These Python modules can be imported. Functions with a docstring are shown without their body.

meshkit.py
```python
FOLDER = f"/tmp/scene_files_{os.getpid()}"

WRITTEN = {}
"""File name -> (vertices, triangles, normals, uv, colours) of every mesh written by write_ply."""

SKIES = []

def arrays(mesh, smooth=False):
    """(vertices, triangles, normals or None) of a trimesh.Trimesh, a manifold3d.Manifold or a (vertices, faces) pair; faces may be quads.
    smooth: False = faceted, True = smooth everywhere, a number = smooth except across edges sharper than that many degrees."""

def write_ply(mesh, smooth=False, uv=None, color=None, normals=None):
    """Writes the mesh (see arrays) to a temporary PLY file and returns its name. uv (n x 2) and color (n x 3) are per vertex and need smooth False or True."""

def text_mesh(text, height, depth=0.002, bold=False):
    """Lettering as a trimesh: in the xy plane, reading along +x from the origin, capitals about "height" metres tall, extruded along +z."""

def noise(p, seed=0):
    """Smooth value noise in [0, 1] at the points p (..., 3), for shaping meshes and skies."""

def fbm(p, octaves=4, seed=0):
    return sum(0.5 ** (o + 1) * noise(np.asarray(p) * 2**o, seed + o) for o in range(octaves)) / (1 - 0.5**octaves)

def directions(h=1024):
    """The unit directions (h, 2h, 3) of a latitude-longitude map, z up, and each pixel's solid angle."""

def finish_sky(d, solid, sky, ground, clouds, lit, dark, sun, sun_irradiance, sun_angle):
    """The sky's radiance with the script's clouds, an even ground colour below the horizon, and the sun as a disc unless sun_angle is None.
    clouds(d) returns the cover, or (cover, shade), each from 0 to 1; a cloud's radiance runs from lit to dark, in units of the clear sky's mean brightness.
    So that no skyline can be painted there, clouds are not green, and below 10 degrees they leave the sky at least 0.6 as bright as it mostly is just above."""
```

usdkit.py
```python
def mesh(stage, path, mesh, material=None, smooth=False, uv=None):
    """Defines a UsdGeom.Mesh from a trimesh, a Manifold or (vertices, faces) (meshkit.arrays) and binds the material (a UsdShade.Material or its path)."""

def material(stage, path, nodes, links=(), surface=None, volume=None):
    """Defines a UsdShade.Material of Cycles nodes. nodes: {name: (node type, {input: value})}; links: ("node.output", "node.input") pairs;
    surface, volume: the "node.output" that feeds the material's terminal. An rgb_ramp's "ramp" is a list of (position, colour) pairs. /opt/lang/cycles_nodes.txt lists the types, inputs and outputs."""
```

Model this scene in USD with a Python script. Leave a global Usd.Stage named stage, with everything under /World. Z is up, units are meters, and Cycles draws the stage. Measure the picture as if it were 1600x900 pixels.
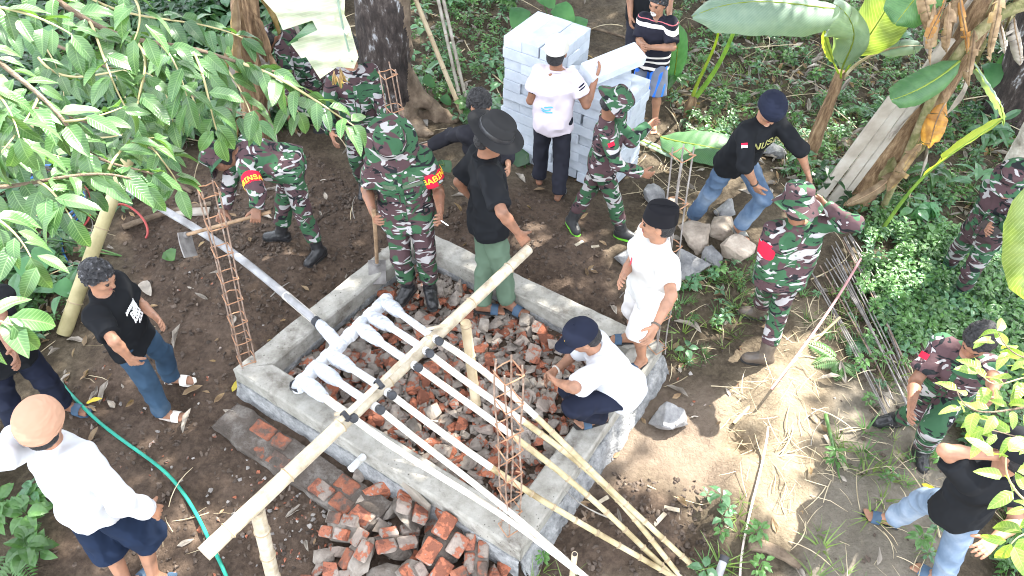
import math, random
import numpy as np, trimesh, manifold3d
from scipy.spatial import cKDTree
import usdkit, meshkit
from pxr import Usd, UsdGeom, UsdLux, UsdShade, Gf, Sdf, Vt

stage = Usd.Stage.CreateInMemory()
UsdGeom.SetStageUpAxis(stage, 'Z'); UsdGeom.SetStageMetersPerUnit(stage, 1.0)
UsdGeom.Xform.Define(stage, '/World'); UsdGeom.Scope.Define(stage, '/World/Looks')

# ---------------------------------------------------------------- camera
EYE = np.array([0, 0, 5.0]); PITCH, ROLL, FPX = math.radians(46.6), math.radians(1.2), 1175.0
EXPOSURE = 2.58
FW = np.array([0, math.cos(PITCH), -math.sin(PITCH)]); _r = np.array([1., 0, 0]); _u = np.cross(_r, FW)
RT = math.cos(ROLL)*_r + math.sin(ROLL)*_u; UP = -math.sin(ROLL)*_r + math.cos(ROLL)*_u
cam = UsdGeom.Camera.Define(stage, '/World/camera')
M4 = Gf.Matrix4d(*RT, 0, *UP, 0, *(-FW), 0, *EYE, 1)
cam.AddTransformOp().Set(M4)
cam.CreateHorizontalApertureAttr(36.0); cam.CreateFocalLengthAttr(36.0*FPX/1600); cam.CreateExposureAttr(EXPOSURE)
# ---------------------------------------------------------------- sky and sun
SUN = np.array([0.62, 0.56, 1.08]); SUN /= np.linalg.norm(SUN)
usdkit.material(stage, '/World/Looks/sky_air', {
    's': ('sky_texture', {'sky_type': 'single_scattering', 'sun_disc': False, 'sun_elevation': math.asin(SUN[2]), 'sun_rotation': math.atan2(SUN[0], SUN[1]), 'aerosol_density': 1.6}),
    'm': ('mix', {'fac': 0.5, 'color2': (7.3, 7.2, 7.0)}),
    'b': ('background_shader', {'strength': 0.15})}, [('s.color', 'm.color1'), ('m.color', 'b.color')], surface='b.background')
dome = UsdLux.DomeLight.Define(stage, '/World/sky')
UsdShade.MaterialBindingAPI.Apply(dome.GetPrim()).Bind(UsdShade.Material.Get(stage, '/World/Looks/sky_air'))
sun = UsdLux.DistantLight.Define(stage, '/World/sun')
sun.CreateNormalizeAttr(True); sun.CreateIntensityAttr(1.2); sun.CreateAngleAttr(0.5); sun.CreateColorAttr(Gf.Vec3f(1, .95, .86))
_z = SUN; _x = np.cross([0, 0, 1.], _z); _x /= np.linalg.norm(_x); _y = np.cross(_z, _x)
sun.AddTransformOp().Set(Gf.Matrix4d(*_x, 0, *_y, 0, *_z, 0, *(SUN*30), 1))

# ---------------------------------------------------------------- helpers: naming, tagging, geometry
USED = {}
def numbered(path):
    if path not in USED:
        USED[path] = 0; return path
    USED[path] += 1
    return f'{path}_{USED[path]:03d}'
def tag(p, label=None, cat=None, group=None, kind=None):
    for k, v in (('label', label), ('category', cat), ('group', group), ('kind', kind)):
        if v: p.SetCustomDataByKey(k, v)
    return p
def thing(name, label, cat, loc=None, group=None):
    x = UsdGeom.Xform.Define(stage, numbered('/World/' + name))
    if loc is not None: x.AddTranslateOp().Set(Gf.Vec3d(*map(float, loc)))
    return tag(x.GetPrim(), label, cat, group)
def obj(name, mesh, mat, parent=None, smooth=False, label=None, cat=None, group=None, kind=None, uv=None):
    base = str(parent.GetPath()) if parent is not None else '/World'
    m = usdkit.mesh(stage, numbered(base + '/' + name), mesh, '/World/Looks/' + mat, smooth, uv)
    return tag(m.GetPrim(), label, cat, group, kind)
def instancer(name, protos, pts, rots, scales, idx, parent=None, label=None, cat=None, kind='stuff'):
    """protos: [(mesh, material, smooth)], rots: n x 3 x 3 (columns are axes)"""
    base = str(parent.GetPath()) if parent is not None else '/World'
    path = numbered(base + '/' + name)
    pi = UsdGeom.PointInstancer.Define(stage, path)
    for k, (m, mat, sm) in enumerate(protos):
        p = usdkit.mesh(stage, f'{path}/{name}_kind_{k+1:03d}', m, '/World/Looks/' + mat, sm)
        pi.CreatePrototypesRel().AddTarget(p.GetPath())
    pts = np.asarray(pts, np.float32); n = len(pts)
    from scipy.spatial.transform import Rotation as R
    q = R.from_matrix(np.asarray(rots).reshape(-1, 3, 3)).as_quat()
    pi.CreatePositionsAttr(Vt.Vec3fArray.FromNumpy(pts)); pi.CreateProtoIndicesAttr(Vt.IntArray.FromNumpy(np.asarray(idx, np.int32)))
    pi.CreateOrientationsAttr(Vt.QuathArray([Gf.Quath(float(a[3]), float(a[0]), float(a[1]), float(a[2])) for a in q]))
    s = np.asarray(scales, np.float32); s = np.repeat(s[:, None], 3, 1) if s.ndim == 1 else s
    pi.CreateScalesAttr(Vt.Vec3fArray.FromNumpy(s))
    return tag(pi.GetPrim(), label, cat, None, kind)

rng = np.random.default_rng(7)
def nrm(v): v = np.asarray(v, float); return v/(np.linalg.norm(v) + 1e-12)
def ray(px, py): return FW + RT*(px-800)/FPX - UP*(py-450)/FPX
def W(px, py, d): return EYE + ray(px, py)*d                       # point d metres ahead through a point of the photograph
def WZ(px, py, z): r = ray(px, py); return EYE + r*((z-EYE[2])/r[2])
def WY(px, py, y): r = ray(px, py); return EYE + r*((y-EYE[1])/r[1])
def PX(P):
    d = np.asarray(P, float)-EYE; z = d@FW; z = np.where(z > .05, z, 1e9)
    return np.stack([800+FPX*(d@RT)/z, 450-FPX*(d@UP)/z], -1)
def cat(ms): return trimesh.util.concatenate(ms)
def yawv(deg): return np.array([math.cos(math.radians(deg)), math.sin(math.radians(deg)), 0])
def frame(z, hint=(0, 0, 1)):
    z = nrm(z); x = np.cross(hint, z)
    if np.linalg.norm(x) < 1e-4: x = np.cross([1, 0, 0], z)
    x = nrm(x); return np.stack([x, np.cross(z, x), z], 1)
def tube(pts, r, n=8, caps=True, closed=False):
    p = np.asarray(pts, float); r = np.broadcast_to(r, (len(p),)).astype(float)
    t = np.gradient(p, axis=0) if not closed else np.roll(p, -1, 0)-np.roll(p, 1, 0)
    t /= np.linalg.norm(t, axis=1, keepdims=True)+1e-12
    a = frame(t[0])[:, 0]; A = []
    for k in range(len(p)):
        a = nrm(a-t[k]*(a@t[k])); A.append(a)
    A = np.array(A); B = np.cross(t, A); th = np.arange(n)*2*np.pi/n
    v = p[:, None]+r[:, None, None]*(np.cos(th)[None, :, None]*A[:, None]+np.sin(th)[None, :, None]*B[:, None])
    m = len(p); i, j = np.meshgrid(np.arange(m if closed else m-1), np.arange(n), indexing='ij'); i2 = (i+1) % m
    q = np.stack([i*n+j, i*n+(j+1) % n, i2*n+(j+1) % n, i2*n+j], -1).reshape(-1, 4)
    f = np.vstack([q[:, [0, 1, 2]], q[:, [0, 2, 3]]]); v = v.reshape(-1, 3)
    if caps and not closed:
        v = np.vstack([v, p[0], p[-1]]); c0, c1 = len(v)-2, len(v)-1; k = np.arange(n); k2 = (k+1) % n
        f = np.vstack([f, np.stack([np.full(n, c0), k2, k], 1), np.stack([np.full(n, c1), (m-1)*n+k, (m-1)*n+k2], 1)])
    return trimesh.Trimesh(v, f, process=False)
def spline(pts, n):
    p = np.asarray(pts, float)
    if len(p) == 2: return p[0]+(p[1]-p[0])*np.linspace(0, 1, n)[:, None]
    from scipy.interpolate import CubicSpline
    s = np.r_[0, np.cumsum(np.linalg.norm(np.diff(p, axis=0), axis=1))]
    return CubicSpline(s, p)(np.linspace(0, s[-1], n))
def box(size, R=None, c=(0, 0, 0), bev=0.0):
    if bev:
        s = np.array(size)/2; pts = []
        for sx in (-1, 1):
            for sy in (-1, 1):
                for sz in (-1, 1):
                    for k in range(3):
                        o = s-bev; o[k] = s[k]; pts.append(o*[sx, sy, sz])
        m = hull(np.array(pts))
    else: m = trimesh.creation.box(size)
    T = np.eye(4); T[:3, :3] = np.eye(3) if R is None else R; T[:3, 3] = c
    m.apply_transform(T); return m
def lathe(prof, n=24, sx=1, sy=1):
    prof = np.asarray(prof, float); th = np.arange(n)*2*np.pi/n; m = len(prof)
    v = np.stack([prof[:, None, 0]*np.cos(th)*sx, prof[:, None, 0]*np.sin(th)*sy, np.broadcast_to(prof[:, None, 1], (m, n))], -1).reshape(-1, 3)
    i, j = np.meshgrid(np.arange(m-1), np.arange(n), indexing='ij')
    q = np.stack([i*n+j, (i+1)*n+j, (i+1)*n+(j+1) % n, i*n+(j+1) % n], -1).reshape(-1, 4)
    return trimesh.Trimesh(v, np.vstack([q[:, [0, 1, 2]], q[:, [0, 2, 3]]]), process=False)
def xf(m, R, t):
    m = m.copy(); m.vertices = m.vertices@np.asarray(R).T+np.asarray(t); return m
def rotz(a): c, s = math.cos(a), math.sin(a); return np.array([[c, -s, 0], [s, c, 0], [0, 0, 1.]])
def randrot(g=None):
    g = g or rng; q = g.normal(size=4); q /= np.linalg.norm(q); w, x, y, z = q
    return np.array([[1-2*(y*y+z*z), 2*(x*y-z*w), 2*(x*z+y*w)], [2*(x*y+z*w), 1-2*(x*x+z*z), 2*(y*z-x*w)], [2*(x*z-y*w), 2*(y*z+x*w), 1-2*(x*x+y*y)]])
def inpoly(P, poly):
    P = np.asarray(P, float); x, y = P[..., 0], P[..., 1]; c = np.zeros(x.shape, bool); n = len(poly)
    for i in range(n):
        x1, y1 = poly[i]; x2, y2 = poly[(i+1) % n]
        if y1 == y2: continue
        c ^= ((y1 > y) != (y2 > y)) & (x < (x2-x1)*(y-y1)/(y2-y1)+x1)
    return c
def polydist(P, poly):
    P = np.asarray(P, float); d = np.full(P.shape[:-1], 1e9); n = len(poly)
    for i in range(n):
        a = np.array(poly[i], float); b = np.array(poly[(i+1) % n], float)
        t = np.clip(((P-a)@(b-a))/((b-a)@(b-a)), 0, 1); d = np.minimum(d, np.linalg.norm(P-(a+t[..., None]*(b-a)), axis=-1))
    return d
def hull(p):
    from scipy.spatial import ConvexHull
    p = np.asarray(p, float); h = ConvexHull(p); f = h.simplices.copy()
    a, b, c = p[f[:, 0]], p[f[:, 1]], p[f[:, 2]]; flip = (np.cross(b-a, c-a)*h.equations[:, :3]).sum(1) < 0
    f[flip] = f[flip][:, ::-1]; u, inv = np.unique(f, return_inverse=True)
    return trimesh.Trimesh(p[u], inv.reshape(f.shape), process=False)
def rock(g, size, n=14, flat=0.25):
    """broken chunk: hull of random points near the sides of a box"""
    p = g.uniform(-1, 1, (n, 3)); k = np.argmax(np.abs(p), 1); p[np.arange(n), k] = np.sign(p[np.arange(n), k])*(1-flat*g.random(n))
    return hull(p*np.asarray(size)/2)
# ---------------------------------------------------------------- materials
def NM(name, stops, scale=8, detail=4, rough=.55, spec=.35, roughness=.85, bump=0.0, bscale=40, bdist=.01, dist=0.0, stretch=None, vary=0.0, space='geometry.position', extra=None, trans=0.0, sheen=0.0, coat=0.0):
    """colour from noise through a ramp, finer noise as relief; stretch scales the axes; vary shifts value per object"""
    nodes = {'g': ('geometry', {}) if space.startswith('geom') else ('texture_coordinate', {}),
             'm': ('mapping', {'scale': tuple(stretch or (1, 1, 1))}),
             'n': ('noise_texture', {'scale': scale, 'detail': detail, 'roughness': rough, 'distortion': dist}),
             'r': ('rgb_ramp', {'ramp': stops}),
             'p': ('principled_bsdf', {'roughness': roughness, 'specular_ior_level': spec, 'sheen_weight': sheen, 'coat_weight': coat})}
    links = [('g.' + ('position' if space.startswith('geom') else 'object'), 'm.vector'), ('m.vector', 'n.vector'), ('n.fac', 'r.fac')]
    col = 'r.color'
    if vary:
        nodes['oi'] = ('object_info', {}); nodes['mr'] = ('map_range', {'to_min': 1-vary, 'to_max': 1+vary}); nodes['h'] = ('hsv', {})
        links += [('oi.random', 'mr.value'), ('mr.result', 'h.value'), (col, 'h.color')]; col = 'h.color'
    links.append((col, 'p.base_color'))
    if bump:
        nodes['bn'] = ('noise_texture', {'scale': bscale, 'detail': 4, 'roughness': .6}); nodes['b'] = ('bump', {'strength': bump, 'distance': bdist})
        links += [('m.vector', 'bn.vector'), ('bn.fac', 'b.height'), ('b.normal', 'p.normal')]
    surf = 'p.BSDF'
    if trans:
        nodes['t'] = ('translucent_bsdf', {}); nodes['tc'] = ('mix', {'mix_type': 'multiply', 'fac': 1.0, 'color2': (1.6, 1.7, .5)})
        nodes['mx'] = ('mix_closure', {'fac': trans})
        links += [(col, 'tc.color1'), ('tc.color', 't.color'), ('p.BSDF', 'mx.closure1'), ('t.BSDF', 'mx.closure2')]; surf = 'mx.closure'
    return usdkit.material(stage, '/World/Looks/' + name, nodes, links, surface=surf)
def two(a, b): return [(.32, a), (.68, b)]
def sc(c, k): return tuple(x*k for x in c)

# cloth
def CLOTH(name, c, k=.75, **kw): NM(name, two(sc(c, k), c), scale=5, bump=.35, bscale=220, bdist=.002, roughness=.92, spec=.12, **kw)
CLOTH('cloth_black', (.010, .011, .013)); CLOTH('cloth_charcoal', (.020, .020, .025)); CLOTH('cloth_white', (.48, .49, .515), .86)
CLOTH('cloth_white_warm', (.48, .475, .46), .86); CLOTH('cloth_pinkish', (.52, .47, .52), .94); CLOTH('cloth_navy', (.013, .016, .030))
CLOTH('cloth_navy_shorts', (.010, .018, .040)); CLOTH('cloth_black_trousers', (.022, .023, .032)); CLOTH('cloth_sage', (.10, .15, .105)); CLOTH('cloth_peach', (.40, .235, .16), .95)
CLOTH('cloth_red', (.55, .02, .05)); CLOTH('cloth_cap_white', (.50, .485, .44)); CLOTH('cloth_peci', (.008, .008, .010)); CLOTH('cloth_hat_black', (.022, .022, .023))
CLOTH('cloth_grey_glove', (.02, .022, .03)); CLOTH('cloth_tan', (.42, .40, .36)); CLOTH('cloth_olive_tape', (.09, .12, .08)); CLOTH('cloth_offshort', (.54, .52, .51), .93)
NM('denim', [(.3, (.035, .06, .105)), (.5, (.07, .11, .175)), (.72, (.16, .21, .28))], scale=4, detail=5, bump=.4, bscale=260, bdist=.002, roughness=.9, spec=.2)
NM('denim_light', [(.3, (.075, .115, .175)), (.5, (.15, .20, .27)), (.72, (.32, .355, .40))], scale=4, detail=5, bump=.4, bscale=260, bdist=.002, roughness=.9, spec=.2)
NM('denim_dark', [(.3, (.016, .034, .06)), (.55, (.03, .06, .10)), (.75, (.065, .095, .13))], scale=4, detail=5, bump=.4, bscale=260, bdist=.002, roughness=.9, spec=.2)
NM('cloth_blue_shorts', [(.42, (.02, .14, .62)), (.52, (.02, .14, .62)), (.53, (.14, .15, .19)), (.60, (.12, .14, .19)), (.61, (.02, .16, .66))], scale=4, detail=1.5, dist=.8, stretch=(1, 1, .25), bump=.3, bscale=200, bdist=.002, roughness=.8)
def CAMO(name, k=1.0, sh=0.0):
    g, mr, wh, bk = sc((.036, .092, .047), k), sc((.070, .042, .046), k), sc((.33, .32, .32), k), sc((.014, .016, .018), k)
    N = {'g': ('texture_coordinate', {}), 'm': ('mapping', {'scale': (1, 1, 1.35), 'rotation': (.3+sh, .4+sh, .5), 'location': (sh*3, sh, sh*2)}), 'm2': ('mapping', {'scale': (1, 1.0, 2.3), 'rotation': (.9, .2, .7), 'location': (3.1+sh, 1.7, 5.2+sh)}), 'm3': ('mapping', {'scale': (1.0, 1.3, 2.4), 'rotation': (.2, -.6, .9), 'location': (7.1, 4.7+sh, 1.2)}),
         'n1': ('noise_texture', {'scale': 4.8, 'detail': 1.2, 'roughness': .5, 'distortion': 1.1}), 'n2': ('noise_texture', {'scale': 6.0, 'detail': 1.5, 'roughness': .5, 'distortion': 1.6}), 'n3': ('noise_texture', {'scale': 7.0, 'detail': 1.6, 'roughness': .5, 'distortion': 1.5}),
         'r1': ('rgb_ramp', {'ramp': [(0, g), (.495, g), (.505, mr), (1, mr)]}),
         'k2': ('rgb_ramp', {'ramp': [(0, (0, 0, 0)), (.590, (0, 0, 0)), (.60, (1, 1, 1)), (1, (1, 1, 1))]}), 'k3': ('rgb_ramp', {'ramp': [(0, (0, 0, 0)), (.60, (0, 0, 0)), (.61, (1, 1, 1)), (1, (1, 1, 1))]}),
         'x2': ('mix', {'color2': wh}), 'x3': ('mix', {'color2': bk}), 'p': ('principled_bsdf', {'roughness': .92, 'specular_ior_level': .12}),
         'bn': ('noise_texture', {'scale': 55, 'detail': 4}), 'b': ('bump', {'strength': .45, 'distance': .006})}
    L = [('g.object', 'm.vector'), ('g.object', 'm2.vector'), ('g.object', 'm3.vector'), ('m.vector', 'n1.vector'), ('m2.vector', 'n2.vector'), ('m3.vector', 'n3.vector'), ('n1.fac', 'r1.fac'), ('n2.fac', 'k2.fac'), ('n3.fac', 'k3.fac'),
         ('r1.color', 'x3.color1'), ('k3.color', 'x3.fac'), ('x3.color', 'x2.color1'), ('k2.color', 'x2.fac'), ('x2.color', 'p.base_color'), ('g.object', 'bn.vector'), ('bn.fac', 'b.height'), ('b.normal', 'p.normal')]
    usdkit.material(stage, '/World/Looks/' + name, N, L, surface='p.BSDF')
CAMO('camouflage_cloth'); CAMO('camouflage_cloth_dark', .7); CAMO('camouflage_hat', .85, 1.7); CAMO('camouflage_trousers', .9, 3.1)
def ZBANDS(name, z0, z1, bands, rough=.9):
    """cloth striped by height: bands = [(height fraction, colour)]"""
    usdkit.material(stage, '/World/Looks/' + name, {'g': ('geometry', {}), 's': ('separate_xyz', {}), 'mr': ('map_range', {'from_min': z0, 'from_max': z1}), 'r': ('rgb_ramp', {'ramp': bands, 'interpolate': False}), 'p': ('principled_bsdf', {'roughness': rough, 'specular_ior_level': .2})},
                    [('g.position', 's.vector'), ('s.z', 'mr.value'), ('mr.result', 'r.fac'), ('r.color', 'p.base_color')], surface='p.BSDF')
# people
def SKIN(name, c): NM(name, [(.3, sc(c, .72)), (.5, c), (.72, tuple(x*y for x, y in zip(c, (1.22, 1.12, 1.05))))], scale=11, detail=6, bump=.2, bscale=120, bdist=.003, roughness=.55, spec=.4)
SKIN('skin_brown', (.20, .098, .06)); SKIN('skin_tan', (.265, .138, .086)); SKIN('skin_dark', (.20, .095, .06)); SKIN('lips', (.24, .085, .07))
NM('hair_black', two((.006, .006, .007), (.018, .017, .018)), scale=60, bump=.9, bscale=160, bdist=.008, roughness=.5)
NM('hair_grey', [(.42, (.008, .008, .01)), (.6, (.03, .03, .033)), (.72, (.22, .22, .24))], scale=38, bump=.9, bscale=160, bdist=.008, roughness=.5)
NM('eye_dark', two((.012, .008, .006), (.02, .012, .01)), roughness=.15); NM('eye_white', two((.6, .58, .55), (.7, .68, .66)), roughness=.2)
NM('beard_white', two((.45, .43, .41), (.65, .63, .6)), scale=60, bump=.8, bscale=140)
NM('leather_black', two((.007, .007, .008), (.014, .014, .015)), scale=20, bump=.4, bscale=60, bdist=.004, roughness=.32, spec=.5)
NM('rubber_black', two((.012, .013, .014), (.025, .025, .026)), scale=10, roughness=.45); NM('rubber_brown', two((.045, .035, .028), (.10, .08, .062)), scale=9, roughness=.4, spec=.5)
NM('rubber_green', two((.02, .05, .035), (.035, .07, .05)), scale=9, roughness=.35); NM('sole_lime', two((.16, .55, .04), (.2, .62, .06)), roughness=.5); NM('slide_white', two((.62, .58, .52), (.75, .71, .65)), scale=12, roughness=.6)
NM('slide_grey', two((.13, .13, .12), (.19, .19, .17)), scale=12, roughness=.7); NM('slide_blue', two((.03, .06, .10), (.045, .08, .13)), scale=12, roughness=.6); NM('sole_dark', two((.02, .02, .02), (.035, .034, .032)), roughness=.7)
NM('print_white', two((.72, .72, .72), (.8, .8, .8)), roughness=.7); NM('print_yellow', two((.72, .45, .03), (.8, .52, .04)), roughness=.7); NM('print_olive', two((.30, .30, .10), (.38, .37, .14)), roughness=.7)
NM('print_red', two((.6, .03, .06), (.65, .04, .08)), roughness=.7); NM('print_blue', two((.08, .35, .7), (.12, .42, .78)), roughness=.7); NM('metal_watch', two((.4, .38, .34), (.5, .48, .44)), roughness=.3)
# stone, soil, concrete
usdkit.material(stage, '/World/Looks/concrete', {'g': ('geometry', {}), 'n': ('noise_texture', {'scale': 7, 'detail': 9, 'roughness': .68}), 'r': ('rgb_ramp', {'ramp': [(.22, (.14, .132, .112)), (.42, (.25, .24, .21)), (.58, (.325, .315, .282)), (.8, (.40, .392, .36))]}), 'v': ('voronoi_texture', {'scale': 26}), 'vr': ('rgb_ramp', {'ramp': [(0, (1, 1, 1)), (.10, (1, 1, 1)), (.17, (0, 0, 0)), (1, (0, 0, 0))]}), 'n2': ('noise_texture', {'scale': 3.0, 'detail': 7, 'roughness': .7}), 'dr': ('rgb_ramp', {'ramp': [(0, (0, 0, 0)), (.52, (0, 0, 0)), (.68, (.8, .8, .8)), (1, (.9, .9, .9))]}), 'm1': ('mix', {'color2': (.075, .06, .047)}), 'pm': ('noise_texture', {'scale': 2.2, 'detail': 2}), 'pr': ('map_range', {'from_min': .45, 'from_max': .62, 'clamp': True}), 'pf': ('mix', {'mix_type': 'multiply', 'fac': 1.0}), 'm2': ('mix', {'color2': (.055, .045, .036)}), 'bn': ('noise_texture', {'scale': 55, 'detail': 6, 'roughness': .7}), 'b': ('bump', {'strength': .7, 'distance': .012}), 'p': ('principled_bsdf', {'roughness': .92, 'specular_ior_level': .25})},
    [('g.position', x + '.vector') for x in ('n', 'v', 'n2', 'pm', 'bn')] + [('n.fac', 'r.fac'), ('v.distance', 'vr.fac'), ('n2.fac', 'dr.fac'), ('r.color', 'm1.color1'), ('dr.color', 'm1.fac'), ('pm.fac', 'pr.value'), ('vr.color', 'pf.color1'), ('pr.result', 'pf.color2'), ('m1.color', 'm2.color1'), ('pf.color', 'm2.fac'), ('m2.color', 'p.base_color'), ('bn.fac', 'b.height'), ('b.normal', 'p.normal')], surface='p.BSDF')
NM('concrete_side', [(.25, (.17, .165, .145)), (.5, (.25, .245, .215)), (.75, (.31, .31, .285))], scale=5, detail=7, bump=.4, bscale=70, bdist=.006, stretch=(1, 1, 3), roughness=.85)
NM('mortar_rough', [(.28, (.09, .093, .097)), (.45, (.21, .215, .215)), (.6, (.31, .313, .31)), (.75, (.42, .42, .405))], scale=14, detail=8, rough=.7, bump=1.0, bscale=38, bdist=.03, roughness=.92)
def BRICK(name, lo, orange, grey, sh):
    NM(name, [(sh-.10, lo), (sh-.06, orange), (sh+.005, sc(orange, .8)), (sh+.03, grey), (sh+.16, sc(grey, 1.35)), (sh+.3, sc(grey, .7))], scale=8, detail=6, rough=.62, bump=.9, bscale=60, bdist=.012, roughness=.92, vary=.22)
BRICK('brick_orange', (.16, .06, .036), (.32, .11, .06), (.215, .18, .155), .57); BRICK('brick_mixed', (.14, .058, .04), (.28, .102, .06), (.20, .165, .14), .47); BRICK('brick_grey', (.15, .065, .045), (.25, .10, .065), (.20, .172, .148), .38)
NM('rubble_mortar', [(.3, (.10, .084, .068)), (.5, (.18, .155, .13)), (.7, (.27, .245, .215))], scale=10, detail=7, bump=.9, bscale=55, bdist=.012, vary=.2)
NM('boulder_grey', [(.25, (.075, .078, .082)), (.45, (.17, .17, .172)), (.62, (.26, .26, .255)), (.8, (.48, .47, .45))], scale=7, detail=9, rough=.68, bump=.8, bscale=30, bdist=.02, vary=.15)
NM('boulder_tan', [(.25, (.16, .125, .095)), (.5, (.30, .25, .20)), (.75, (.45, .39, .32))], scale=6, detail=9, rough=.68, bump=.8, bscale=30, bdist=.02, vary=.12)
NM('aac_block', [(.25, (.35, .39, .445)), (.55, (.43, .47, .52)), (.8, (.49, .525, .57))], scale=9, detail=7, rough=.6, bump=.3, bscale=130, bdist=.004, roughness=.95, spec=.15, vary=.12)
NM('soil_clod', [(.25, (.035, .026, .020)), (.5, (.075, .056, .043)), (.75, (.13, .10, .078))], scale=12, detail=6, bump=.8, bscale=70, bdist=.01, vary=.3)
NM('pebble', [(.3, (.14, .13, .12)), (.6, (.27, .25, .23)), (.8, (.42, .40, .37))], scale=9, vary=.35)
# wood, bamboo, bark, metal, plastic
NM('bamboo_tan', [(.25, (.25, .18, .105)), (.5, (.42, .34, .22)), (.75, (.52, .45, .32))], scale=5, detail=7, stretch=(1, 1, 1), bump=.3, bscale=60, bdist=.004, roughness=.6)
NM('bamboo_pale', [(.25, (.17, .13, .085)), (.45, (.34, .29, .21)), (.6, (.43, .385, .30)), (.78, (.50, .465, .39))], scale=9, detail=9, rough=.68, bump=.3, bscale=60, bdist=.004, roughness=.55)
NM('bamboo_yellow', [(.3, (.17, .125, .06)), (.5, (.33, .275, .155)), (.75, (.47, .43, .31))], scale=8, detail=7, bump=.3, bscale=60, bdist=.004, roughness=.5)
NM('bamboo_node', two((.20, .15, .09), (.34, .27, .17)), scale=20, roughness=.7)
NM('bamboo_olive', [(.25, (.17, .145, .065)), (.5, (.30, .26, .13)), (.75, (.41, .36, .21))], scale=5, detail=7, bump=.3, bscale=60, bdist=.004, roughness=.6)
NM('wood_board', [(.25, (.19, .16, .125)), (.5, (.31, .28, .235)), (.75, (.40, .375, .335))], scale=4, detail=8, stretch=(1, 1, 1), bump=.4, bscale=40, bdist=.004, roughness=.8)
NM('wood_handle', two((.16, .10, .055), (.30, .20, .12)), scale=10, roughness=.6); NM('wood_grey', [(.3, (.16, .145, .125)), (.7, (.33, .31, .28))], scale=9, detail=7, bump=.5, bscale=60)
NM('bark_dark', [(.30, (.010, .008, .008)), (.48, (.028, .021, .018)), (.58, (.06, .048, .042)), (.64, (.28, .28, .285)), (.8, (.40, .40, .40))], scale=11, detail=8, rough=.68, stretch=(1, 1, .35), bump=1.0, bscale=30, bdist=.03, roughness=.95)
NM('bark_root', [(.3, (.065, .045, .03)), (.5, (.13, .095, .065)), (.72, (.22, .17, .12))], scale=7, detail=8, bump=.8, bscale=40, bdist=.02)
NM('bark_pale', [(.3, (.17, .15, .12)), (.5, (.34, .31, .26)), (.72, (.52, .49, .43))], scale=7, detail=8, bump=.6, bscale=40, bdist=.02)
NM('banana_stem_dry', [(.25, (.05, .03, .018)), (.45, (.14, .085, .045)), (.6, (.27, .18, .10)), (.78, (.42, .32, .21))], scale=7, detail=9, rough=.68, stretch=(3.2, 3.2, .5), bump=1.0, bscale=30, bdist=.02)
NM('banana_stem_moss', [(.25, (.05, .045, .02)), (.45, (.12, .12, .045)), (.6, (.22, .19, .10)), (.78, (.38, .31, .2))], scale=8, detail=8, rough=.62, bump=.9, bscale=45, bdist=.015)
NM('rebar_steel', [(.3, (.10, .06, .04)), (.5, (.19, .125, .09)), (.7, (.26, .22, .19))], scale=25, detail=4, roughness=.6, spec=.5); NM('rebar_grey', [(.3, (.10, .085, .075)), (.6, (.20, .185, .175)), (.8, (.30, .285, .27))], scale=14, detail=4, roughness=.55, spec=.5)
NM('rebar_rust', two((.24, .12, .065), (.38, .21, .12)), scale=30, roughness=.7)
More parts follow.
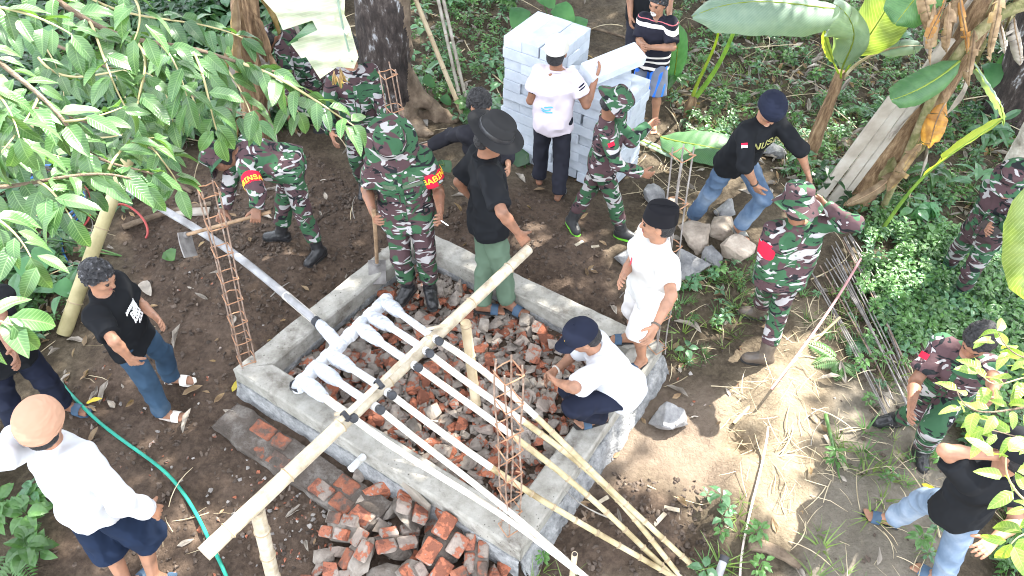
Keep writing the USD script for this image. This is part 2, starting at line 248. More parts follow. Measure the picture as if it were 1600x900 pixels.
NM('pvc_white', [(.3, (.36, .345, .31)), (.45, (.53, .545, .565)), (.7, (.60, .61, .63))], scale=9, detail=7, roughness=.38, bump=.05); NM('pvc_dirty', [(.3, (.36, .32, .25)), (.5, (.50, .475, .42)), (.75, (.60, .585, .55))], scale=9, detail=6, roughness=.45)
NM('pvc_grey', [(.3, (.16, .155, .155)), (.5, (.25, .25, .255)), (.75, (.40, .40, .41))], scale=7, detail=6, roughness=.5); NM('plastic_wrap', [(.3, (.33, .34, .36)), (.5, (.50, .53, .58)), (.7, (.60, .62, .65))], scale=16, detail=6, bump=1.0, bscale=30, bdist=.022, roughness=.3, spec=.5)
NM('tape_black', two((.012, .013, .016), (.03, .032, .038)), scale=20, roughness=.4); NM('hose_green', two((.01, .20, .14), (.02, .28, .20)), scale=8, roughness=.4); NM('hose_black', two((.02, .02, .024), (.05, .05, .055)), scale=8, roughness=.5)
NM('hose_blue', two((.02, .09, .26), (.03, .13, .34)), scale=8, roughness=.45); NM('hose_red', two((.30, .05, .05), (.4, .08, .07)), scale=8, roughness=.5); NM('cord_pink', two((.34, .16, .16), (.46, .26, .26)), scale=8, roughness=.6); NM('cord_pale', two((.5, .42, .38), (.6, .52, .47)), scale=8, roughness=.7)
NM('iron', two((.10, .09, .085), (.22, .21, .20)), scale=12, roughness=.5, spec=.5)
# leaves
def LEAF(name, lo, hi, trans=.32, roughness=.38, spec=.5, scale=6, vary=.3): NM(name, two(lo, hi), scale=scale, detail=3, trans=trans, roughness=roughness, spec=spec, bump=.25, bscale=45, bdist=.006, vary=vary)
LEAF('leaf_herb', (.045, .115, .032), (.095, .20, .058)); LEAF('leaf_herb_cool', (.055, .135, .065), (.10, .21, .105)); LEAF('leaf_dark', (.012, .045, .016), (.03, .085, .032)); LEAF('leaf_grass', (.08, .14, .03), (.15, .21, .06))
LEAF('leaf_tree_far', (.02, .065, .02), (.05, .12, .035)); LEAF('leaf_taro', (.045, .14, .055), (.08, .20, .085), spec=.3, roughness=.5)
LEAF('leaf_yellow', (.45, .35, .03), (.55, .46, .06), trans=.3); LEAF('leaf_bush', (.10, .20, .03), (.22, .32, .06))
NM('leaf_dry', [(.25, (.09, .055, .03)), (.5, (.22, .15, .09)), (.78, (.38, .29, .19))], scale=9, detail=4, roughness=.8, vary=.4, trans=.2); NM('leaf_dry_grey', [(.25, (.13, .11, .09)), (.55, (.27, .24, .20)), (.78, (.42, .38, .33))], scale=9, detail=4, roughness=.8, vary=.35)
NM('leaf_dry_orange', [(.25, (.24, .10, .03)), (.5, (.42, .22, .08)), (.78, (.55, .36, .18))], scale=6, detail=6, roughness=.75, trans=.4); NM('straw', [(.3, (.30, .24, .14)), (.6, (.48, .41, .28)), (.8, (.58, .52, .38))], scale=7, roughness=.85, vary=.25)
def VEIN(name, lo, hi, vein, trans, freq, rough=.35, spec=.5, vary=.25, midw=.05, vw=.35):
    """leaf with side veins and midrib drawn along its own length (st: along, across)"""
    N = {'u': ('uvmap', {'attribute': 'st'}), 's': ('separate_xyz', {}), 'ab': ('math', {'math_type': 'subtract', 'value2': .5}), 'abs': ('math', {'math_type': 'absolute'}), 'sk': ('math', {'math_type': 'multiply_add', 'value2': -.35}),
         'fr': ('math', {'math_type': 'multiply', 'value2': freq}), 'sn': ('math', {'math_type': 'sine'}), 'mr': ('map_range', {'from_min': 1-vw, 'from_max': 1.0, 'to_max': .6, 'clamp': True}),
         'mid': ('map_range', {'from_min': midw, 'from_max': 0.0, 'to_max': 1.0, 'clamp': True}), 'mx': ('math', {'math_type': 'maximum'}), 'g': ('geometry', {}), 'n': ('noise_texture', {'scale': 9, 'detail': 4}), 'r': ('rgb_ramp', {'ramp': two(lo, hi)}),
         'c': ('mix', {'color2': vein}), 'oi': ('object_info', {}), 'vr': ('map_range', {'to_min': 1-vary, 'to_max': 1+vary}), 'h': ('hsv', {}), 'b': ('bump', {'strength': .35, 'distance': .004, 'invert': True}),
         'p': ('principled_bsdf', {'roughness': rough, 'specular_ior_level': spec}), 't': ('translucent_bsdf', {}), 'tc': ('mix', {'mix_type': 'multiply', 'fac': 1.0, 'color2': (1.7, 1.7, .5)}), 'x': ('mix_closure', {'fac': trans})}
    L = [('u.UV', 's.vector'), ('s.y', 'ab.value1'), ('ab.value', 'abs.value1'), ('abs.value', 'sk.value1'), ('s.x', 'sk.value3'), ('sk.value', 'fr.value1'), ('fr.value', 'sn.value1'), ('sn.value', 'mr.value'), ('abs.value', 'mid.value'), ('mr.result', 'mx.value1'), ('mid.result', 'mx.value2'),
         ('g.position', 'n.vector'), ('n.fac', 'r.fac'), ('r.color', 'c.color1'), ('mx.value', 'c.fac'), ('oi.random', 'vr.value'), ('vr.result', 'h.value'), ('c.color', 'h.color'), ('h.color', 'p.base_color'), ('h.color', 'tc.color1'), ('tc.color', 't.color'), ('mx.value', 'b.height'), ('b.normal', 'p.normal'), ('p.BSDF', 'x.closure1'), ('t.BSDF', 'x.closure2')]
    usdkit.material(stage, '/World/Looks/' + name, N, L, surface='x.closure')
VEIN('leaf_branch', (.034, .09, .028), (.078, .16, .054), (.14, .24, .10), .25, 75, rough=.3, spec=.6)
VEIN('leaf_banana', (.04, .115, .045), (.075, .17, .07), (.12, .22, .09), .3, 260, rough=.42, spec=.4, vary=.1)
VEIN('leaf_banana_grey', (.13, .20, .15), (.18, .25, .19), (.22, .29, .22), .3, 300, rough=.5, spec=.4, vary=.05, midw=.03)
VEIN('leaf_banana_yellow', (.20, .27, .045), (.28, .34, .07), (.55, .58, .22), .5, 260, rough=.45, spec=.4, vary=.1, midw=.04)
VEIN('leaf_shrub', (.10, .19, .035), (.20, .30, .06), (.30, .38, .12), .35, 50, rough=.35, spec=.5)

_k, _w, _p = (.012, .012, .02), (.62, .58, .55), (.45, .12, .14)
ZBANDS('striped_polo', .62, 1.62, [(0, _k), (.04, _w), (.075, _k), (.115, _w), (.15, _k), (.20, _w), (.225, _k), (.265, _w), (.29, _k), (.50, _k), (.60, _w), (.635, _k), (.66, _p), (.67, _k), (.72, _w), (.755, _k), (.80, _k), (.84, _w), (.87, _k)])

NM('brick_muddy', [(.35, (.055, .042, .034)), (.46, (.10, .07, .055)), (.52, (.20, .075, .045)), (.62, (.27, .10, .055)), (.7, (.16, .13, .11))], scale=7, detail=7, rough=.65, bump=.9, bscale=50, bdist=.012)
NM('mortar_muddy', [(.3, (.045, .036, .029)), (.5, (.085, .07, .058)), (.62, (.15, .135, .12)), (.75, (.24, .23, .21))], scale=6, detail=8, rough=.68, bump=1.0, bscale=40, bdist=.02)
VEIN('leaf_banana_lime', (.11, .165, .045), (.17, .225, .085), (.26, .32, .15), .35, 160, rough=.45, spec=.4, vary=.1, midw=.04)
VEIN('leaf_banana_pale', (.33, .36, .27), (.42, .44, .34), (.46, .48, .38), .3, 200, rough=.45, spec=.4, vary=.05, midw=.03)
# ---------------------------------------------------------------- terrain
COR = dict(L=WZ(367, 576, .32)[:2], T=WZ(647, 352, .32)[:2], R=WZ(1035, 537, .32)[:2], B=WZ(812, 858, .32)[:2])
OUT = [COR[k] for k in 'LTRB']
def inset(poly, d):
    out = []; n = len(poly)
    for i in range(n):
        p0, p1, p2 = (np.asarray(poly[(i+k) % n]) for k in (-1, 0, 1))
        e1, e2 = nrm(p1-p0), nrm(p2-p1); n1, n2 = np.array([e1[1], -e1[0]]), np.array([e2[1], -e2[0]])
        out.append(p1+(n1+n2)/(1+n1@n2)*d)
    return out
INN = inset(OUT, .20); FLOOR = inset(OUT, .10)
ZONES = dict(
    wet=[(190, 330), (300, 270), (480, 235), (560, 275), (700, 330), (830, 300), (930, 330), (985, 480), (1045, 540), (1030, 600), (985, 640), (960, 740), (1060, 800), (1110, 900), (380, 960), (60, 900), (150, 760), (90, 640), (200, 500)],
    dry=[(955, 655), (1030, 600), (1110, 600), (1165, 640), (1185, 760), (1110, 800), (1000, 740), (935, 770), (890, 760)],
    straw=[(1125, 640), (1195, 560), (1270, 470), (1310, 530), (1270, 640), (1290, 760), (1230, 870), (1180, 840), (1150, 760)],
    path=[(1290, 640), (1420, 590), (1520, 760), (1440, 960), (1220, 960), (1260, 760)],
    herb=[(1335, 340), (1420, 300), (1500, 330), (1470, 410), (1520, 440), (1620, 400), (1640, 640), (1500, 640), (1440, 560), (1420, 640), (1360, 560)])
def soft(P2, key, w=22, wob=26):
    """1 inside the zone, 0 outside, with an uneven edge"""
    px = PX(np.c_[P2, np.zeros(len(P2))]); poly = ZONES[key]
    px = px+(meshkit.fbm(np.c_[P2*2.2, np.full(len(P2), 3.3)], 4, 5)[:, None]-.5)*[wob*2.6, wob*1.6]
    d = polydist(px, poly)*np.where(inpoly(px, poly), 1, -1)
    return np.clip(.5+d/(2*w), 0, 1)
CUT = WZ(1160, 695, 0)[:2]
def hfun(P2):
    P2 = np.asarray(P2, float).reshape(-1, 2); p3 = np.c_[P2, np.zeros(len(P2))]
    h = .10*(meshkit.fbm(p3*.8, 3, 1)-.5)+.075*(meshkit.fbm(p3*4.2, 4, 2)-.5)
    near = (P2[:, 1] < 16) & (np.abs(P2[:, 0]) < 12)
    d = polydist(P2, OUT); ins = inpoly(P2, OUT)
    # dug earth thrown up beside the two far walls of the foundation
    for (cx, cy, r, a) in [(*WZ(px, py, 0)[:2], r, a) for px, py, r, a in ((430, 430, .6, .13), (330, 400, .6, .10), (560, 330, .5, .10), (870, 400, .6, .12), (760, 330, .5, .08), (1000, 860, .5, .12), (920, 850, .4, .08), (1080, 800, .4, .06))]:
        h += a*np.exp(-(((P2[:, 0]-cx)**2+(P2[:, 1]-cy)**2)/r**2))
    # bank on the right: the earth steps up beyond a short cut
    e = P2-WZ(1165, 690, 0)[:2]; side = e@nrm([.86, -.5]); alng = e@nrm([.5, .86])
    h += np.where(near, .16*np.clip((side+.12+.25*(meshkit.noise(p3*2.5, 8)-.5))/.22, 0, 1)*np.exp(-(alng/1.5)**4), 0)
    h -= np.where(near, .20*np.exp(-(((P2[:, 0]-CUT[0])/.12)**2+((P2[:, 1]-CUT[1])/.18)**2)), 0)
    h -= np.where(near, .11*np.clip(P2[:, 0]-2.5, 0, 3.2), 0)
    h += .06*np.clip(P2[:, 1]-8.2, 0, 6)
    h *= np.where(ins, 0, np.clip(d/.35, .25, 1)); h = np.where(ins, .10, h)
    return h
def H(x, y): return float(hfun([[x, y]])[0])
def G(px, py, dz=0.0):
    z = 0.
    for _ in range(6): P = WZ(px, py, z+dz); z = H(P[0], P[1])
    P = WZ(px, py, z+dz); return P
def axis(a, b, step, far):
    inner = np.arange(a, b+step/2, step); out = [1.0]
    while out[-1] < far: out.append(out[-1]*1.6+.2)
    o = np.array(out)*.3; return np.r_[a-o[::-1], inner, b+o]
def ground():
    xs, ys = axis(-7.6, 7.8, .035, 500), axis(1.4, 11.4, .035, 500)
    X, Y = np.meshgrid(xs, ys, indexing='ij'); P = np.stack([X.ravel(), Y.ravel()], 1)
    nx, ny = X.shape; h = hfun(P)
    wts = {k: np.zeros(len(P)) for k in ('wet', 'dry', 'straw', 'path', 'herb')}
    near = (P[:, 0] > -9) & (P[:, 0] < 8.6) & (P[:, 1] > 1.2) & (P[:, 1] < 11.6)
    for k in wts: wts[k][near] = soft(P[near], k)
    p3 = np.c_[P, np.zeros(len(P))][near]
    # loose crumbly relief on bare earth
    h[near] += wts['wet'][near]*.055*(meshkit.fbm(p3*9, 3, 11)-.5)*(~inpoly(P[near], OUT)) + wts['straw'][near]*.09*(meshkit.fbm(p3*7, 3, 12)-.5)+wts['dry'][near]*.03*(meshkit.fbm(p3*8, 3, 13)-.5)
    i, j = np.meshgrid(np.arange(nx-1), np.arange(ny-1), indexing='ij')
    q = np.stack([i*ny+j, (i+1)*ny+j, (i+1)*ny+j+1, i*ny+j+1], -1).reshape(-1, 4)
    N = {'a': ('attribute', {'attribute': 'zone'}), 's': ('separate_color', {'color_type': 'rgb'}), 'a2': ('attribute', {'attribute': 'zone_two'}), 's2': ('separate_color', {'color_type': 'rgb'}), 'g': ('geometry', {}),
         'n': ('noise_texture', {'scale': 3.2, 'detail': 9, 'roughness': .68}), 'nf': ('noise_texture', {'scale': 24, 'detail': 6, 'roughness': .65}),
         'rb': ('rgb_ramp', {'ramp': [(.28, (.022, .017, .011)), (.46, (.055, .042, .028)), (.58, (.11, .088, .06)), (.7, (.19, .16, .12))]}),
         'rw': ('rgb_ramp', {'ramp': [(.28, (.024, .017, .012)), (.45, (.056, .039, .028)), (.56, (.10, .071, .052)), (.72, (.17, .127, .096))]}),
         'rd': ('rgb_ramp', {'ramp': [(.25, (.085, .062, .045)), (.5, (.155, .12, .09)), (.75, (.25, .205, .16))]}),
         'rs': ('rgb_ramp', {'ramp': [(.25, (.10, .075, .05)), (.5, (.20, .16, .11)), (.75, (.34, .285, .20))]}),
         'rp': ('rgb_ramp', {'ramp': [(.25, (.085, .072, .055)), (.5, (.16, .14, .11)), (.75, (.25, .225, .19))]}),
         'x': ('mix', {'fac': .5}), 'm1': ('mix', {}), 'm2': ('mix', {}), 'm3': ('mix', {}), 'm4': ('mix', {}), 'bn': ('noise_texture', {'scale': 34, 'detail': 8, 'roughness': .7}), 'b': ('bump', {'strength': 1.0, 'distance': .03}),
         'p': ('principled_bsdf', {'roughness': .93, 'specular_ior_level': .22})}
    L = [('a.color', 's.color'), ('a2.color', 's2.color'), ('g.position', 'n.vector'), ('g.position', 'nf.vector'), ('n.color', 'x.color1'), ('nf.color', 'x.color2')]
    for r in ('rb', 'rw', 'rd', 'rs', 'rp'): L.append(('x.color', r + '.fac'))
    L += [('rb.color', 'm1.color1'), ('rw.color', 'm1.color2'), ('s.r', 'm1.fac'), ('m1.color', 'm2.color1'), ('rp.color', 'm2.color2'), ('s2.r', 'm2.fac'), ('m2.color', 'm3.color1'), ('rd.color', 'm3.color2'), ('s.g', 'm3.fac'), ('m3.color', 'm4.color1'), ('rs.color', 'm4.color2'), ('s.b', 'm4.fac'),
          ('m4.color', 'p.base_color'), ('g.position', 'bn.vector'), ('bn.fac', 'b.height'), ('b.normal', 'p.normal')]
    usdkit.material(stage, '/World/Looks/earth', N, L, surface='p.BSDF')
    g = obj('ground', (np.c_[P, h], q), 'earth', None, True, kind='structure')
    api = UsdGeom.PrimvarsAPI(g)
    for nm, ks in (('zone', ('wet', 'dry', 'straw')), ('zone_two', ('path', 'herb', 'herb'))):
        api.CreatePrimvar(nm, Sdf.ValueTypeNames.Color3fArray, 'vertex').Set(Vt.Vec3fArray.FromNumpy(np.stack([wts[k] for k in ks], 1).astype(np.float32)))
if "NOG" not in globals(): ground()

# ---------------------------------------------------------------- concrete foundation
def subdiv(m, e):
    v, f = trimesh.remesh.subdivide_to_size(m.vertices, m.faces, e); return trimesh.Trimesh(v, f, process=True)
def rough(m, amp, fr, seed, keep=None):
    m.merge_vertices(); n = m.vertex_normals; d = (meshkit.fbm(m.vertices*fr, 3, seed)-.5)*2*amp
    m.vertices = m.vertices+n*d[:, None]; return m
def prism(poly, z0, z1, top=None):
    """poly counter-clockwise or not: hull of the two rings (convex)"""
    a = np.array(poly, float); b = np.array(top if top is not None else poly, float)
    return hull(np.vstack([np.c_[a, np.full(len(a), z0)], np.c_[b, np.full(len(b), z1)]]))
FT = thing('concrete_foundation', 'square ring of pale concrete beams filled with broken brick in the middle of the clearing', 'foundation')
OM = inset(OUT, -.012); IM = inset(OUT, .195)
for k in range(4):
    a, b = np.array(OM[k]), np.array(OM[(k+1) % 4]); a2, b2 = np.array(IM[k]), np.array(IM[(k+1) % 4])
    e = nrm(b-a)*.0015
    qd = [a+e, b-e, b2-e, a2+e]
    ch = .012; n = np.array([nrm(b-a)[1], -nrm(b-a)[0]])
    mid = prism(qd, .165, .308)
    top = [qd[0]+n*ch, qd[1]+n*ch, qd[2]-n*ch, qd[3]-n*ch]
    beam = hull(np.vstack([mid.vertices, np.c_[np.array(top), np.full(4, .322)]]))
    beam = rough(subdiv(beam, .035), .007, 9, 20+k)
    obj('beam', beam, 'concrete', FT, 35)
    # rough mortar footing, wider at the right and front sides
    wd, z0 = ((.045, -.12), (.04, -.1), (.22, -.2), (.06, -.12))[k]
    o0 = [a-n*wd, b-n*wd, b2+n*.01, a2+n*.01]; o1 = [a-n*.012, b-n*.012, b2, a2]
    foot = prism([p+(nrm(b-a)*(.03 if q in (1, 2) else -.03)) for q, p in enumerate(o0)], z0, .172, o1)
    foot = rough(subdiv(foot, .03), .035 if k == 2 else .02, 7, 40+k)
    obj('mortar_footing', foot, 'mortar_rough', FT, 60)

# ---------------------------------------------------------------- broken brick filling the ring
BM = ['brick_orange', 'brick_mixed', 'brick_mixed', 'brick_grey', 'rubble_mortar', 'brick_grey']
def rubble():
    g = np.random.default_rng(21); c = .02
    lo = np.array(INN).min(0); hi = np.array(INN).max(0); nx, ny = ((hi-lo)/c).astype(int)+1
    gx, gy = np.meshgrid(lo[0]+np.arange(nx)*c, lo[1]+np.arange(ny)*c, indexing='ij'); hm = np.full((nx, ny), .10)
    small = inset(OUT, .235)
    POOL = [rock(g, (1, 1, 1), 14 if q < 60 else 9, .35) for q in range(120)]
    INP = {}
    def put(size, target, shape=None):
        best = None
        for _ in range(8):
            p = lo+g.random(2)*(hi-lo)
            if not inpoly(p[None], inset(OUT, .198+max(size)*.32))[0]: continue
            i, j = ((p-lo)/c).astype(int); z = hm[i, j]
            if best is None or z < best[1]: best = (p, z)
        if best is None: return None
        p, z = best; r = (size[0]+size[1])/4
        i, j = ((p-lo)/c).astype(int); w = int(r/c)+2; sl = (slice(max(0, i-w), i+w+1), slice(max(0, j-w), j+w+1))
        hl = hm[sl]; d2 = ((gx[sl]-p[0])**2+(gy[sl]-p[1])**2)/r**2; m = d2 < 1
        zb = np.percentile(hl[d2 < .6], 55) if (d2 < .6).any() else z
        m3 = POOL[g.integers(60)+(60 if size[0] <= .09 else 0)].copy(); m3.vertices = m3.vertices*np.array(size)
        R = rotz(g.random()*6.28)@frame(nrm([g.normal()*.35, g.normal()*.35, 1]), (0, 1, .1)); m3 = xf(m3, R, (0, 0, 0))
        hh = m3.bounds[1, 2]-m3.bounds[0, 2]; m3.apply_translation([p[0], p[1], zb+hh*.5-.018-m3.bounds.mean(0)[2]])
        hl[m] = np.maximum(hl[m], zb+(hh*.8-.02)*(1-.55*d2[m])); return m3
    st = {k: [] for k in set(BM)}
    for _ in range(950):
        s = g.uniform(.045, .09); m = put((s*g.uniform(1, 1.5), s, s*g.uniform(.5, .9)), 0)
        if m is not None: st[BM[g.integers(6)]].append(m)
    tops = []
    for _ in range(330):
        if len(tops) == 300: break
        s = g.uniform(.082, .132); m = put((s*g.uniform(1, 1.5), s, s*g.uniform(.5, .85)), 0)
        if m is not None: tops.append(m)
    for m in tops:
        obj('brick_piece', m, BM[g.integers(6)], None, False, 'broken piece of brick and mortar lying inside the concrete foundation ring', 'brick', 'brick pieces filling the foundation')
    for _ in range(1100):
        s = g.uniform(.022, .052); m = put((s*g.uniform(1, 1.6), s, s*.7), 0)
        if m is not None: st[BM[g.integers(6)]].append(m)
    for k, v in st.items():
        if v: obj('brick_hardcore', cat(v), k, None, False, 'small broken brick and mortar crumbs packed between the larger pieces', 'hardcore', None, 'stuff')
    return hm, lo, c
RHM, RLO, RC = rubble()
def RZ(x, y):
    i, j = int((x-RLO[0])/RC), int((y-RLO[1])/RC)
    return float(RHM[max(0, i-3):i+4, max(0, j-3):j+4].mean())
# larger broken masonry heaped in front of the ring
ORDL = ['leftmost', 'second from left', 'third from left', 'fourth from left', 'fifth from left', 'sixth from left', 'seventh from left', 'eighth from left', 'ninth from left', 'tenth from left', 'eleventh from left', 'twelfth from left', 'twelfth from right', 'eleventh from right', 'tenth from right', 'ninth from right', 'eighth from right', 'seventh from right', 'sixth from right', 'fifth from right', 'fourth from right', 'third from right', 'second from right', 'rightmost']
def place_words(xs, x):
    n = len(xs); r = sorted(xs).index(x); return ORDL[r] if r < n/2 else ORDL[24-(n-r)]
def front_pile():
    g = np.random.default_rng(33)
    spots = [(522, 793, .17), (562, 788, .15), (540, 822, .24), (600, 760, .2), (640, 800, .3), (622, 850, .26), (570, 870, .27), (690, 855, .34), (745, 868, .22), (700, 800, .15), (655, 868, .15), (600, 900, .2), (650, 905, .22), (720, 905, .22), (770, 905, .2), (508, 868, .13), (520, 900, .17), (545, 905, .16), (760, 842, .15), (788, 885, .14),
             (590, 820, .14), (677, 822, .13), (530, 858, .12), (495, 888, .1), (612, 798, .12), (560, 745, .12), (480, 905, .1), (690, 915, .16), (735, 840, .12), (585, 845, .1), (665, 780, .12)]
    spots = [(px+.01*k, py, s) for k, (px, py, s) in enumerate(spots)]; big = [a[0] for a in spots if a[2] > .21]; lit_ = [a[0] for a in spots if a[2] <= .21]
    for k, (px, py, s) in enumerate(spots):
        P = G(px, py+s*40, .0); z = P[2]
        desc = ['orange and grey broken brick piece', 'mortar-crusted broken brick piece', 'jagged brick piece'][k % 3]
        lab = f'{desc} in the heap before the front wall of the foundation'
        if s > .21:
            t = thing('masonry_chunk', f'chunk of bricks still mortared together, {place_words(big, px)} in the heap before the foundation', 'masonry chunk', None, 'mortared masonry chunks before the foundation')
            R = rotz(g.random()*6.28)@frame(nrm([g.normal()*.5, g.normal()*.5, 1]), (0, 1, .1)); c = np.array([P[0], P[1], z+s*.32])
            core = rough(subdiv(rock(g, (s*1.25, s*.85, s*.6), 20, .2), .05), .012, 12, k); core = xf(core, R, c)
            obj('mortar', core, ('rubble_mortar', 'mortar_muddy')[k % 2], t, 30)
            bl, bh = s*.52, s*.24
            for r_ in range(2):
                for q in range(2):
                    if g.random() < .12: continue
                    o = np.array([(q-.5)*bl*1.08+(r_-.5)*bl*.35, (r_-.5)*bh*1.7, s*.255])
                    b = rough(subdiv(box((bl*g.uniform(.8, 1), bh*1.35, s*.22), None, o, .008), .04), .008, 16, k*9+r_*3+q)
                    obj('brick', xf(b, R, c), ('brick_orange', 'brick_mixed', 'brick_mixed', 'brick_muddy')[g.integers(4)], t, 40)
        else:
            m = rock(g, (s*1.3, s*.9, s*.65), 16, .3); m = rough(subdiv(m, .05), .006, 14, k)
            R = rotz(g.random()*6.28)@frame(nrm([g.normal()*.35, g.normal()*.35, 1]), (0, 1, .1))
            obj('broken_brick', xf(m, R, (P[0], P[1], z+s*.25)), BM[g.integers(5)], None, 40, f'single broken brick, {place_words(lit_, px)} in the heap before the foundation', 'broken brick', 'broken bricks heaped before the foundation')
front_pile()
# remains of an older brick course along the front wall
OB = thing('old_brick_course', 'low muddy remains of an orange brick course along the front wall of the foundation', 'brick footing')
def old_course():
    a, b = np.array(COR['L']), np.array(COR['B']); e = nrm(b-a); n = np.array([e[1], -e[0]]); n = n if n@(np.array([0, -1.])) > 0 else -n
    g = np.random.default_rng(5); base = []
    L0, L1 = .06, 1.62
    c = a+e*(L0+L1)/2+n*.25; R = np.column_stack([np.r_[e, 0], np.r_[-n, 0], [0, 0, 1]])
    if np.linalg.det(R) < 0: R[:, 1] *= -1
    obj('mortar', rough(subdiv(box((L1-L0, .27, .22), R, (c[0], c[1], -.05)), .03), .032, 7, 77), 'mortar_muddy', OB, 50)
    k = 0
    for row in range(2):
        s = L0+(.12 if row else 0)
        while s < L1-.1:
            ln = g.uniform(.16, .27)
            p = a+e*(s+ln/2)+n*(.185+row*.13)
            if g.random() < .66:
                m = rough(subdiv(box((ln-.02, .115, .10), R@rotz(g.normal()*.05), (p[0], p[1], .02+g.normal()*.016), .008), .03), .01, 13, k); k += 1
                obj('brick', m, 'brick_muddy' if g.random() < .75 else 'brick_mixed', OB, 40)
            s += ln
old_course()
# thin wooden offcut jammed against the wall
P0 = G(640, 800, .02); obj('wood_offcut', rough(subdiv(box((.36, .03, .20), rotz(-.75)@frame(nrm([.1, .1, 1]), (0, 1, 0)), P0+[0.02, .06, .13], .004), .05), .004, 9, 3), 'wood_board', None, 40, 'short tan wooden offcut jammed on edge against the front wall of the foundation', 'wood offcut')
# ---------------------------------------------------------------- people: bodies and clothes as blended distance fields
def _smin(a, b, k):
    h = np.clip(.5+.5*(b-a)/k, 0, 1); return b*(1-h)+a*h-k*h*(1-h)
class Field:
    """list of rounded cones / ellipsoids blended into one surface"""
    def __init__(s): s.p = []
    def cone(s, a, b, ra, rb, k=.02, cut=()): s.p.append(('c', np.asarray(a, float), np.asarray(b, float), ra, rb, k, cut)); return s
    def ell(s, c, R, r, k=.02, cut=()): s.p.append(('e', np.asarray(c, float), np.asarray(R, float), np.asarray(r, float), None, k, cut)); return s
    def sub(s, c, R, r, k=.01): s.p.append(('s', np.asarray(c, float), np.asarray(R, float), np.asarray(r, float), None, k, ())); return s
    def mesh(s, h, cuts=(), wr=0.0, wf=(9, 9, 9), seed=0, kc=0):
        lo = np.full(3, 1e9); hi = -lo; bb = []
        for q in s.p:
            if q[0] == 'c': l = np.minimum(q[1]-q[3], q[2]-q[4]); u = np.maximum(q[1]+q[3], q[2]+q[4])
            else: r = np.abs(q[2])@q[3]; l, u = q[1]-r, q[1]+r
            pad = q[5]+2*h; bb.append((l-pad, u+pad)); lo = np.minimum(lo, l-pad); hi = np.maximum(hi, u+pad)
        n = np.ceil((hi-lo)/h).astype(int)+2; ax = [lo[k]+np.arange(n[k])*h for k in range(3)]
        F = np.full(n, .15, np.float32)
        for q, (l, u) in zip(s.p, bb):
            i0 = np.maximum(((l-lo)/h).astype(int), 0); i1 = np.minimum(((u-lo)/h).astype(int)+2, n); sl = tuple(slice(a, b) for a, b in zip(i0, i1))
            X = np.stack(np.meshgrid(*[ax[k][sl[k]] for k in range(3)], indexing='ij'), -1).astype(np.float32)
            if q[0] == 'c':
                a, b = q[1], q[2]; d_ = b-a; t = np.clip(((X-a)@d_)/(d_@d_+1e-9), 0, 1)
                D = np.linalg.norm(X-(a+t[..., None]*d_), axis=-1)-(q[3]+(q[4]-q[3])*t)
            else:
                Y = (X-q[1])@q[2]; k0 = np.linalg.norm(Y/q[3], axis=-1); k1 = np.linalg.norm(Y/q[3]**2, axis=-1); D = k0*(k0-1)/(k1+1e-9)
            for (p0, nn) in q[6]: D = np.maximum(D, (X-np.asarray(p0))@np.asarray(nn))
            F[sl] = -_smin(-F[sl], D, q[5]) if q[0] == 's' else _smin(F[sl], D, q[5])
        if cuts:
            X = np.stack(np.meshgrid(*ax, indexing='ij'), -1).astype(np.float32)
            for (p0, nn) in cuts: F = np.maximum(F, (X-np.asarray(p0))@np.asarray(nn))
        return nets(F, lo, h, wr, wf, seed)
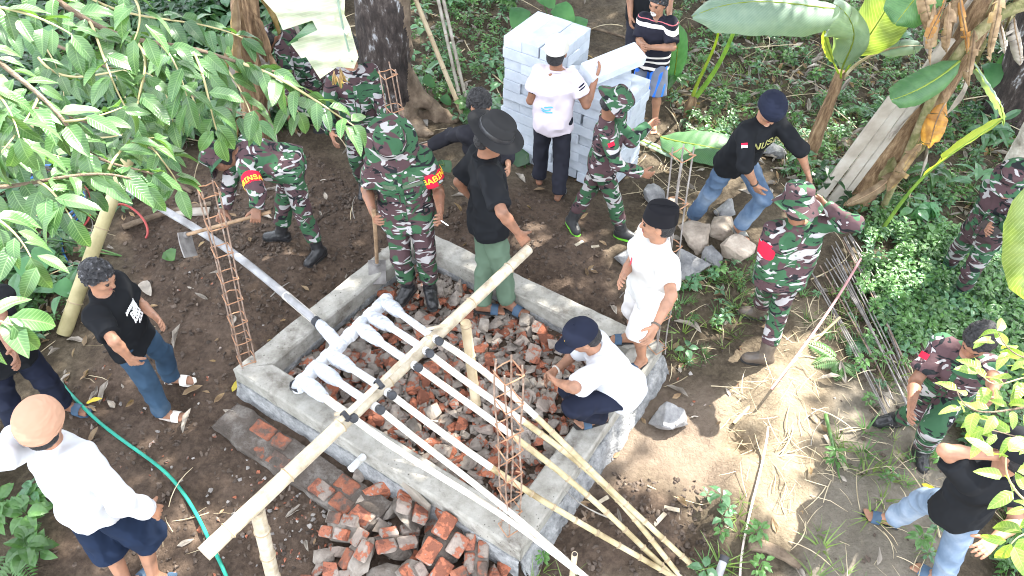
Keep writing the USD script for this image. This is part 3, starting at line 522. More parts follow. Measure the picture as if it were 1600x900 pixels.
def nets(F, lo, h, wr, wf, seed):
    """surface nets"""
    I = F < 0; n = F.shape
    c = np.zeros([k-1 for k in n], np.int16)
    for a in np.ndindex(2, 2, 2): c += I[a[0]:n[0]-1+a[0], a[1]:n[1]-1+a[1], a[2]:n[2]-1+a[2]]
    act = (c > 0) & (c < 8); idx = np.full(act.shape, -1); idx[act] = np.arange(act.sum()); cells = np.argwhere(act)
    acc = np.zeros((len(cells), 3)); cnt = np.zeros(len(cells))
    corner = [np.array(a) for a in np.ndindex(2, 2, 2)]
    val = {tuple(a): F[cells[:, 0]+a[0], cells[:, 1]+a[1], cells[:, 2]+a[2]] for a in corner}
    for a in corner:
        for k in range(3):
            if a[k]: continue
            b = a.copy(); b[k] = 1; va, vb = val[tuple(a)], val[tuple(b)]; m = (va < 0) != (vb < 0)
            t = va[m]/(va[m]-vb[m]); P = np.repeat(a[None].astype(float), m.sum(), 0); P[:, k] = t; acc[m] += P; cnt[m] += 1
    v = lo+(cells+acc/cnt[:, None])*h; faces = []
    for k in range(3):
        o = [x for x in range(3) if x != k]; sl0 = [slice(1, -1)]*3; sl1 = [slice(1, -1)]*3; sl0[k] = slice(0, -1); sl1[k] = slice(1, None)
        a, b = I[tuple(sl0)], I[tuple(sl1)]; e = np.argwhere(a != b); off = np.array([1, 1, 1]); off[k] = 0; e = e+off
        ins = I[e[:, 0], e[:, 1], e[:, 2]]
        def at(d0, d1):
            q = e.copy(); q[:, o[0]] -= d0; q[:, o[1]] -= d1; return idx[q[:, 0], q[:, 1], q[:, 2]]
        Q = np.stack([at(1, 1), at(0, 1), at(0, 0), at(1, 0)], 1); flip = ins if k != 1 else ~ins
        Q[~flip] = Q[~flip][:, ::-1]; faces.append(Q)
    Q = np.vstack(faces); Q = Q[(Q >= 0).all(1)]
    m = trimesh.Trimesh(v, np.vstack([Q[:, [0, 1, 2]], Q[:, [0, 2, 3]]]), process=False)
    if ((v[m.faces[:, 0]]-v.mean(0))*np.cross(v[m.faces[:, 1]]-v[m.faces[:, 0]], v[m.faces[:, 2]]-v[m.faces[:, 0]])).sum() < 0: m = trimesh.Trimesh(v, m.faces[:, ::-1], process=False)
    if wr:
        nn = m.vertex_normals; p = v*np.asarray(wf); w = meshkit.noise(p+1.3*meshkit.noise(p*.6, seed+5)[:, None], seed); w2 = meshkit.noise(p*2.3, seed+9)
        m.vertices = v+nn*(((1-np.abs(2*w-1)*2)*.75+(w2-.5)*.7)*wr)[:, None]
    return m
def join3(parent, px, py, L, sign):
    """end of a bone of length L from parent, seen at (px, py); sign -1: nearer to the camera"""
    r = ray(px, py); r = r/np.linalg.norm(r); o = parent-EYE; b = o@r; q = L*L-(o@o-b*b)
    t = b+(sign*math.sqrt(q) if q > 0 else 0); P = EYE+r*t
    return parent+nrm(P-parent)*min(np.linalg.norm(P-parent), L*1.12)
def ik(a, c, l1, l2, pole):
    d = c-a; D = np.linalg.norm(d); D = min(D, (l1+l2)*.999); u = nrm(d); x = (l1*l1-l2*l2+D*D)/(2*D); hgt = math.sqrt(max(l1*l1-x*x, 0))
    p = pole-u*(pole@u); return a+u*x+nrm(p)*hgt
DBG = {}
def hand(F, w, d, pn, s, curl=.5, thumb=1, spread=.12):
    """w wrist, d towards the fingers, pn palm normal, thumb +1/-1 side"""
    d = nrm(d); pn = nrm(pn-d*(pn@d)); sd = np.cross(d, pn)*thumb
    kn = [w+d*.088*s+sd*(.030-.02*k)*s for k in range(4)]
    for k in range(4): F.cone(w+sd*(.018-.012*k)*s, kn[k], .0165*s, .0125*s, .012)
    L = (.066, .074, .069, .054)
    for k in range(4):
        p = kn[k]; dd = nrm(d+sd*spread*(1.2-k*.8)); 
        for j in range(3):
            a = curl*(.55+.35*j); dd = nrm(dd*math.cos(a)+pn*math.sin(a)); q = p+dd*L[k]*s*(.44, .32, .26)[j]
            F.cone(p, q, (.0105-.001*j)*s, (.0098-.0013*j)*s, .004); p = q
    p = w+d*.03*s+sd*.03*s+pn*.006*s; dd = nrm(d*.62+sd*.7+pn*.25); q = p+dd*.042*s; F.cone(w+d*.015*s+sd*.012*s, p, .017*s, .0145*s, .012).cone(p, q, .0135*s, .011*s, .008)
    dd = nrm(dd+d*.45+pn*curl*.5); r = q+dd*.032*s; F.cone(q, r, .0108*s, .0088*s, .004)
def person(label, height, feet, hip, neck, head, yaw, chest=None, face=(0, 0), arms=None, toes=None, top='cloth_black', bottom='denim', skin='skin_brown', hair='hair_black', hat=None, shoes='slide', sleeve='short', legs='long', hem=.07, knees=None, tuck=0, seed=0, fz=(0, 0), extras=None, slim=1.0, hem_k=1.0, shoe_mat=('slide_grey', 'sole_dark'), roll=(0, 0), fine=1.0, hat_mat=None, curl=(.45, .45), palm=(None, None), hdir=(None, None)):
    t = thing('person', label, 'person'); s = height/1.7; chest = yaw if chest is None else chest
    f, l = yawv(yaw), yawv(yaw+90); cf, cl = yawv(chest), yawv(chest+90)
    A = []
    for k in range(2):
        px, py = feet[k][:2]; z = feet[k][2] if len(feet[k]) > 2 and feet[k][2] is not None else None
        if z is None: P = G(px, py, .075*s)
        else: P = WZ(px, py, z+.075*s)
        A.append(P)
    yb = (A[0][1]+A[1][1])/2
    am = (A[0]+A[1])/2; ndy = neck[2] if len(neck) > 2 else 0; hdy = head[2] if len(head) > 2 else 0
    if hip is None or len(hip) == 1:
        for _ in range(40):
            nk = WY(neck[0], neck[1], yb+ndy); height = np.linalg.norm(nk-am)/.775
            HRAW = height if _ == 0 else HRAW
            if height > 1.80: ndy += .015
            elif height < 1.56: ndy -= .015
            else: break
        s = height/1.7; hp = am+(nk-am)*.625
        if hip: hp = hp+f*hip[0]
        hd = WY(head[0], head[1], yb+ndy+hdy)
    else:
        hp = WY(hip[0], hip[1], yb+(hip[2] if len(hip) > 2 else 0)); nk = WY(neck[0], neck[1], yb+ndy); hd = WY(head[0], head[1], yb+hdy)
    hd = nk+nrm(hd-nk)*.112*height
    sp = nrm(nk-hp); cl = nrm(cl-sp*(cl@sp)); cfw = np.cross(cl, sp); hl = nrm(l-sp*(l@sp)*.6); hf = nrm(np.cross(hl, sp))
    HJ = [hp+hl*.082*s, hp-hl*.082*s]; SJ = [nk+cl*.155*s*slim-sp*.045*s, nk-cl*.155*s*slim-sp*.045*s]
    LT, LS, LU, LF = .245*height, .245*height, .172*height, .150*height
    K = []
    for k in range(2):
        if knees and knees[k] is not None:
            K.append(join3(HJ[k], knees[k][0], knees[k][1], LT, knees[k][2]))
        else: K.append(ik(HJ[k], A[k], LT, LS, f+(.25, -.25)[k]*l))
    E, Wr = [], []
    for k in range(2):
        (ex, ey, es), (wx, wy, ws) = arms[k]
        e = join3(SJ[k], ex, ey, LU, es); E.append(e); Wr.append(join3(e, wx, wy, LF, ws))
    DBG[t.GetName()] = dict(label=label[:30], torso=np.linalg.norm(nk-hp)/height, legs=[np.linalg.norm(A[k]-HJ[k])/height for k in (0, 1)], head=height, raw=HRAW if hip is None else 0, arm=[(np.linalg.norm(E[k]-SJ[k])/height, np.linalg.norm(Wr[k]-E[k])/height) for k in (0, 1)], hipz=hp[2], neckz=nk[2], top=hd[2])
    # head frame
    hy, hpitch = face[0], math.radians(face[1]); hfw0 = yawv(hy); hlft = yawv(hy+90)
    if roll[0]: pass
    hfw = hfw0*math.cos(hpitch)+np.array([0, 0, 1])*math.sin(hpitch); hup = np.cross(hfw, hlft); HR = np.stack([hfw, hlft, hup], 1); q = s*1.09
    hp3 = lambda a, b, c: hd+HR@np.array([a, b, c])*q
    Fh = Field(); Fh.ell(hp3(-.012, 0, .022), HR, np.array([.094, .073, .094])*q, .02).ell(hp3(.02, 0, -.015), HR, np.array([.068, .062, .085])*q, .03).cone(hp3(.03, 0, -.05), hp3(.058, 0, -.093), .045*q, .026*q, .03)
    Fh.cone(hp3(.082, 0, .012), hp3(.098, 0, -.026), .010*q, .015*q, .012).cone(hp3(.074, .024, .03), hp3(.074, -.024, .03), .017*q, .017*q, .02)
    for sgn in (1, -1):
        Fh.ell(hp3(-.004, sgn*.076, -.004), HR, np.array([.020, .010, .032])*q, .008).ell(hp3(.058, sgn*.036, -.02), HR, np.array([.02, .02, .02])*q, .02)
    for sgn in (1, -1): Fh.sub(hp3(.094, sgn*.031, .012), HR, np.array([.016, .018, .010])*q, .01)
    Fh.sub(hp3(.1, 0, -.062), HR, np.array([.012, .025, .003])*q, .006)
    Fh.cone(hp3(-.02, 0, -.05), nk-sp*.02*s, .056*s, .062*s, .03)
    parts = [Fh.mesh(.0065)]
    B = Field(); c_ = nk-sp*.13*s
    B.cone(nk-sp*.03*s, hp, .075*s, .085*s, .04)
    for k in range(2):
        B.cone(nk-sp*.02*s, SJ[k], .05*s, .05*s, .04); B.cone(SJ[k], E[k], .050*s, .040*s, .02); 
        m_ = E[k]+(Wr[k]-E[k])*.3; B.cone(E[k], m_, .040*s, .041*s, .015).cone(m_, Wr[k], .041*s, .026*s, .015)
        if legs != 'none':
            B.cone(HJ[k], K[k], .078*s, .052*s, .03); m_ = K[k]+(A[k]-K[k])*.3; B.cone(K[k], m_, .050*s, .053*s, .02).cone(m_, A[k], .053*s, .033*s, .02)
    TO = []
    for k in range(2):
        ty = yawv(toes[k] if toes is not None else yaw+(12, -12)[k]); tl = np.cross([0, 0, 1], ty); a = A[k]; g0 = a-[0, 0, .075*s]; TO.append((ty, tl, g0))
        if shoes in ('bare', 'slide'):
            cutp = ((g0+[0, 0, .004], [0, 0, -1]),)
            B.cone(a, g0+ty*-.035*s+[0, 0, .03*s], .034*s, .031*s, .02, cutp).cone(a+ty*.01, g0+ty*.10*s+[0, 0, .022*s], .036*s, .026*s, .03, cutp).cone(g0-ty*.03*s+[0, 0, .024], g0+ty*.1*s+[0, 0, .018], .03*s, .034*s, .02, cutp)
            for j in range(5):
                o = (j-2)*.0155*s*(1 if k == 0 else -1); ln = (.182, .178, .17, .16, .148)[j if k == 0 else j]*s
                o = (2-j)*.0155*s*(-1 if k == 0 else 1); B.cone(g0+ty*.10*s+tl*o*.9+[0, 0, .014], g0+ty*ln+tl*o*1.15+[0, 0, .011], .013*s, (.0115 if j else .014)*s, .006, cutp)
    parts.append(B.mesh(.0095))
    for k in range(2):
        Fq = Field(); d_ = nrm(Wr[k]-E[k]); inward = (cl*(-1 if k == 0 else 1)*.8+cfw*-.2) if palm[k] is None else np.array(palm[k], float)
        dd = d_ if hdir[k] is None else np.array(hdir[k], float); th = np.sign(np.cross(dd, inward)@cfw) or 1
        if palm[k] is not None: th = 1 if k == 0 else -1; th = -th
        hand(Fq, Wr[k]-d_*.008, dd, inward, s, curl[k], th); Fq.cone(Wr[k]-d_*.03*s, Wr[k]+d_*.005, .027*s, .025*s, .01)
        parts.append(Fq.mesh(.0048))
    obj('body', cat(parts), skin, t, True)
    # face details
    for sgn in (1, -1):
        obj('eye', xf(trimesh.creation.icosphere(2, .0105*q), np.eye(3), hp3(.0805, sgn*.031, .010)), 'eye_dark', t, True)
        obj('eyebrow', tube([hp3(.087, sgn*.015, .029), hp3(.0895, sgn*.031, .034), hp3(.079, sgn*.05, .029)], [.003, .0045, .0025], 6), 'hair_black', t, True)
    obj('mouth', trimesh.util.concatenate([xf(trimesh.creation.icosphere(2, 1.0), HR@np.diag([.010, .023, .006])*q, hp3(.083, 0, -.0555)), xf(trimesh.creation.icosphere(2, 1.0), HR@np.diag([.011, .019, .007])*q, hp3(.080, 0, -.066))]), 'lips', t, True)
    # hair
    if hair:
        hk = 1.0 if hat is None else .93; hn = .016 if hat is None else .004
        Hf = Field(); cutp = ((hp3(.082, 0, .068), HR@np.array([.62, 0, -.785])),)
        Hf.ell(hp3(-.018, 0, .026), HR, np.array([.104, .084, .106])*q*hk, .01, cutp)
        Hf.ell(hp3(-.05, 0, -.03), HR, np.array([.065, .07, .07])*q, .02, ((hp3(-.012, 0, 0), HR@np.array([1., 0, 0])), (hp3(0, 0, -.07), HR@np.array([0., 0, -1]))))
        obj('hair', Hf.mesh(.0065, (), hn, (55, 55, 40), seed), hair, t, True)
    # trousers
    if legs in ('long', 'shorts', 'capri'):
        P = Field(); w = 1.0 if legs == 'long' else 1.0
        for k, sg in ((0, 1), (1, -1)):
            P.cone(hp+sp*.10*s+hl*sg*.062*s, HJ[k]-sp*.0*s, .084*s, .098*s, .05, ((hp+sp*.0*s, sp),))
            if legs == 'shorts': P.cone(HJ[k], K[k]+(K[k]-HJ[k])*.22, .100*s, .108*s, .03, ((K[k]+nrm(K[k]-HJ[k])*(.02 if seed != 3 else .10)*s, nrm(K[k]-HJ[k])),))
            else:
                fl = A[k]+(K[k]-A[k])*(.03 if legs == 'long' and shoes not in ('boot', 'rubber') else (.34 if shoes == 'rubber' else .30) if legs == 'long' else .33); u = nrm(A[k]-K[k])
                P.cone(HJ[k], K[k], .097*s, .076*s, .03).cone(K[k], fl, .075*s, .070*s, .02, ((fl, u),))
        P.ell(hp-hf*.04*s-sp*.03*s, np.stack([hf, hl, sp], 1), np.array([.074, .115, .09])*s, .04, ((hp+sp*.0*s, sp),))
        nm = 'trousers' if legs == 'long' else 'shorts'
        bottom = 'camouflage_trousers' if bottom == 'camouflage_cloth' else bottom
        obj(nm, P.mesh(.009, (), .013, (9, 9, 6.5), seed+3), bottom, t, True)
    # shirt
    ncut = ((nk+sp*.022*s, nrm(sp+cfw*.15)),); S = Field(); hm = hp-sp*hem*s; R3 = np.stack([cfw, cl, sp], 1); R4 = np.stack([hf, hl, sp], 1)
    S.cone(nk-sp*.01*s, nk-sp*.2*s, .080*s, .10*s, .05, ncut)
    for k, sg in ((0, 1), (1, -1)):
        S.cone(hp-sp*(hem+.08)*s+hl*sg*.066*s*hem_k, nk+cl*sg*.078*s*slim-sp*.15*s, .130*s*slim*hem_k, .108*s*slim, .05, ((hm, -sp),))
        S.cone(nk+cl*sg*.035*s-sp*.03*s, SJ[k], .058*s, .070*s, .045, ncut)
        L = {'short': .62, 'half': .95, 'long': 1.0, 'none': .1}[sleeve] if isinstance(sleeve, str) else sleeve
        lk = L if np.isscalar(L) else L[k]
        if lk <= 1.0 and sleeve != 'long':
            e_ = SJ[k]+(E[k]-SJ[k])*lk; u = nrm(E[k]-SJ[k]); S.cone(SJ[k], e_+u*.06, .076*s, .078*s, .035, ((e_, u),))
        else:
            fr = .93 if sleeve == 'long' else lk-1; e_ = E[k]+(Wr[k]-E[k])*fr; u = nrm(Wr[k]-E[k])
            S.cone(SJ[k], E[k], .074*s, .064*s, .035).cone(E[k], e_+u*.03, .063*s, .050*s, .02, ((e_, u),))
    S.ell(nk-sp*.2*s+cfw*.035*s, R3, np.array([.105, .15*slim, .16])*s, .05).ell(hp+sp*.12*s+hf*.03*s, R4, np.array([.118, .13*slim, .16])*s, .05, ((hm, -sp),)).ell(hp-hf*.05*s-sp*.02*s, R4, np.array([.106, .145, .14])*s, .05, ((hm, -sp),))
    sh = S.mesh(.009, (), .017, (8, 8, 6.5), seed+11)
    obj('shirt', sh, top, t, True)
    col = tube([nk+sp*.012*s+(cl*math.cos(a)*.072+cfw*math.sin(a)*.078-sp*.028*(math.sin(a)+.2))*s for a in np.linspace(0, 2*np.pi, 25)[:-1]], .0095*s, 6, False, True)
    obj('collar', col, (extras or {}).get('collar', top), t, True)
    # shoes
    for k in range(2):
        ty, tl, g0 = TO[k]; u = nrm(K[k]-A[k]); RR = np.stack([ty, tl, [0, 0, 1]], 1)
        if shoes in ('boot', 'rubber'):
            X = Field(); cutp = ((g0+[0, 0, .014], [0, 0, -1]),); ht = .36 if shoes == 'rubber' else .36; tp = A[k]+(K[k]-A[k])*ht*1.05; rr = 1.15 if shoes == 'rubber' else 1.0
            X.cone(A[k], tp, .050*s*rr, .058*s*rr, .02, ((tp, u),)).cone(A[k], g0-ty*.03*s+[0, 0, .045], .05*s, .043*s, .02, cutp).cone(g0-ty*.03*s+[0, 0, .05], g0+ty*.15*s+[0, 0, .032], .046*s, .041*s, .03, cutp).cone(A[k]+ty*.02, g0+ty*.12*s+[0, 0, .04], .045*s, .04*s, .03, cutp)
            bo = obj('boot', X.mesh(.0075, (), .004 if shoes == 'boot' else .003, (22, 22, 22), seed+k), shoe_mat[0], t, True)
            so = Field(); pol = hull(np.vstack([np.c_[[(g0+ty*a*s+tl*b*s)[:2] for a, b in ((-.078, .02), (-.078, -.02), (-.06, .042), (-.06, -.042), (.05, .046), (.05, -.046), (.14, .047), (.14, -.047), (.185, .03), (.185, -.03), (.2, 0))], np.full(11, g0[2]+zz)] for zz in (-.004, .02)]))
            obj('sole', pol, shoe_mat[1], bo)
            if shoes == 'boot':
                for j in range(4): 
                    c_ = A[k]+ty*(.052+.012*(3-j)*.4)*s+u*(.0+.028*j)*s; obj('lace', tube([c_-tl*.022*s, c_+ty*.005, c_+tl*.022*s], .0035, 5), shoe_mat[0], bo)
        elif shoes == 'slide':
            sg = [(-.06, .03), (-.07, 0), (-.06, -.03), (.04, .042), (.04, -.042), (.13, .05), (.13, -.05), (.18, .035), (.18, -.035), (.195, 0)]
            ss_ = obj('sandal_sole', hull(np.vstack([np.c_[[(g0+ty*a*s*1.05+tl*b*s)[:2] for a, b in sg], np.full(len(sg), g0[2]+zz)] for zz in (-.022, .003)])), shoe_mat[1], t)
            st = []
            for a in np.linspace(.075, .135, 5): st.append([g0+ty*a*s+tl*math.cos(th)*.052*s+np.array([0, 0, .005+math.sin(th)*(.064-(a-.075)*.25)*s]) for th in np.linspace(0, np.pi, 12)])
            st = np.array(st); n5, n12 = st.shape[:2]; i, j = np.meshgrid(np.arange(n5-1), np.arange(n12-1), indexing='ij'); qd = np.stack([i*n12+j, i*n12+j+1, (i+1)*n12+j+1, (i+1)*n12+j], -1).reshape(-1, 4)
            up_ = st.reshape(-1, 3); inn = up_-(up_-(g0+ty*.1*s))*.12; nv = len(up_)
            obj('sandal_strap', (np.vstack([up_, inn]), np.vstack([qd, qd[:, ::-1]+nv])), shoe_mat[0], ss_, True)
    # hats
    hm_ = hat_mat or ('camouflage_hat' if top.startswith('camou') else top)
    def place(m, up=.03, back=0.0, tilt=0.0, roll_=0.0):
        ct, st_ = math.cos(tilt), math.sin(tilt); T = HR@np.array([[ct, 0, st_], [0, 1, 0], [-st_, 0, ct]])
        return xf(m, T*q*1.1, hp3(-.012+back, 0, up))
    def floppy(m, amp, sd):
        v = m.vertices; r = np.hypot(v[:, 0], v[:, 1]); a = np.arctan2(v[:, 1], v[:, 0]); w = np.clip((r-.095)/.06, 0, 1); m.vertices[:, 2] += w*amp*(np.sin(a*2+sd)+.6*np.sin(a*3+2*sd)); return m
    if hat == 'boonie':
        pr = [(.0, .112), (.05, .110), (.078, .100), (.088, .085), (.092, .05), (.094, .018), (.10, .012), (.125, -.006), (.150, -.028), (.153, -.032), (.150, -.034), (.12, -.014), (.092, .004), (.088, .03)]
        ht_ = obj('hat', place(floppy(lathe(pr, 40, 1.12, .98), .014, seed), .045, 0, .05), hm_, t, 40); obj('hat_band', place(lathe([(.0955, .012), (.0965, .014), (.0963, .034), (.095, .036)], 40, 1.12, .98), .045, 0, .05), hm_, ht_, 40)
    elif hat == 'brim':
        pr = [(.0, .100), (.03, .097), (.06, .105), (.078, .100), (.086, .082), (.092, .03), (.098, .016), (.125, .008), (.152, .012), (.156, .010), (.152, .006), (.12, .000), (.09, .006)]
        ht_ = obj('hat', place(floppy(lathe(pr, 40, 1.15, 1.0), .007, 1.0), .045, 0, .06), hm_, t, 40); obj('hat_band', place(lathe([(.0985, .017), (.0975, .03), (.0935, .042), (.092, .042)], 40, 1.15, 1.0), .045, 0, .06), 'leather_black', ht_, 40)
    elif hat == 'peci':
        pr = [(.0, .098), (.05, .100), (.066, .099), (.074, .092), (.080, .05), (.084, .0), (.080, -.003), (.076, .02)]
        ht_ = obj('hat', place(lathe(pr, 40, 1.22, 1.02), .035, -.004, -.12), hm_, t, 40); obj('crease', place(tube([[.08*math.cos(a)*1.0, .006*math.sin(a), .1005] for a in np.linspace(0, 2*np.pi, 16)[:-1]], .003, 5, False, True), .035, -.004, -.12), hm_, ht_, True)
    elif hat == 'beanie':
        Hf = Field(); Hf.ell(hp3(-.014, 0, .035), HR, np.array([.122, .101, .116])*q, .01, ((hp3(.09, 0, .03), HR@nrm([.30, 0, -1.])),))
        ht_ = obj('hat', Hf.mesh(.0065, (), .003, (18, 18, 40), seed), hm_, t, True)
        obj('hat_seam', place(tube([[.112*math.cos(a)*.97, .094*math.sin(a)*.97, .012*math.cos(a)] for a in np.linspace(0, 2*np.pi, 30)[:-1]], .003, 5, False, True), .012, 0, 0), hm_, ht_, True)
    elif hat == 'cap':
        pr = [(.0, .102), (.03, .100), (.06, .088), (.08, .062), (.090, .025), (.092, 0.0), (.088, -.002)]
        ht_ = obj('hat', place(lathe(pr, 36, 1.16, .98), .035, 0, -.05), hm_, t, 50)
        rows = []
        for r in np.linspace(0, 1, 6): rows.append([[ (.088*math.cos(a)*1.16+r*.078*math.cos(a*.75)), .088*math.sin(a)*(1-.12*r), .004-.02*r-.022*(math.sin(a)**2)*(r+.2)] for a in np.linspace(-1.05, 1.05, 12)])
        V = np.array(rows).reshape(-1, 3); i, j = np.meshgrid(np.arange(5), np.arange(11), indexing='ij'); qd = np.stack([i*12+j, (i+1)*12+j, (i+1)*12+j+1, i*12+j+1], -1).reshape(-1, 4)
        V2 = V-[0, 0, .004]; obj('cap_visor', place(trimesh.Trimesh(np.vstack([V, V2]), np.vstack([qd[:, [0, 1, 2]], qd[:, [0, 2, 3]], (qd+72)[:, [2, 1, 0]], (qd+72)[:, [3, 2, 0]]]), process=False), .035, 0, -.05), hm_, ht_, True)
        obj('cap_button', place(xf(trimesh.creation.icosphere(1, .006), np.eye(3), [0, 0, .103]), .035, 0, -.05), hm_, ht_, True)
    return dict(t=t, s=s, hip=hp, neck=nk, SJ=SJ, E=E, W=Wr, A=A, K=K, sp=sp, cf=cfw, cl=cl, shirt=sh, HR=HR, hd=hd, hp3=hp3, q=q, TO=TO)
def on_shirt(p, mesh, origin, right, up, normal, off=.0035, surf=None):
    """lays flat lettering onto the cloth: local xy -> right, up; depth from the shirt under it"""
    sv = (surf or p['shirt']).vertices; sn = (surf or p['shirt']).vertex_normals; m = sn@normal > .15
    T = cKDTree(np.c_[(sv[m]-origin)@right, (sv[m]-origin)@up]); dep = (sv[m]-origin)@normal
    v, f = trimesh.remesh.subdivide_to_size(mesh.vertices, mesh.faces, .02); _, i = T.query(v[:, :2], 5); z = np.sort(dep[i], 1)[:, -2]
    return trimesh.Trimesh(origin+v[:, :1]*right+v[:, 1:2]*up+(z+off+v[:, 2])[:, None]*normal, f, process=False)
def around(mesh, a, b, radius, start, xdir):
    """wraps lettering round a limb from a to b: x goes round, y along b-a"""
    u = nrm(b-a); x = nrm(xdir-u*(xdir@u)); y = np.cross(u, x); v, f = trimesh.remesh.subdivide_to_size(mesh.vertices, mesh.faces, .02)
    th = start+v[:, 0]/radius; r = radius+.002+v[:, 2]
    return trimesh.Trimesh(a+u*v[:, 1:2]+(r*np.cos(th))[:, None]*x+(r*np.sin(th))[:, None]*y, f, process=False)
def band(p, k, f0, f1, mat, name, pad=.004, r0=.079, r1=.082):
    a, b = p['SJ'][k], p['E'][k]; s = p['s']; u = nrm(b-a); A0, A1 = a+(b-a)*f0, a+(b-a)*f1
    m = tube([A0, A0+(A1-A0)*.15, A0+(A1-A0)*.5, A0+(A1-A0)*.85, A1], np.array([r0, r0+pad, (r0+r1)/2+pad+.002, r1+pad, r1])*s, 20)
    m = subdiv(m, .03); return obj(name, m, mat, p['t'], True)
# ---------------------------------------------------------------- the people in the clearing
PP = {}
PP['tee'] = person('greying man in a black printed T-shirt and blue jeans beside the bamboo pole', 1.66, [(266, 588), (254, 643)], None, (160, 460), (153, 419), -5, face=(-18, -22), arms=[((216, 472, 1), (243, 495, -1)), ((178, 533, -1), (203, 560, 1))], toes=(2, -5), top='cloth_black', bottom='denim_dark', skin='skin_tan', hair='hair_grey', sleeve=.78, hem=.10, seed=2, shoe_mat=('slide_white', 'slide_white'))
PP['cap3'] = person('boy in a peach beanie, white long-sleeved top and navy shorts, seen from behind', 1.62, [(200, 916), (240, 902)], None, (82, 692), (68, 664), 72, face=(95, -5), arms=[((6, 714, -1), (24, 676, 1)), ((188, 784, -1), (234, 796, 1))], toes=(60, 5), top='cloth_white', bottom='cloth_navy_shorts', skin='skin_tan', hat='beanie', hat_mat='cloth_peach', sleeve='long', legs='shorts', hem=.06, seed=3, shoe_mat=('slide_blue', 'sole_dark'), hem_k=1.03)
PP['edge'] = person('person in black shirt and dark trousers cut off by the left edge behind leaves', 1.66, [(99, 630), (32, 672)], None, (-44, 474), (-54, 432), -45, arms=[((0, 505, -1), (20, 548, -1)), ((-66, 545, -1), (-40, 600, -1))], toes=(-10, -50), top='cloth_black', bottom='cloth_navy', skin='skin_brown', hem=.13, seed=4, shoe_mat=('slide_blue', 'slide_blue'))
PP['bent'] = person('soldier with a red armband bending over behind the leftmost rebar cage', 1.68, [(498, 392), (440, 366)], (455, 258, .12), (377, 240, .02), (324, 256, .02), 185, face=(182, -55), arms=[((403, 304, -1), (401, 326, 0)), ((354, 298, 1), (349, 328, 0))], toes=(238, 178), top='camouflage_cloth', bottom='camouflage_cloth', hat='boonie', shoes='boot', sleeve='long', hem=.05, seed=5, shoe_mat=('leather_black', 'sole_dark'), curl=(1.1, 1.1))
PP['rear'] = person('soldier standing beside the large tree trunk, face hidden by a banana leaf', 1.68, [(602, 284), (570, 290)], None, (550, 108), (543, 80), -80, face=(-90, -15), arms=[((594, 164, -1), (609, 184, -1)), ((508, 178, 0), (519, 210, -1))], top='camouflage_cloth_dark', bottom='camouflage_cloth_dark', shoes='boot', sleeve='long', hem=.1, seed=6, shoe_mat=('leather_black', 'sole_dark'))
PP['hoe'] = person('soldier in boonie hat and red armband standing on the rubble holding a hoe', 1.74, [(672, 450, .23), (639, 447, .23)], None, (622, 240), (611, 228, -.13), -85, face=(-84, -38), arms=[((685, 297, 1), (688, 328, -1)), ((573, 296, 1), (582, 330, -1))], toes=(-78, -115), top='camouflage_cloth', bottom='camouflage_cloth', hat='boonie', shoes='boot', sleeve=.72, hem=.13, seed=7, shoe_mat=('leather_black', 'sole_dark'), curl=(.8, 1.0), hem_k=1.04)
PP['dark'] = person('man in a dark grey long-sleeved shirt resting his arm behind the soldier', 1.66, [(786, 332), (757, 340)], None, (749, 192), (750, 163), -55, face=(-48, -26), arms=[((792, 228, -1), (794, 255, -1)), ((706, 212, 1), (668, 229, 1))], top='cloth_charcoal', bottom='cloth_black_trousers', skin='skin_tan', sleeve='long', hem=.09, seed=8)
PP['hat8'] = person('man in a black brimmed hat, black T-shirt and sage trousers holding the bamboo end', 1.66, [(753, 474, .18), (793, 470, .18)], None, (757, 249), (768, 224), 15, face=(-14, -24), arms=[((717, 284, 1), (740, 312, 1)), ((784, 332, -1), (812, 367, 1))], toes=(-5, -32), top='cloth_black', bottom='cloth_sage', skin='skin_brown', hat='brim', hat_mat='cloth_hat_black', sleeve=.82, hem=.10, seed=9, shoe_mat=('slide_blue', 'sole_dark'), curl=(.5, .9))
PP['stack'] = person('man in a white cap and pale T-shirt lifting a block off the stack', 1.66, [(842, 276), (873, 301)], None, (869, 111), (870, 84), 80, face=(72, 2), arms=[((829, 157, 1), (848, 140, 1)), ((916, 164, 1), (931, 122, 1))], toes=(100, 70), top='cloth_pinkish', bottom='cloth_black_trousers', skin='skin_brown', hat='cap', hat_mat='cloth_cap_white', sleeve=.6, hem=.11, seed=10, shoe_mat=('slide_grey', 'sole_dark'), curl=(.4, .3))
PP['boots'] = person('soldier in boonie hat and black boots with lime soles beside the block stack', 1.70, [(893, 344), (971, 362)], None, (950, 188), (960, 164, -.03), -8, face=(-8, -42), arms=[((986, 218, 1), (1012, 198, 1)), ((966, 258, -1), (1002, 270, 1))], toes=(-70, -20), top='camouflage_cloth', bottom='camouflage_cloth', hat='boonie', shoes='rubber', sleeve='long', hem=.08, seed=11, shoe_mat=('rubber_black', 'sole_lime'))
PP['polo'] = person('older man in a striped polo shirt and blue shorts with folded hands', 1.62, [(1023, 190), (1000, 168)], None, (1026, 28), (1028, 4, -.03), -110, face=(-128, -12), arms=[((1051, 74, -1), (1013, 74, -1)), ((999, 62, 0), (1003, 70, -1))], top='striped_polo', bottom='cloth_blue_shorts', skin='skin_tan', hair='hair_grey', sleeve=.85, legs='shorts', shoes='bare', hem=.12, seed=12, hem_k=1.02)
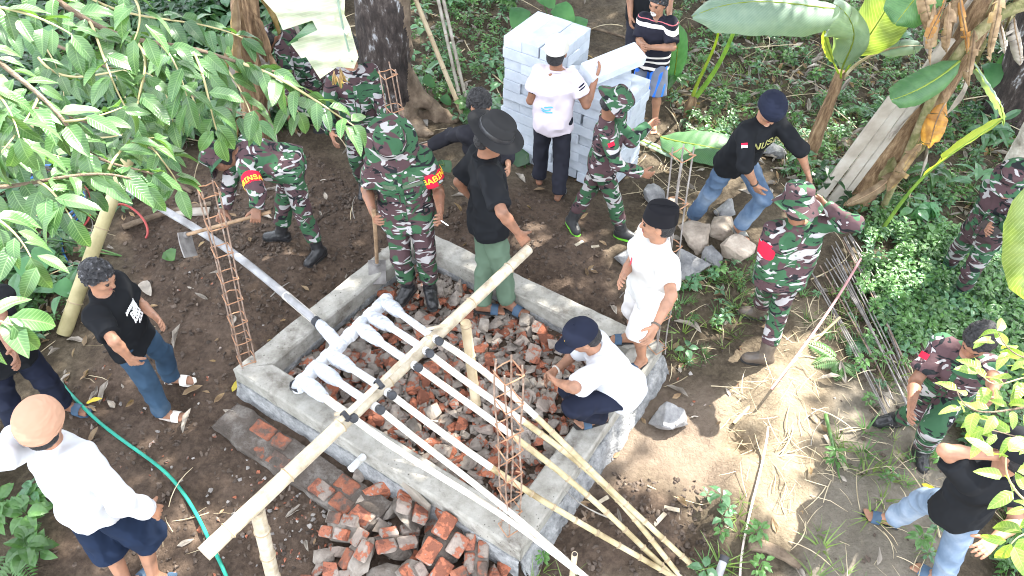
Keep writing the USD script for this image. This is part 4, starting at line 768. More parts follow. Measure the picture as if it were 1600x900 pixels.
PP['back12'] = person('person in black standing behind the man in the striped polo', 1.66, [(1012, 128), (988, 124)], None, (1012, -60), (1014, -92), -100, arms=[((1046, -10, 0), (1046, 24, -1)), ((984, -16, 0), (985, 24, -1))], top='cloth_black', bottom='cloth_black_trousers', skin='skin_tan', hem=.1, seed=13)
PP['jeans'] = person('man in a black lettered sweater, black beanie and jeans leaning over the boulders', 1.68, [(1156, 352, .16), (1083, 337)], (1150, 250), (1192, 191, -.22), (1206, 167, -.30), -62, face=(-72, -42), arms=[((1250, 234, 1), (1261, 268, 1)), ((1165, 259, -1), (1180, 289, 1))], toes=(-75, -95), top='cloth_black', bottom='denim', skin='skin_tan', hat='beanie', hat_mat='cloth_navy', sleeve=(1.12, 1.08), hem=.08, seed=14, shoe_mat=('slide_grey', 'slide_grey'), curl=(.4, .25))
PP['peci'] = person('man in a black peci cap, white T-shirt and white shorts standing on the foundation corner', 1.66, [(1003, 561, .325), (986, 524, .325)], None, (1027, 380), (1027, 352), 200, face=(176, -4), arms=[((1049, 462, -1), (1023, 512, -1)), ((986, 412, 1), (974, 430, -1))], toes=(222, 178), top='cloth_white_warm', bottom='cloth_offshort', skin='skin_tan', hat='peci', hat_mat='cloth_peci', sleeve=.7, legs='shorts', hem=.09, seed=15, shoe_mat=('slide_blue', 'sole_dark'))
PP['squat'] = person('man in a navy cap and white shirt squatting on the edge of the foundation', 1.66, [(938, 649, .325), (925, 622, .325)], (974, 606, .0), (930, 550, .06), (907, 524, .06), 186, face=(190, -32), arms=[((897, 606, -1), (872, 598, 1)), ((900, 552, 1), (866, 580, -1))], toes=(195, 180), top='cloth_white', bottom='cloth_navy', skin='skin_tan', hat='cap', hat_mat='cloth_navy', sleeve=.85, hem=.05, seed=16, knees=[(896, 636, -1), (890, 608, 1)], shoe_mat=('slide_blue', 'sole_dark'), hem_k=1.05)
PP['turned'] = person('soldier in boonie hat and rubber boots seen from behind with raised elbow', 1.72, [(1188, 487), (1196, 558)], None, (1247, 348), (1243, 316), 100, face=(95, -12), arms=[((1194, 410, 1), (1206, 442, 1)), ((1334, 350, -1), (1290, 322, 1))], toes=(165, 170), top='camouflage_cloth', bottom='camouflage_cloth', hat='boonie', shoes='rubber', sleeve='long', hem=.12, seed=17, shoe_mat=('rubber_brown', 'sole_dark'), slim=1.2, hem_k=1.05, curl=(.6, 1.0))
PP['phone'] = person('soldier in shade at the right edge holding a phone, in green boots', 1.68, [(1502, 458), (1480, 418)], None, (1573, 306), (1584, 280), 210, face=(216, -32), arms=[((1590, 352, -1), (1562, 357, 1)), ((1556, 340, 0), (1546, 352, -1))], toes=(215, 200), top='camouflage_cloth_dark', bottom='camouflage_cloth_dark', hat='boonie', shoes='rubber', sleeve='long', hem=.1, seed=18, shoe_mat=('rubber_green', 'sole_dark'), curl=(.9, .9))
PP['stride'] = person('bareheaded soldier in short camouflage sleeves striding left through the herbs', 1.70, [(1441, 702), (1400, 654)], None, (1512, 552, -.03), (1535, 526, -.05), 232, face=(222, -35), arms=[((1553, 592, -1), (1550, 618, -1)), ((1430, 596, 0), (1424, 634, -1))], toes=(258, 186), top='camouflage_cloth', bottom='camouflage_cloth', shoes='boot', sleeve=.72, hem=.1, seed=19, shoe_mat=('leather_black', 'sole_dark'), knees=[(1455, 672, -1), (1442, 642, 1)])
PP['walk'] = person('man in a black T-shirt and faded jeans walking at the lower right corner', 1.66, [(1396, 810), (1472, 902)], None, (1560, 734), (1586, 706), 105, face=(120, -12), arms=[((1476, 704, -1), (1552, 712, 1)), ((1586, 816, -1), (1550, 846, -1))], toes=(160, 140), top='cloth_black', bottom='denim_light', skin='skin_tan', hat='cap', hat_mat='cloth_black', sleeve=.72, hem=.10, seed=20, knees=[(1444, 782, 1), None], shoe_mat=('slide_blue', 'sole_dark'))
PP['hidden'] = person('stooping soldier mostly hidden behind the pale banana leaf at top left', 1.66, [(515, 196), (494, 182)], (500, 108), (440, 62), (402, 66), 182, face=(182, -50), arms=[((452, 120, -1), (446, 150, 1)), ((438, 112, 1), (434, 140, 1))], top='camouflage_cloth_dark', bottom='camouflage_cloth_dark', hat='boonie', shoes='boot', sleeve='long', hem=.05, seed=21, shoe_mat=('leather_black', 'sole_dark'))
for k, v in DBG.items(): print(k, v['label'], 'torso %.2f H %.2f raw %.2f legs %.2f %.2f hipz %.2f neckz %.2f' % (v['torso'], v['head'], v['raw'], *v['legs'], v['hipz'], v['neckz']), 'arms', ' '.join('%.3f/%.3f' % a for a in v['arm']))
ORD = ['first', 'second', 'third', 'fourth', 'fifth', 'sixth', 'seventh', 'eighth', 'ninth', 'tenth', 'eleventh', 'twelfth', 'thirteenth', 'fourteenth', 'fifteenth', 'sixteenth', 'seventeenth', 'eighteenth', 'nineteenth', 'twentieth', 'twenty-first', 'twenty-second', 'twenty-third', 'twenty-fourth']
# ---------------------------------------------------------------- block stacks
def stack_blocks():
    g = np.random.default_rng(3); BL, BW, BH = .625, .207, .1145
    o = WZ(785, 237, H(-.14, 6.8)+.02); e1 = yawv(-33); e2 = yawv(57); n = 0
    for st, (org, nl) in enumerate(((o, 12), (o+e1*.70+e2*.03, 9))):
        dx = BL+.004
        for L in range(nl):
            z = H(*org[:2])*0+o[2]+L*BH+BH/2
            for k in range(3):
                miss = 0
                along = (L+st) % 2 == 0
                if along: c = org+e2*(BW*(k+.5)+.0015*k)+e1*BL/2; R = np.stack([e1, e2, [0, 0, 1]], 1)
                else: c = org+e1*(BW*(k+.5)+.0015*k)+e2*BL/2; R = np.stack([e2, -e1, [0, 0, 1]], 1)
                c = np.array([c[0], c[1], z])+np.r_[g.normal(size=2)*.009, 0]
                m = box((BL-.003, BW-.002, BH-.0015), R@rotz(g.normal()*.018), c, .004)
                pos = ['left', 'middle', 'right'][k]; crs = ORD[nl-1-L]
                if st == 0: lab = f'pale grey block, {pos} of the {crs} course from the top in the taller stack'; gr = 'blocks of the taller stack'
                else: lab = f'pale grey block, {pos} of the {crs} course from the top in the lower stack'; gr = 'blocks of the lower stack'
                obj('concrete_block', m, 'aac_block', None, False, lab, 'block', gr)
    for q, (du, dv, rz, lab) in enumerate(((.22, .30, .5, 'pale grey block lying askew on top of the lower stack'), (.40, .45, -.25, 'pale grey block lying askew on top of the lower stack, farther one'))):
        c = o+e1*(.70+du)+e2*dv+[0, 0, 9*BH+BH/2+.002+q*.0]; R = np.stack([e1, e2, [0, 0, 1]], 1)@rotz(rz)
        if q == 0: obj('concrete_block', box((BL-.003, BW, BH), R, c, .004), 'aac_block', None, False, lab, 'block')
    # the block being lifted
    p = PP['stack']; c = p['W'][1]+np.array([-.02, .10, .06]); fwd = nrm(WY(965, 92, c[1]+.25)-c)
    c = WY(958, 100, p['W'][1][1]+.21); R = frame(nrm([.12, -.30, 1]), nrm([-.5, 1, 0])); 
    obj('concrete_block', box((BL-.004, BW, BH), R@rotz(.12), c, .006), 'aac_block', None, False, 'pale grey concrete block tilted in the hands of the man in the white cap', 'block')
stack_blocks()
# ---------------------------------------------------------------- rebar column cages
def cage(bpx, tpx, zb, lab, half=.047, ns=7, mat='rebar_steel', rot=.6):
    b = WZ(bpx[0], bpx[1], zb); tp = WY(tpx[0], tpx[1], b[1]); ax = nrm(tp-b); Ln = np.linalg.norm(tp-b); Fz = frame(ax, yawv(math.degrees(rot)))
    t = thing('rebar_cage', lab, 'rebar cage', None)
    g = np.random.default_rng(int(bpx[0]))
    for a in (-1, 1):
        for c in (-1, 1):
            o = Fz[:, 0]*a*half+Fz[:, 1]*c*half; wob = [o+b-ax*.05+ax*(Ln+.05+g.normal()*.02)*u+np.r_[g.normal(size=2)*.004, 0] for u in np.linspace(0, 1, 6)]
            obj('bar', tube(spline(wob, 14), .0055, 7), mat, t, True)
    for k in range(ns):
        u = .04+k*(Ln-.1)/(ns-1)+g.normal()*.012; hh = half+.009; c = b+ax*u
        pts = [c+Fz[:, 0]*x*hh+Fz[:, 1]*y*hh+ax*g.normal()*.006 for x, y in ((1, 1), (0, 1.02), (-1, 1), (-1.02, 0), (-1, -1), (0, -1.02), (1, -1), (1.02, 0))]
        hook = tube([pts[0], pts[0]-Fz[:, 0]*.03-Fz[:, 1]*.03], .0042, 5)
        obj('stirrup', cat([tube(pts, .0042, 5, False, True), hook]), 'rebar_rust', t, True)
cage((386, 566), (324, 288), .31, 'rusty rebar cage rising from the left corner of the foundation', ns=8)
cage((797, 826), (795, 572), .31, 'rusty rebar cage rising from the near corner of the foundation', ns=8)
cage((652, 356), (604, 104), .31, 'rusty rebar cage rising from the far corner of the foundation behind the hoe soldier', ns=6)
cage((1026, 545), (1068, 232), .31, 'rusty rebar cage rising behind the man in the peci cap', ns=6, mat='rebar_grey')
# ---------------------------------------------------------------- bamboo
def culm(name, lab, pts, r0, r1, mat, gap=.32, hollow=True, seed=0, group=None):
    g = np.random.default_rng(seed+int(pts[0][0]*100) % 97); P = spline(pts, 40); s = np.r_[0, np.cumsum(np.linalg.norm(np.diff(P, axis=0), axis=1))]; Ln = s[-1]
    r = r0+(r1-r0)*s/Ln; nodes = np.arange(gap*g.uniform(.3, .9), Ln-.03, gap)
    ss = np.unique(np.r_[np.linspace(0, Ln, 30), nodes, nodes-.012, nodes+.012, nodes-.004, nodes+.004]); ss = ss[(ss >= 0) & (ss <= Ln)]
    Q = np.stack([np.interp(ss, s, P[:, k]) for k in range(3)], 1); rr = np.interp(ss, s, r); dn = np.min(np.abs(ss[:, None]-nodes[None]), 1) if len(nodes) else np.full(len(ss), 9)
    rr = rr*(1+.15*np.exp(-(dn/.006)**2)-.03*np.exp(-(dn/.03)**2))
    t = thing(name, lab, 'bamboo pole', None, group); cu = obj('culm', tube(Q, rr, 14), mat, t, 50)
    for nd in nodes:
        c = np.array([np.interp(nd, s, P[:, k]) for k in range(3)]); d = nrm(np.array([np.interp(nd+.01, s, P[:, k]) for k in range(3)])-c); ra = np.interp(nd, s, r)
        obj('node', tube([c-d*.004, c-d*.001, c+d*.002, c+d*.005], [ra*1.07, ra*1.165, ra*1.165, ra*1.07], 14, False), 'bamboo_node', cu, True)
    if hollow:
        for e, o in ((0, 1), (-1, -1)):
            d = nrm(Q[0]-Q[1]) if e == 0 else nrm(Q[-1]-Q[-2]); obj('hollow_end', tube([Q[e]+d*.001, Q[e]+d*.0025], [rr[e]*.78, rr[e]*.72], 12), 'bark_dark', t, False)
    return t
pole_y0 = WZ(432, 925, -.02)
post2_top = WY(400, 800, pole_y0[1]); h8 = PP['hat8']['W'][0] if False else PP['hat8']['W'][1]
PA = WZ(318, 866, post2_top[2]-.06); PC = h8+nrm(ray(824, 388))*.02; PC = WY(826, 389, h8[1]-.02)
def on_pole(px, py):
    """parameter of the pole point seen nearest to the pixel"""
    u = np.linspace(0, 1, 800); Q = PA+(PC-PA)*u[:, None]; return Q[np.argmin(((PX(Q)-[px, py])**2).sum(1))]
culm('bamboo_pole', 'long thick bamboo pole laid across the pipes over the foundation', [PA, PA*.72+PC*.28+[.006, 0, .012], PA*.4+PC*.6+[-.008, 0, -.012], PC], .048, .039, 'bamboo_pale', .42)
q2 = on_pole(403, 795); culm('bamboo_post', 'short bamboo post propping the near end of the long pole', [pole_y0, q2-[0, 0, .045]], .044, .042, 'bamboo_pale', .3, False)
q1 = on_pole(722, 490); b1 = WZ(744, 632, .2); culm('bamboo_post', 'bamboo post standing in the rubble under the middle of the long pole', [b1, [b1[0]*.35+q1[0]*.65, b1[1]*.35+q1[1]*.65, q1[2]-.05]], .038, .036, 'bamboo_tan', .3, False)
bL = G(100, 522); tL = WY(186, 288, bL[1]+.9)
culm('bamboo_pole', 'weathered tan bamboo pole leaning up behind the greying man', [bL, bL*.4+tL*.6+np.array([.0, 0, .02]), tL+(tL-bL)*.25], .060, .052, 'bamboo_olive', .34)
b = G(722, 178); tt = WY(648, -4, b[1]+.1); culm('bamboo_pole', 'slim tan bamboo pole leaning up right of the large tree trunk', [b, tt+(tt-b)*.3], .028, .024, 'bamboo_tan', .4)
for k, (bx, tx) in enumerate(((722, 684), (731, 692))):
    b = G(bx, 168); tt = WY(tx, -4, b[1]+.1); culm('grey_pole', ['pale grey pole leaning beside the slim bamboo, left one of a pair', 'pale grey pole leaning beside the slim bamboo, right one of a pair'][k], [b, tt+(tt-b)*.3], .019, .018, 'bark_pale', .7)
b = G(1146, 662, .03); e = G(1312, 496, .10); culm('bamboo_pole', 'thin yellowish bamboo pole lying over the sunlit straw bank', [b, (b+e)/2+[0, 0, .04], e], .015, .012, 'bamboo_yellow', .16)
b = WZ(892, 925, -.05); tt = WY(898, 866, b[1]); culm('bamboo_post', 'short split bamboo stub at the lower edge below the near corner', [b-[0, 0, .1], tt], .020, .019, 'bamboo_tan', .5)
# lashed strip over the pipes
# ---------------------------------------------------------------- pipes
HD = [(466, 598), (478, 588), (604, 466)]
ZH = .345
HA, HB = WZ(468, 600, ZH+.05), WZ(604, 468, ZH)
def hd_at(px, py):
    u = np.linspace(-.02, 1.02, 600); Q = HA+(HB-HA)*u[:, None]; return Q[np.argmin(((PX(Q)-[px, py])**2).sum(1))]
MF = thing('pipe_manifold', 'white wrapped plastic pipe manifold with six outlets lying on the rubble', 'pipe manifold')
hdv = nrm(HB-HA); obj('header_pipe', tube(HA+(HB-HA)*np.linspace(0, 1, 30)[:, None], .050, 16), 'pvc_white', MF, 40)
for k, u in enumerate((.03, .16, .30, .42, .56, .68, .80, .92, .985)):
    c = HA+(HB-HA)*u; L = .05 if k % 2 else .035
    m = rough(subdiv(tube([c-hdv*L, c-hdv*L*.8, c, c+hdv*L*.8, c+hdv*L], np.array([.052, .057, .059, .057, .052]), 16), .02), .004, 28, k); obj('coupling', m, 'plastic_wrap' if k % 2 else 'pvc_white', MF, True)
obj('end_wrap', rough(subdiv(xf(trimesh.creation.icosphere(3, 1.0), np.diag([.056, .056, .04]), HB+hdv*.01), .02), .012, 20, 4), 'plastic_wrap', MF, True)
obj('end_wrap', rough(subdiv(xf(trimesh.creation.icosphere(3, 1.0), np.diag([.05, .05, .05]), HA-hdv*.02+[0, 0, -.01]), .02), .016, 20, 5), 'plastic_wrap', MF, True)
obj('tie_wire', cat([tube([HA-hdv*.03+np.array([math.cos(a)*.05, math.sin(a)*.045, .01+.02*math.sin(3*a+k)]) for a in np.linspace(0, 5, 14)], .004, 5) for k in range(3)]), 'tape_black', MF, True)
BR = [  # start on header, first bulge end, tape pixel, then further pixels down to the far end, material beyond the tape
    ((600, 470), (626, 490), (686, 533), [(800, 617), (945, 756), (1097, 898)], 'bamboo_yellow'),
    ((577, 492), (611, 512), (671, 552), [(800, 646), (960, 775), (1060, 897)], 'bamboo_yellow'),
    ((560, 510), (593, 534), (653, 574), [(800, 680), (927, 782), (1046, 895)], 'bamboo_yellow'),
    ((513, 552), (549, 575), (612, 617), [(700, 683), (800, 752), (1045, 897)], 'bamboo_yellow'),
    ((495, 573), (529, 597), (594, 640), [(647, 683), (800, 803), (905, 893)], 'pvc_dirty'),
    ((473, 594), (507, 621), (552, 653), [(633, 710), (800, 816), (890, 884)], 'pvc_dirty')]
CROSS = []
for k, (s0, s1, s2, rest, mat) in enumerate(BR):
    st = hd_at(*s0); cr = on_pole(*s2); dcr = (cr-EYE)@FW; X = W(s2[0], s2[1], dcr-.085); CROSS.append(X)
    l0 = (PX(st[None])[0]-np.array(s2)); w1 = np.linalg.norm(np.array(s1)-s2)/np.linalg.norm(l0); d0, dx = (st-EYE)@FW, dcr-.085
    B1 = W(s1[0], s1[1], 1/((1-w1)/dx+w1/d0)); dv = nrm(X-st)
    ov = B1-st
    wrap = tube([st, st+ov*.15, st+ov*.35, st+ov*.6, st+ov*.85, B1, B1+dv*.02], [.042, .048, .056, .055, .045, .036, .030], 16)
    obj('outlet_wrap', rough(subdiv(wrap, .018), .008, 22, 60+k), 'plastic_wrap', MF, True)
    obj('outlet_pipe', tube(spline([st+ov*.5, B1, X], 12), .028, 14), 'pvc_white' if k < 5 else 'pvc_dirty', MF, 40)
    # continuation beyond the black tape, down over the wall and out to the ground
    zs = [None]*len(rest); pts = [X-dv*.03, X+dv*.10]; zend = .02 if k < 4 else .42
    n = len(rest); z0 = X[2]
    lastz = (.10, .12, .12, .14, .40, .40)[k]
    tot = np.linalg.norm(np.array(rest[-1])-np.array(s2))
    for q in rest:
        fz = np.linalg.norm(np.array(q)-np.array(s2))/tot; pts.append(WZ(q[0], q[1], z0+(lastz-z0)*fz**(1.0 if k > 3 else 1.1)))
    pts.append(pts[-1]+(pts[-1]-pts[-2])*.15)
    P = spline([pts[0]]+pts[2:], 40); 
    nm = 'thin_pipe' if k > 3 else 'bamboo_tube'
    order = ['uppermost', 'second', 'third', 'fourth', 'fifth', 'lowest'][k]
    t = thing('outlet_tube', f'{order} of the six long thin tubes running down right from taped joints', 'tube', None)
    tb = obj('tube', tube(P, np.linspace(.0225, .0175, 40), 10), mat if k > 2 or True else mat, t, 40)
    if mat == 'bamboo_yellow':
        s = np.r_[0, np.cumsum(np.linalg.norm(np.diff(P, axis=0), axis=1))]
        half = tube(P[:14], np.linspace(.0232, .0222, 14), 10); obj('white_sleeve', half, 'pvc_dirty', t, 40)
        for nd in np.arange(s[14]+.08, s[-1], .17):
            c = np.array([np.interp(nd, s, P[:, a]) for a in range(3)]); d = nrm(np.array([np.interp(nd+.01, s, P[:, a]) for a in range(3)])-c); obj('node', tube([c-d*.008, c, c+d*.008], [.0215, .0250, .0215], 10, False), 'bamboo_node', tb, True)
    obj('tape_joint', rough(subdiv(tube([X-dv*.022, X-dv*.019, X+dv*.018, X+dv*.021], [.0265, .029, .029, .026], 12), .02), .003, 40, k), 'tape_black', t, True)
# supply pipe from the upper left
S0 = hd_at(530, 540); s_far = G(196, 288, .35)
pe = [S0, W(500, 507, (WZ(500, 507, ZH+.05)-EYE)@FW), WZ(440, 456, ZH+.08), WZ(330, 372, .42), WZ(215, 303, .52), WZ(180, 280, .55)]
SPp = thing('supply_pipe', 'long weathered grey pipe feeding the manifold from the upper left', 'pipe')
obj('pipe', tube(spline(pe[1:], 40), .034, 14), 'pvc_grey', SPp, 40)
obj('white_end', tube([pe[1]*1.0, pe[1]+(pe[2]-pe[1])*.9], .0372, 14), 'pvc_dirty', SPp, 40)
obj('wrapped_joint', rough(subdiv(tube([S0+(pe[1]-S0)*u for u in (0, .3, .6, .95, 1.1)], [.044, .052, .05, .044, .038], 14), .02), .008, 20, 9), 'plastic_wrap', SPp, True)
obj('tape_joint', tube([pe[1]+(pe[2]-pe[1])*u for u in (.02, .05, .12, .15)], [.037, .041, .041, .037], 12), 'tape_black', SPp, True)
# split bamboo strip lashed on top of the pipes, with its wire ties
a_, b_ = CROSS[5]+[-.02, -.02, .05], CROSS[1]+[0, 0, .05]
sa = W(505, 694-38, (CROSS[5]-EYE)@FW-.06); sa = W(537, 652, (CROSS[5]-EYE)@FW-.05); sb = W(662, 532, (CROSS[1]-EYE)@FW-.02)
SL = thing('bamboo_strip', 'split bamboo strip lashed on top of the pipes beside the thick pole', 'bamboo strip')
dv = nrm(sb-sa); Rr = np.stack([dv, nrm(np.cross([0, 0, 1], dv)), np.cross(dv, nrm(np.cross([0, 0, 1], dv)))], 1)
obj('strip', rough(subdiv(box((np.linalg.norm(sb-sa)+.06, .036, .016), Rr, (sa+sb)/2, .004), .06), .004, 9, 2), 'bamboo_pale', SL, 40)
for u in (.02, .42):
    c = sa+(sb-sa)*u; obj('wire_tie', cat([tube([c+Rr[:, 1]*math.cos(a)*.034+Rr[:, 2]*(math.sin(a)*.03-.01)+dv*(.006*k+.004*math.sin(a*2)) for a in np.linspace(0, 6.28, 18)], .004, 5) for k in (-2, -1, 0, 1, 2)]), 'tape_black', SL, True)
c = CROSS[5]; obj('pipe_stub', tube([W(548, 733, (WZ(548, 733, .3)-EYE)@FW-.05), W(568, 713, (WZ(568, 713, .3)-EYE)@FW)], .026, 12), 'pvc_white', None, 40, 'short white pipe stub sticking out over the front wall', 'pipe stub')
for k, (px, py, dy) in enumerate(((535, 648, -.02), (688, 527, 0))):
    q = on_pole(px, py); obj('bamboo_peg', tube([q+[-.07, -.0, .05], q+[.07, .03, .07]], [.012, .009], 7), 'bamboo_pale', None, 40, ['small bamboo peg wedged at the lower pipe crossing', 'small bamboo peg wedged at the upper pipe crossing'][k], 'peg')
# ---------------------------------------------------------------- hoses, cords, rods, stray pipes
hp_ = [G(x, y, .032) for x, y in ((60, 560), (95, 598), (150, 655), (220, 708), (272, 752), (305, 800), (330, 850), (350, 892), (362, 925))]
obj('garden_hose', tube(spline(hp_, 90), .0125, 10), 'hose_green', None, True, 'bright green garden hose curving over the dark soil at lower left', 'hose')
def coil():
    c = G(100, 350, .05); g = np.random.default_rng(8); t = thing('cable_coil', 'coil of blue, grey and red cables hanging by the leaning bamboo pole', 'cable coil')
    for k, (m, n_) in enumerate((('hose_blue', 2), ('hose_black', 5), ('hose_red', 1), ('hose_black', 3), ('hose_blue', 1))):
        for _ in range(n_):
            r = .22+g.random()*.10; w = g.normal(size=3)*.03; pts = [c+w+[r*math.cos(a)*1.0, r*math.sin(a)*.5+.1, .28+r*math.sin(a)*.8+.015*math.sin(3*a+k)] for a in np.linspace(-2.6, 2.4, 40)]
            obj('cable', tube(pts, .011, 8), m, t, True)
    pts = [G(x, y, .3-.28*u) for (x, y), u in zip(((175, 340), (200, 322), (222, 340), (228, 372)), (0, .3, .6, 1))]
    obj('cable', tube(spline(pts, 20), .011, 8), 'hose_red', t, True)
    pts = [G(x, y, .02) for x, y in ((95, 372), (100, 398), (112, 418), (128, 430))]; obj('cable', tube(spline(pts, 20), .011, 8), 'hose_blue', t, True)
coil()
cp = [G(1345, 404, .30), G(1300, 478, .28), G(1245, 556, .20), G(1205, 608, .10)]
obj('pink_cord', tube(spline(cp, 40), .011, 8), 'cord_pink', None, True, 'thin pink cord stretched over the rods behind the turned soldier', 'cord')
cp = [G(1200, 668, .03), G(1188, 735, .03), G(1172, 800, .03), G(1160, 860, .03), G(1156, 920, .03)]
obj('pale_cord', tube(spline(cp, 40), .008, 8), 'cord_pale', None, True, 'pale cord trailing down from the straw bank to the lower edge', 'cord')
def rods():
    g = np.random.default_rng(12)
    for k in range(18):
        u = k/17; a0 = np.array([1272+u*62, 430-u*70])+g.normal(size=2)*6; b0 = a0+np.array([112, 212])+g.normal(size=2)*[10, 22] 
        pa, pb = G(*a0, .05+.015*g.random()), G(*b0, .05+.02*g.random()); m = (pa+pb)/2; m[2] = max(m[2], H(m[0], m[1])+.035)+.02
        obj('steel_rod', tube(spline([pa, m, pb], 16), .0062, 6), 'rebar_grey' if g.random() < .8 else 'rebar_steel', None, True, f'thin steel rod, {ORD[k]} from the left in the bundle behind the turned soldier', 'steel rod', 'loose bundle of steel rods')
rods()
pe0, pe1 = G(1132, 872, .10), G(1112, 930, .06)
t = thing('steel_pipe', 'end of a pale metal pipe poking in at the lower edge', 'pipe'); obj('pipe', tube([pe0, pe1], .026, 14), 'pvc_grey', t, 40); obj('pipe_collar', tube([pe0+(pe0-pe1)*.05, pe0-(pe0-pe1)*.10], .031, 14), 'hose_black', t, 40)
for px, py, a, L in ((940, 783, .6, .12), (1045, 794, -.2, .15), (1030, 812, .8, .14), (905, 380, .7, .10), (930, 385, .2, .08), (1305, 706, -1.3, .3)):
    P = G(px, py, .015); obj('wood_chip', rough(subdiv(box((L, .03, .012), rotz(a), P, .003), .05), .003, 9, 1), 'bamboo_pale', None, 40, {940: 'pale wood chip under the thin tubes', 1045: 'pale wood chip on the dark loose soil', 1030: 'pale stick across the dark loose soil', 905: 'tan wood chip near the lime-soled boots', 930: 'small tan wood chip nearest the lime-soled boot', 1305: 'grey stick on the trodden earth at right'}[px], 'wood chip')
# green stalk on the path
t = thing('green_stalk', 'cut green plant stalk lying on the trodden earth at right', 'plant stalk')
obj('stem', tube(spline([G(1290, 648, .03), G(1300, 690, .04), G(1312, 748, .02)], 14), np.linspace(.016, .006, 14), 8), 'leaf_herb', t, True); obj('stem', tube(spline([G(1296, 676, .03), G(1310, 705, .03), G(1326, 730, .02)], 14), np.linspace(.012, .005, 14), 8), 'leaf_grass', t, True)
# ---------------------------------------------------------------- boulders and stones
def boulder(px, py, size, mat, lab, seed, dz=.3, flat=.5):
    P = G(px, py+size*45); g = np.random.default_rng(seed); m = rock(g, (size*1.15, size*.9, size*.72), 26, flat); m = subdiv(m, size*.12); m = rough(m, size*.06, 3/size, seed); m = rough(m, size*.02, 11/size, seed+1)
    obj('boulder', xf(m, rotz(g.random()*6), (P[0], P[1], P[2]+size*dz)), mat, None, True, lab, 'boulder')
boulder(1148, 385, .30, 'boulder_tan', 'tan boulder under the sandal of the man in jeans', 61); boulder(1086, 366, .36, 'boulder_tan', 'large sunlit tan boulder beside the right rebar cage', 62); boulder(1075, 410, .33, 'boulder_grey', 'grey angular boulder behind the shoulder of the man in the peci cap', 63)
boulder(1110, 398, .22, 'boulder_grey', 'smaller grey stone wedged between the tan boulders', 64); boulder(1125, 350, .28, 'boulder_tan', 'tan boulder between the legs of the man in jeans', 65); boulder(1132, 325, .22, 'boulder_grey', 'flat grey stone behind the legs of the man in jeans', 66)
boulder(975, 400, .22, 'boulder_grey', 'grey stone below the lime-soled boot', 67); boulder(1043, 650, .27, 'boulder_grey', 'lone grey and white boulder right of the foundation', 68); boulder(1020, 300, .26, 'boulder_grey', 'grey stone behind the stooping boonie soldier', 69); boulder(1045, 320, .2, 'boulder_tan', 'small tan stone at the foot of the right rebar cage', 70)
boulder(1205, 232, .24, 'boulder_grey', 'pale stone among weeds behind the man in jeans', 71)
# ---------------------------------------------------------------- tools
def hoe(p, a, b, head, lab):
    t = thing('hoe', lab, 'hoe'); obj('handle', tube(spline([a, (a+b)/2+[.004, 0, .004], b], 12), .016, 9), 'wood_handle', t, True)
    d = nrm(b-a); s = nrm(np.cross(d, head)); u = nrm(head-d*(head@d)); R = np.stack([s, d, u], 1)
    bl = trimesh.creation.box((.15, .012, .22)); bl = subdiv(bl, .05); bl.vertices[:, 1] += -.9*bl.vertices[:, 2]**2; obj('blade', xf(bl, R, b+u*.08), 'iron', t, False)
    obj('socket', tube([b-d*.04, b+d*.04], [.028, .026], 10), 'iron', t, 40)
w6 = PP['hoe']['W'][1]+nrm(PP['hoe']['W'][1]-PP['hoe']['E'][1])*.07; hb = WZ(589, 412, .36); hoe(None, w6+(w6-hb)*.12, hb, np.array([.1, -.9, -.5]), 'hoe with a wooden handle held down on the foundation wall by the soldier')
wl = PP['bent']['W']; h0 = wl[0]+[0.0, 0, -.07]; h1 = WY(288, 368, h0[1]+.1); hoe(None, h0+(h0-h1)*.15, h1, np.array([-.3, -.5, -.9]), 'long-handled hoe held by the bending soldier, blade in the soil')
# planks and sticks on the ground, upper left
for px, py, px2, py2, r, lab in ((192, 355, 330, 318, .032, 'brown weathered branch lying behind the greying man'), (232, 282, 300, 300, .03, 'tan branch under the leaves at left'), (850, 38, 880, 62, .012, 'thin grey stick'), (905, 40, 995, 66, .02, 'brown stick lying behind the man in the polo shirt'), (1170, 850, 1250, 885, .045, 'mossy log at the lower edge')):
    a, b = G(px, py, r), G(px2, py2, r); 
    if lab == 'thin grey stick': continue
    obj('fallen_branch', rough(tube(spline([a, (a+b)/2+[0, .03, .01], b], 16), np.linspace(r, r*.7, 16), 9), .006, 14, px), 'bark_root', None, True, lab, 'branch')
P = G(300, 331, .03); obj('wood_offcut', box((.34, .10, .03), rotz(.1), P, .004), 'wood_board', None, False, 'pale split board lying by the leftmost rebar cage', 'wood offcut')
P = G(640, 192, .04); obj('wood_offcut', box((.42, .09, .03), rotz(.05), P, .004), 'wood_grey', None, False, 'grey board on the ground at the foot of the large trunk', 'wood offcut')
# cigarette, yellow leaf
w = PP['hoe']['W'][0]+nrm(PP['hoe']['W'][0]-PP['hoe']['E'][0])*.10; obj('cigarette', tube([w+[.0, -.02, -.01], w+[.055, -.05, -.03]], .0045, 8), 'print_white', None, True, 'lit cigarette in the hand of the hoe soldier', 'cigarette')
# phone
w = (PP['phone']['W'][0]+PP['phone']['W'][1])/2; fr = yawv(214); t = thing('phone', 'dark mobile phone held by the soldier in shade', 'phone'); R = frame(nrm([-.5, -.35, .8]), yawv(120)); obj('case', box((.075, .155, .009), R, w+fr*.09+[0, 0, .03], .003), 'rubber_black', t); obj('screen', box((.068, .145, .002), R, w+fr*.09+[0, 0, .03]+R[:, 2]*.0062), 'eye_dark', t)
# ---------------------------------------------------------------- insignia, prints, watches (parts of the people)
def T(text, h, bold=True): m = meshkit.text_mesh(text, h, .0012, bold); m.vertices[:, 0] -= m.bounds.mean(0)[0]; return m
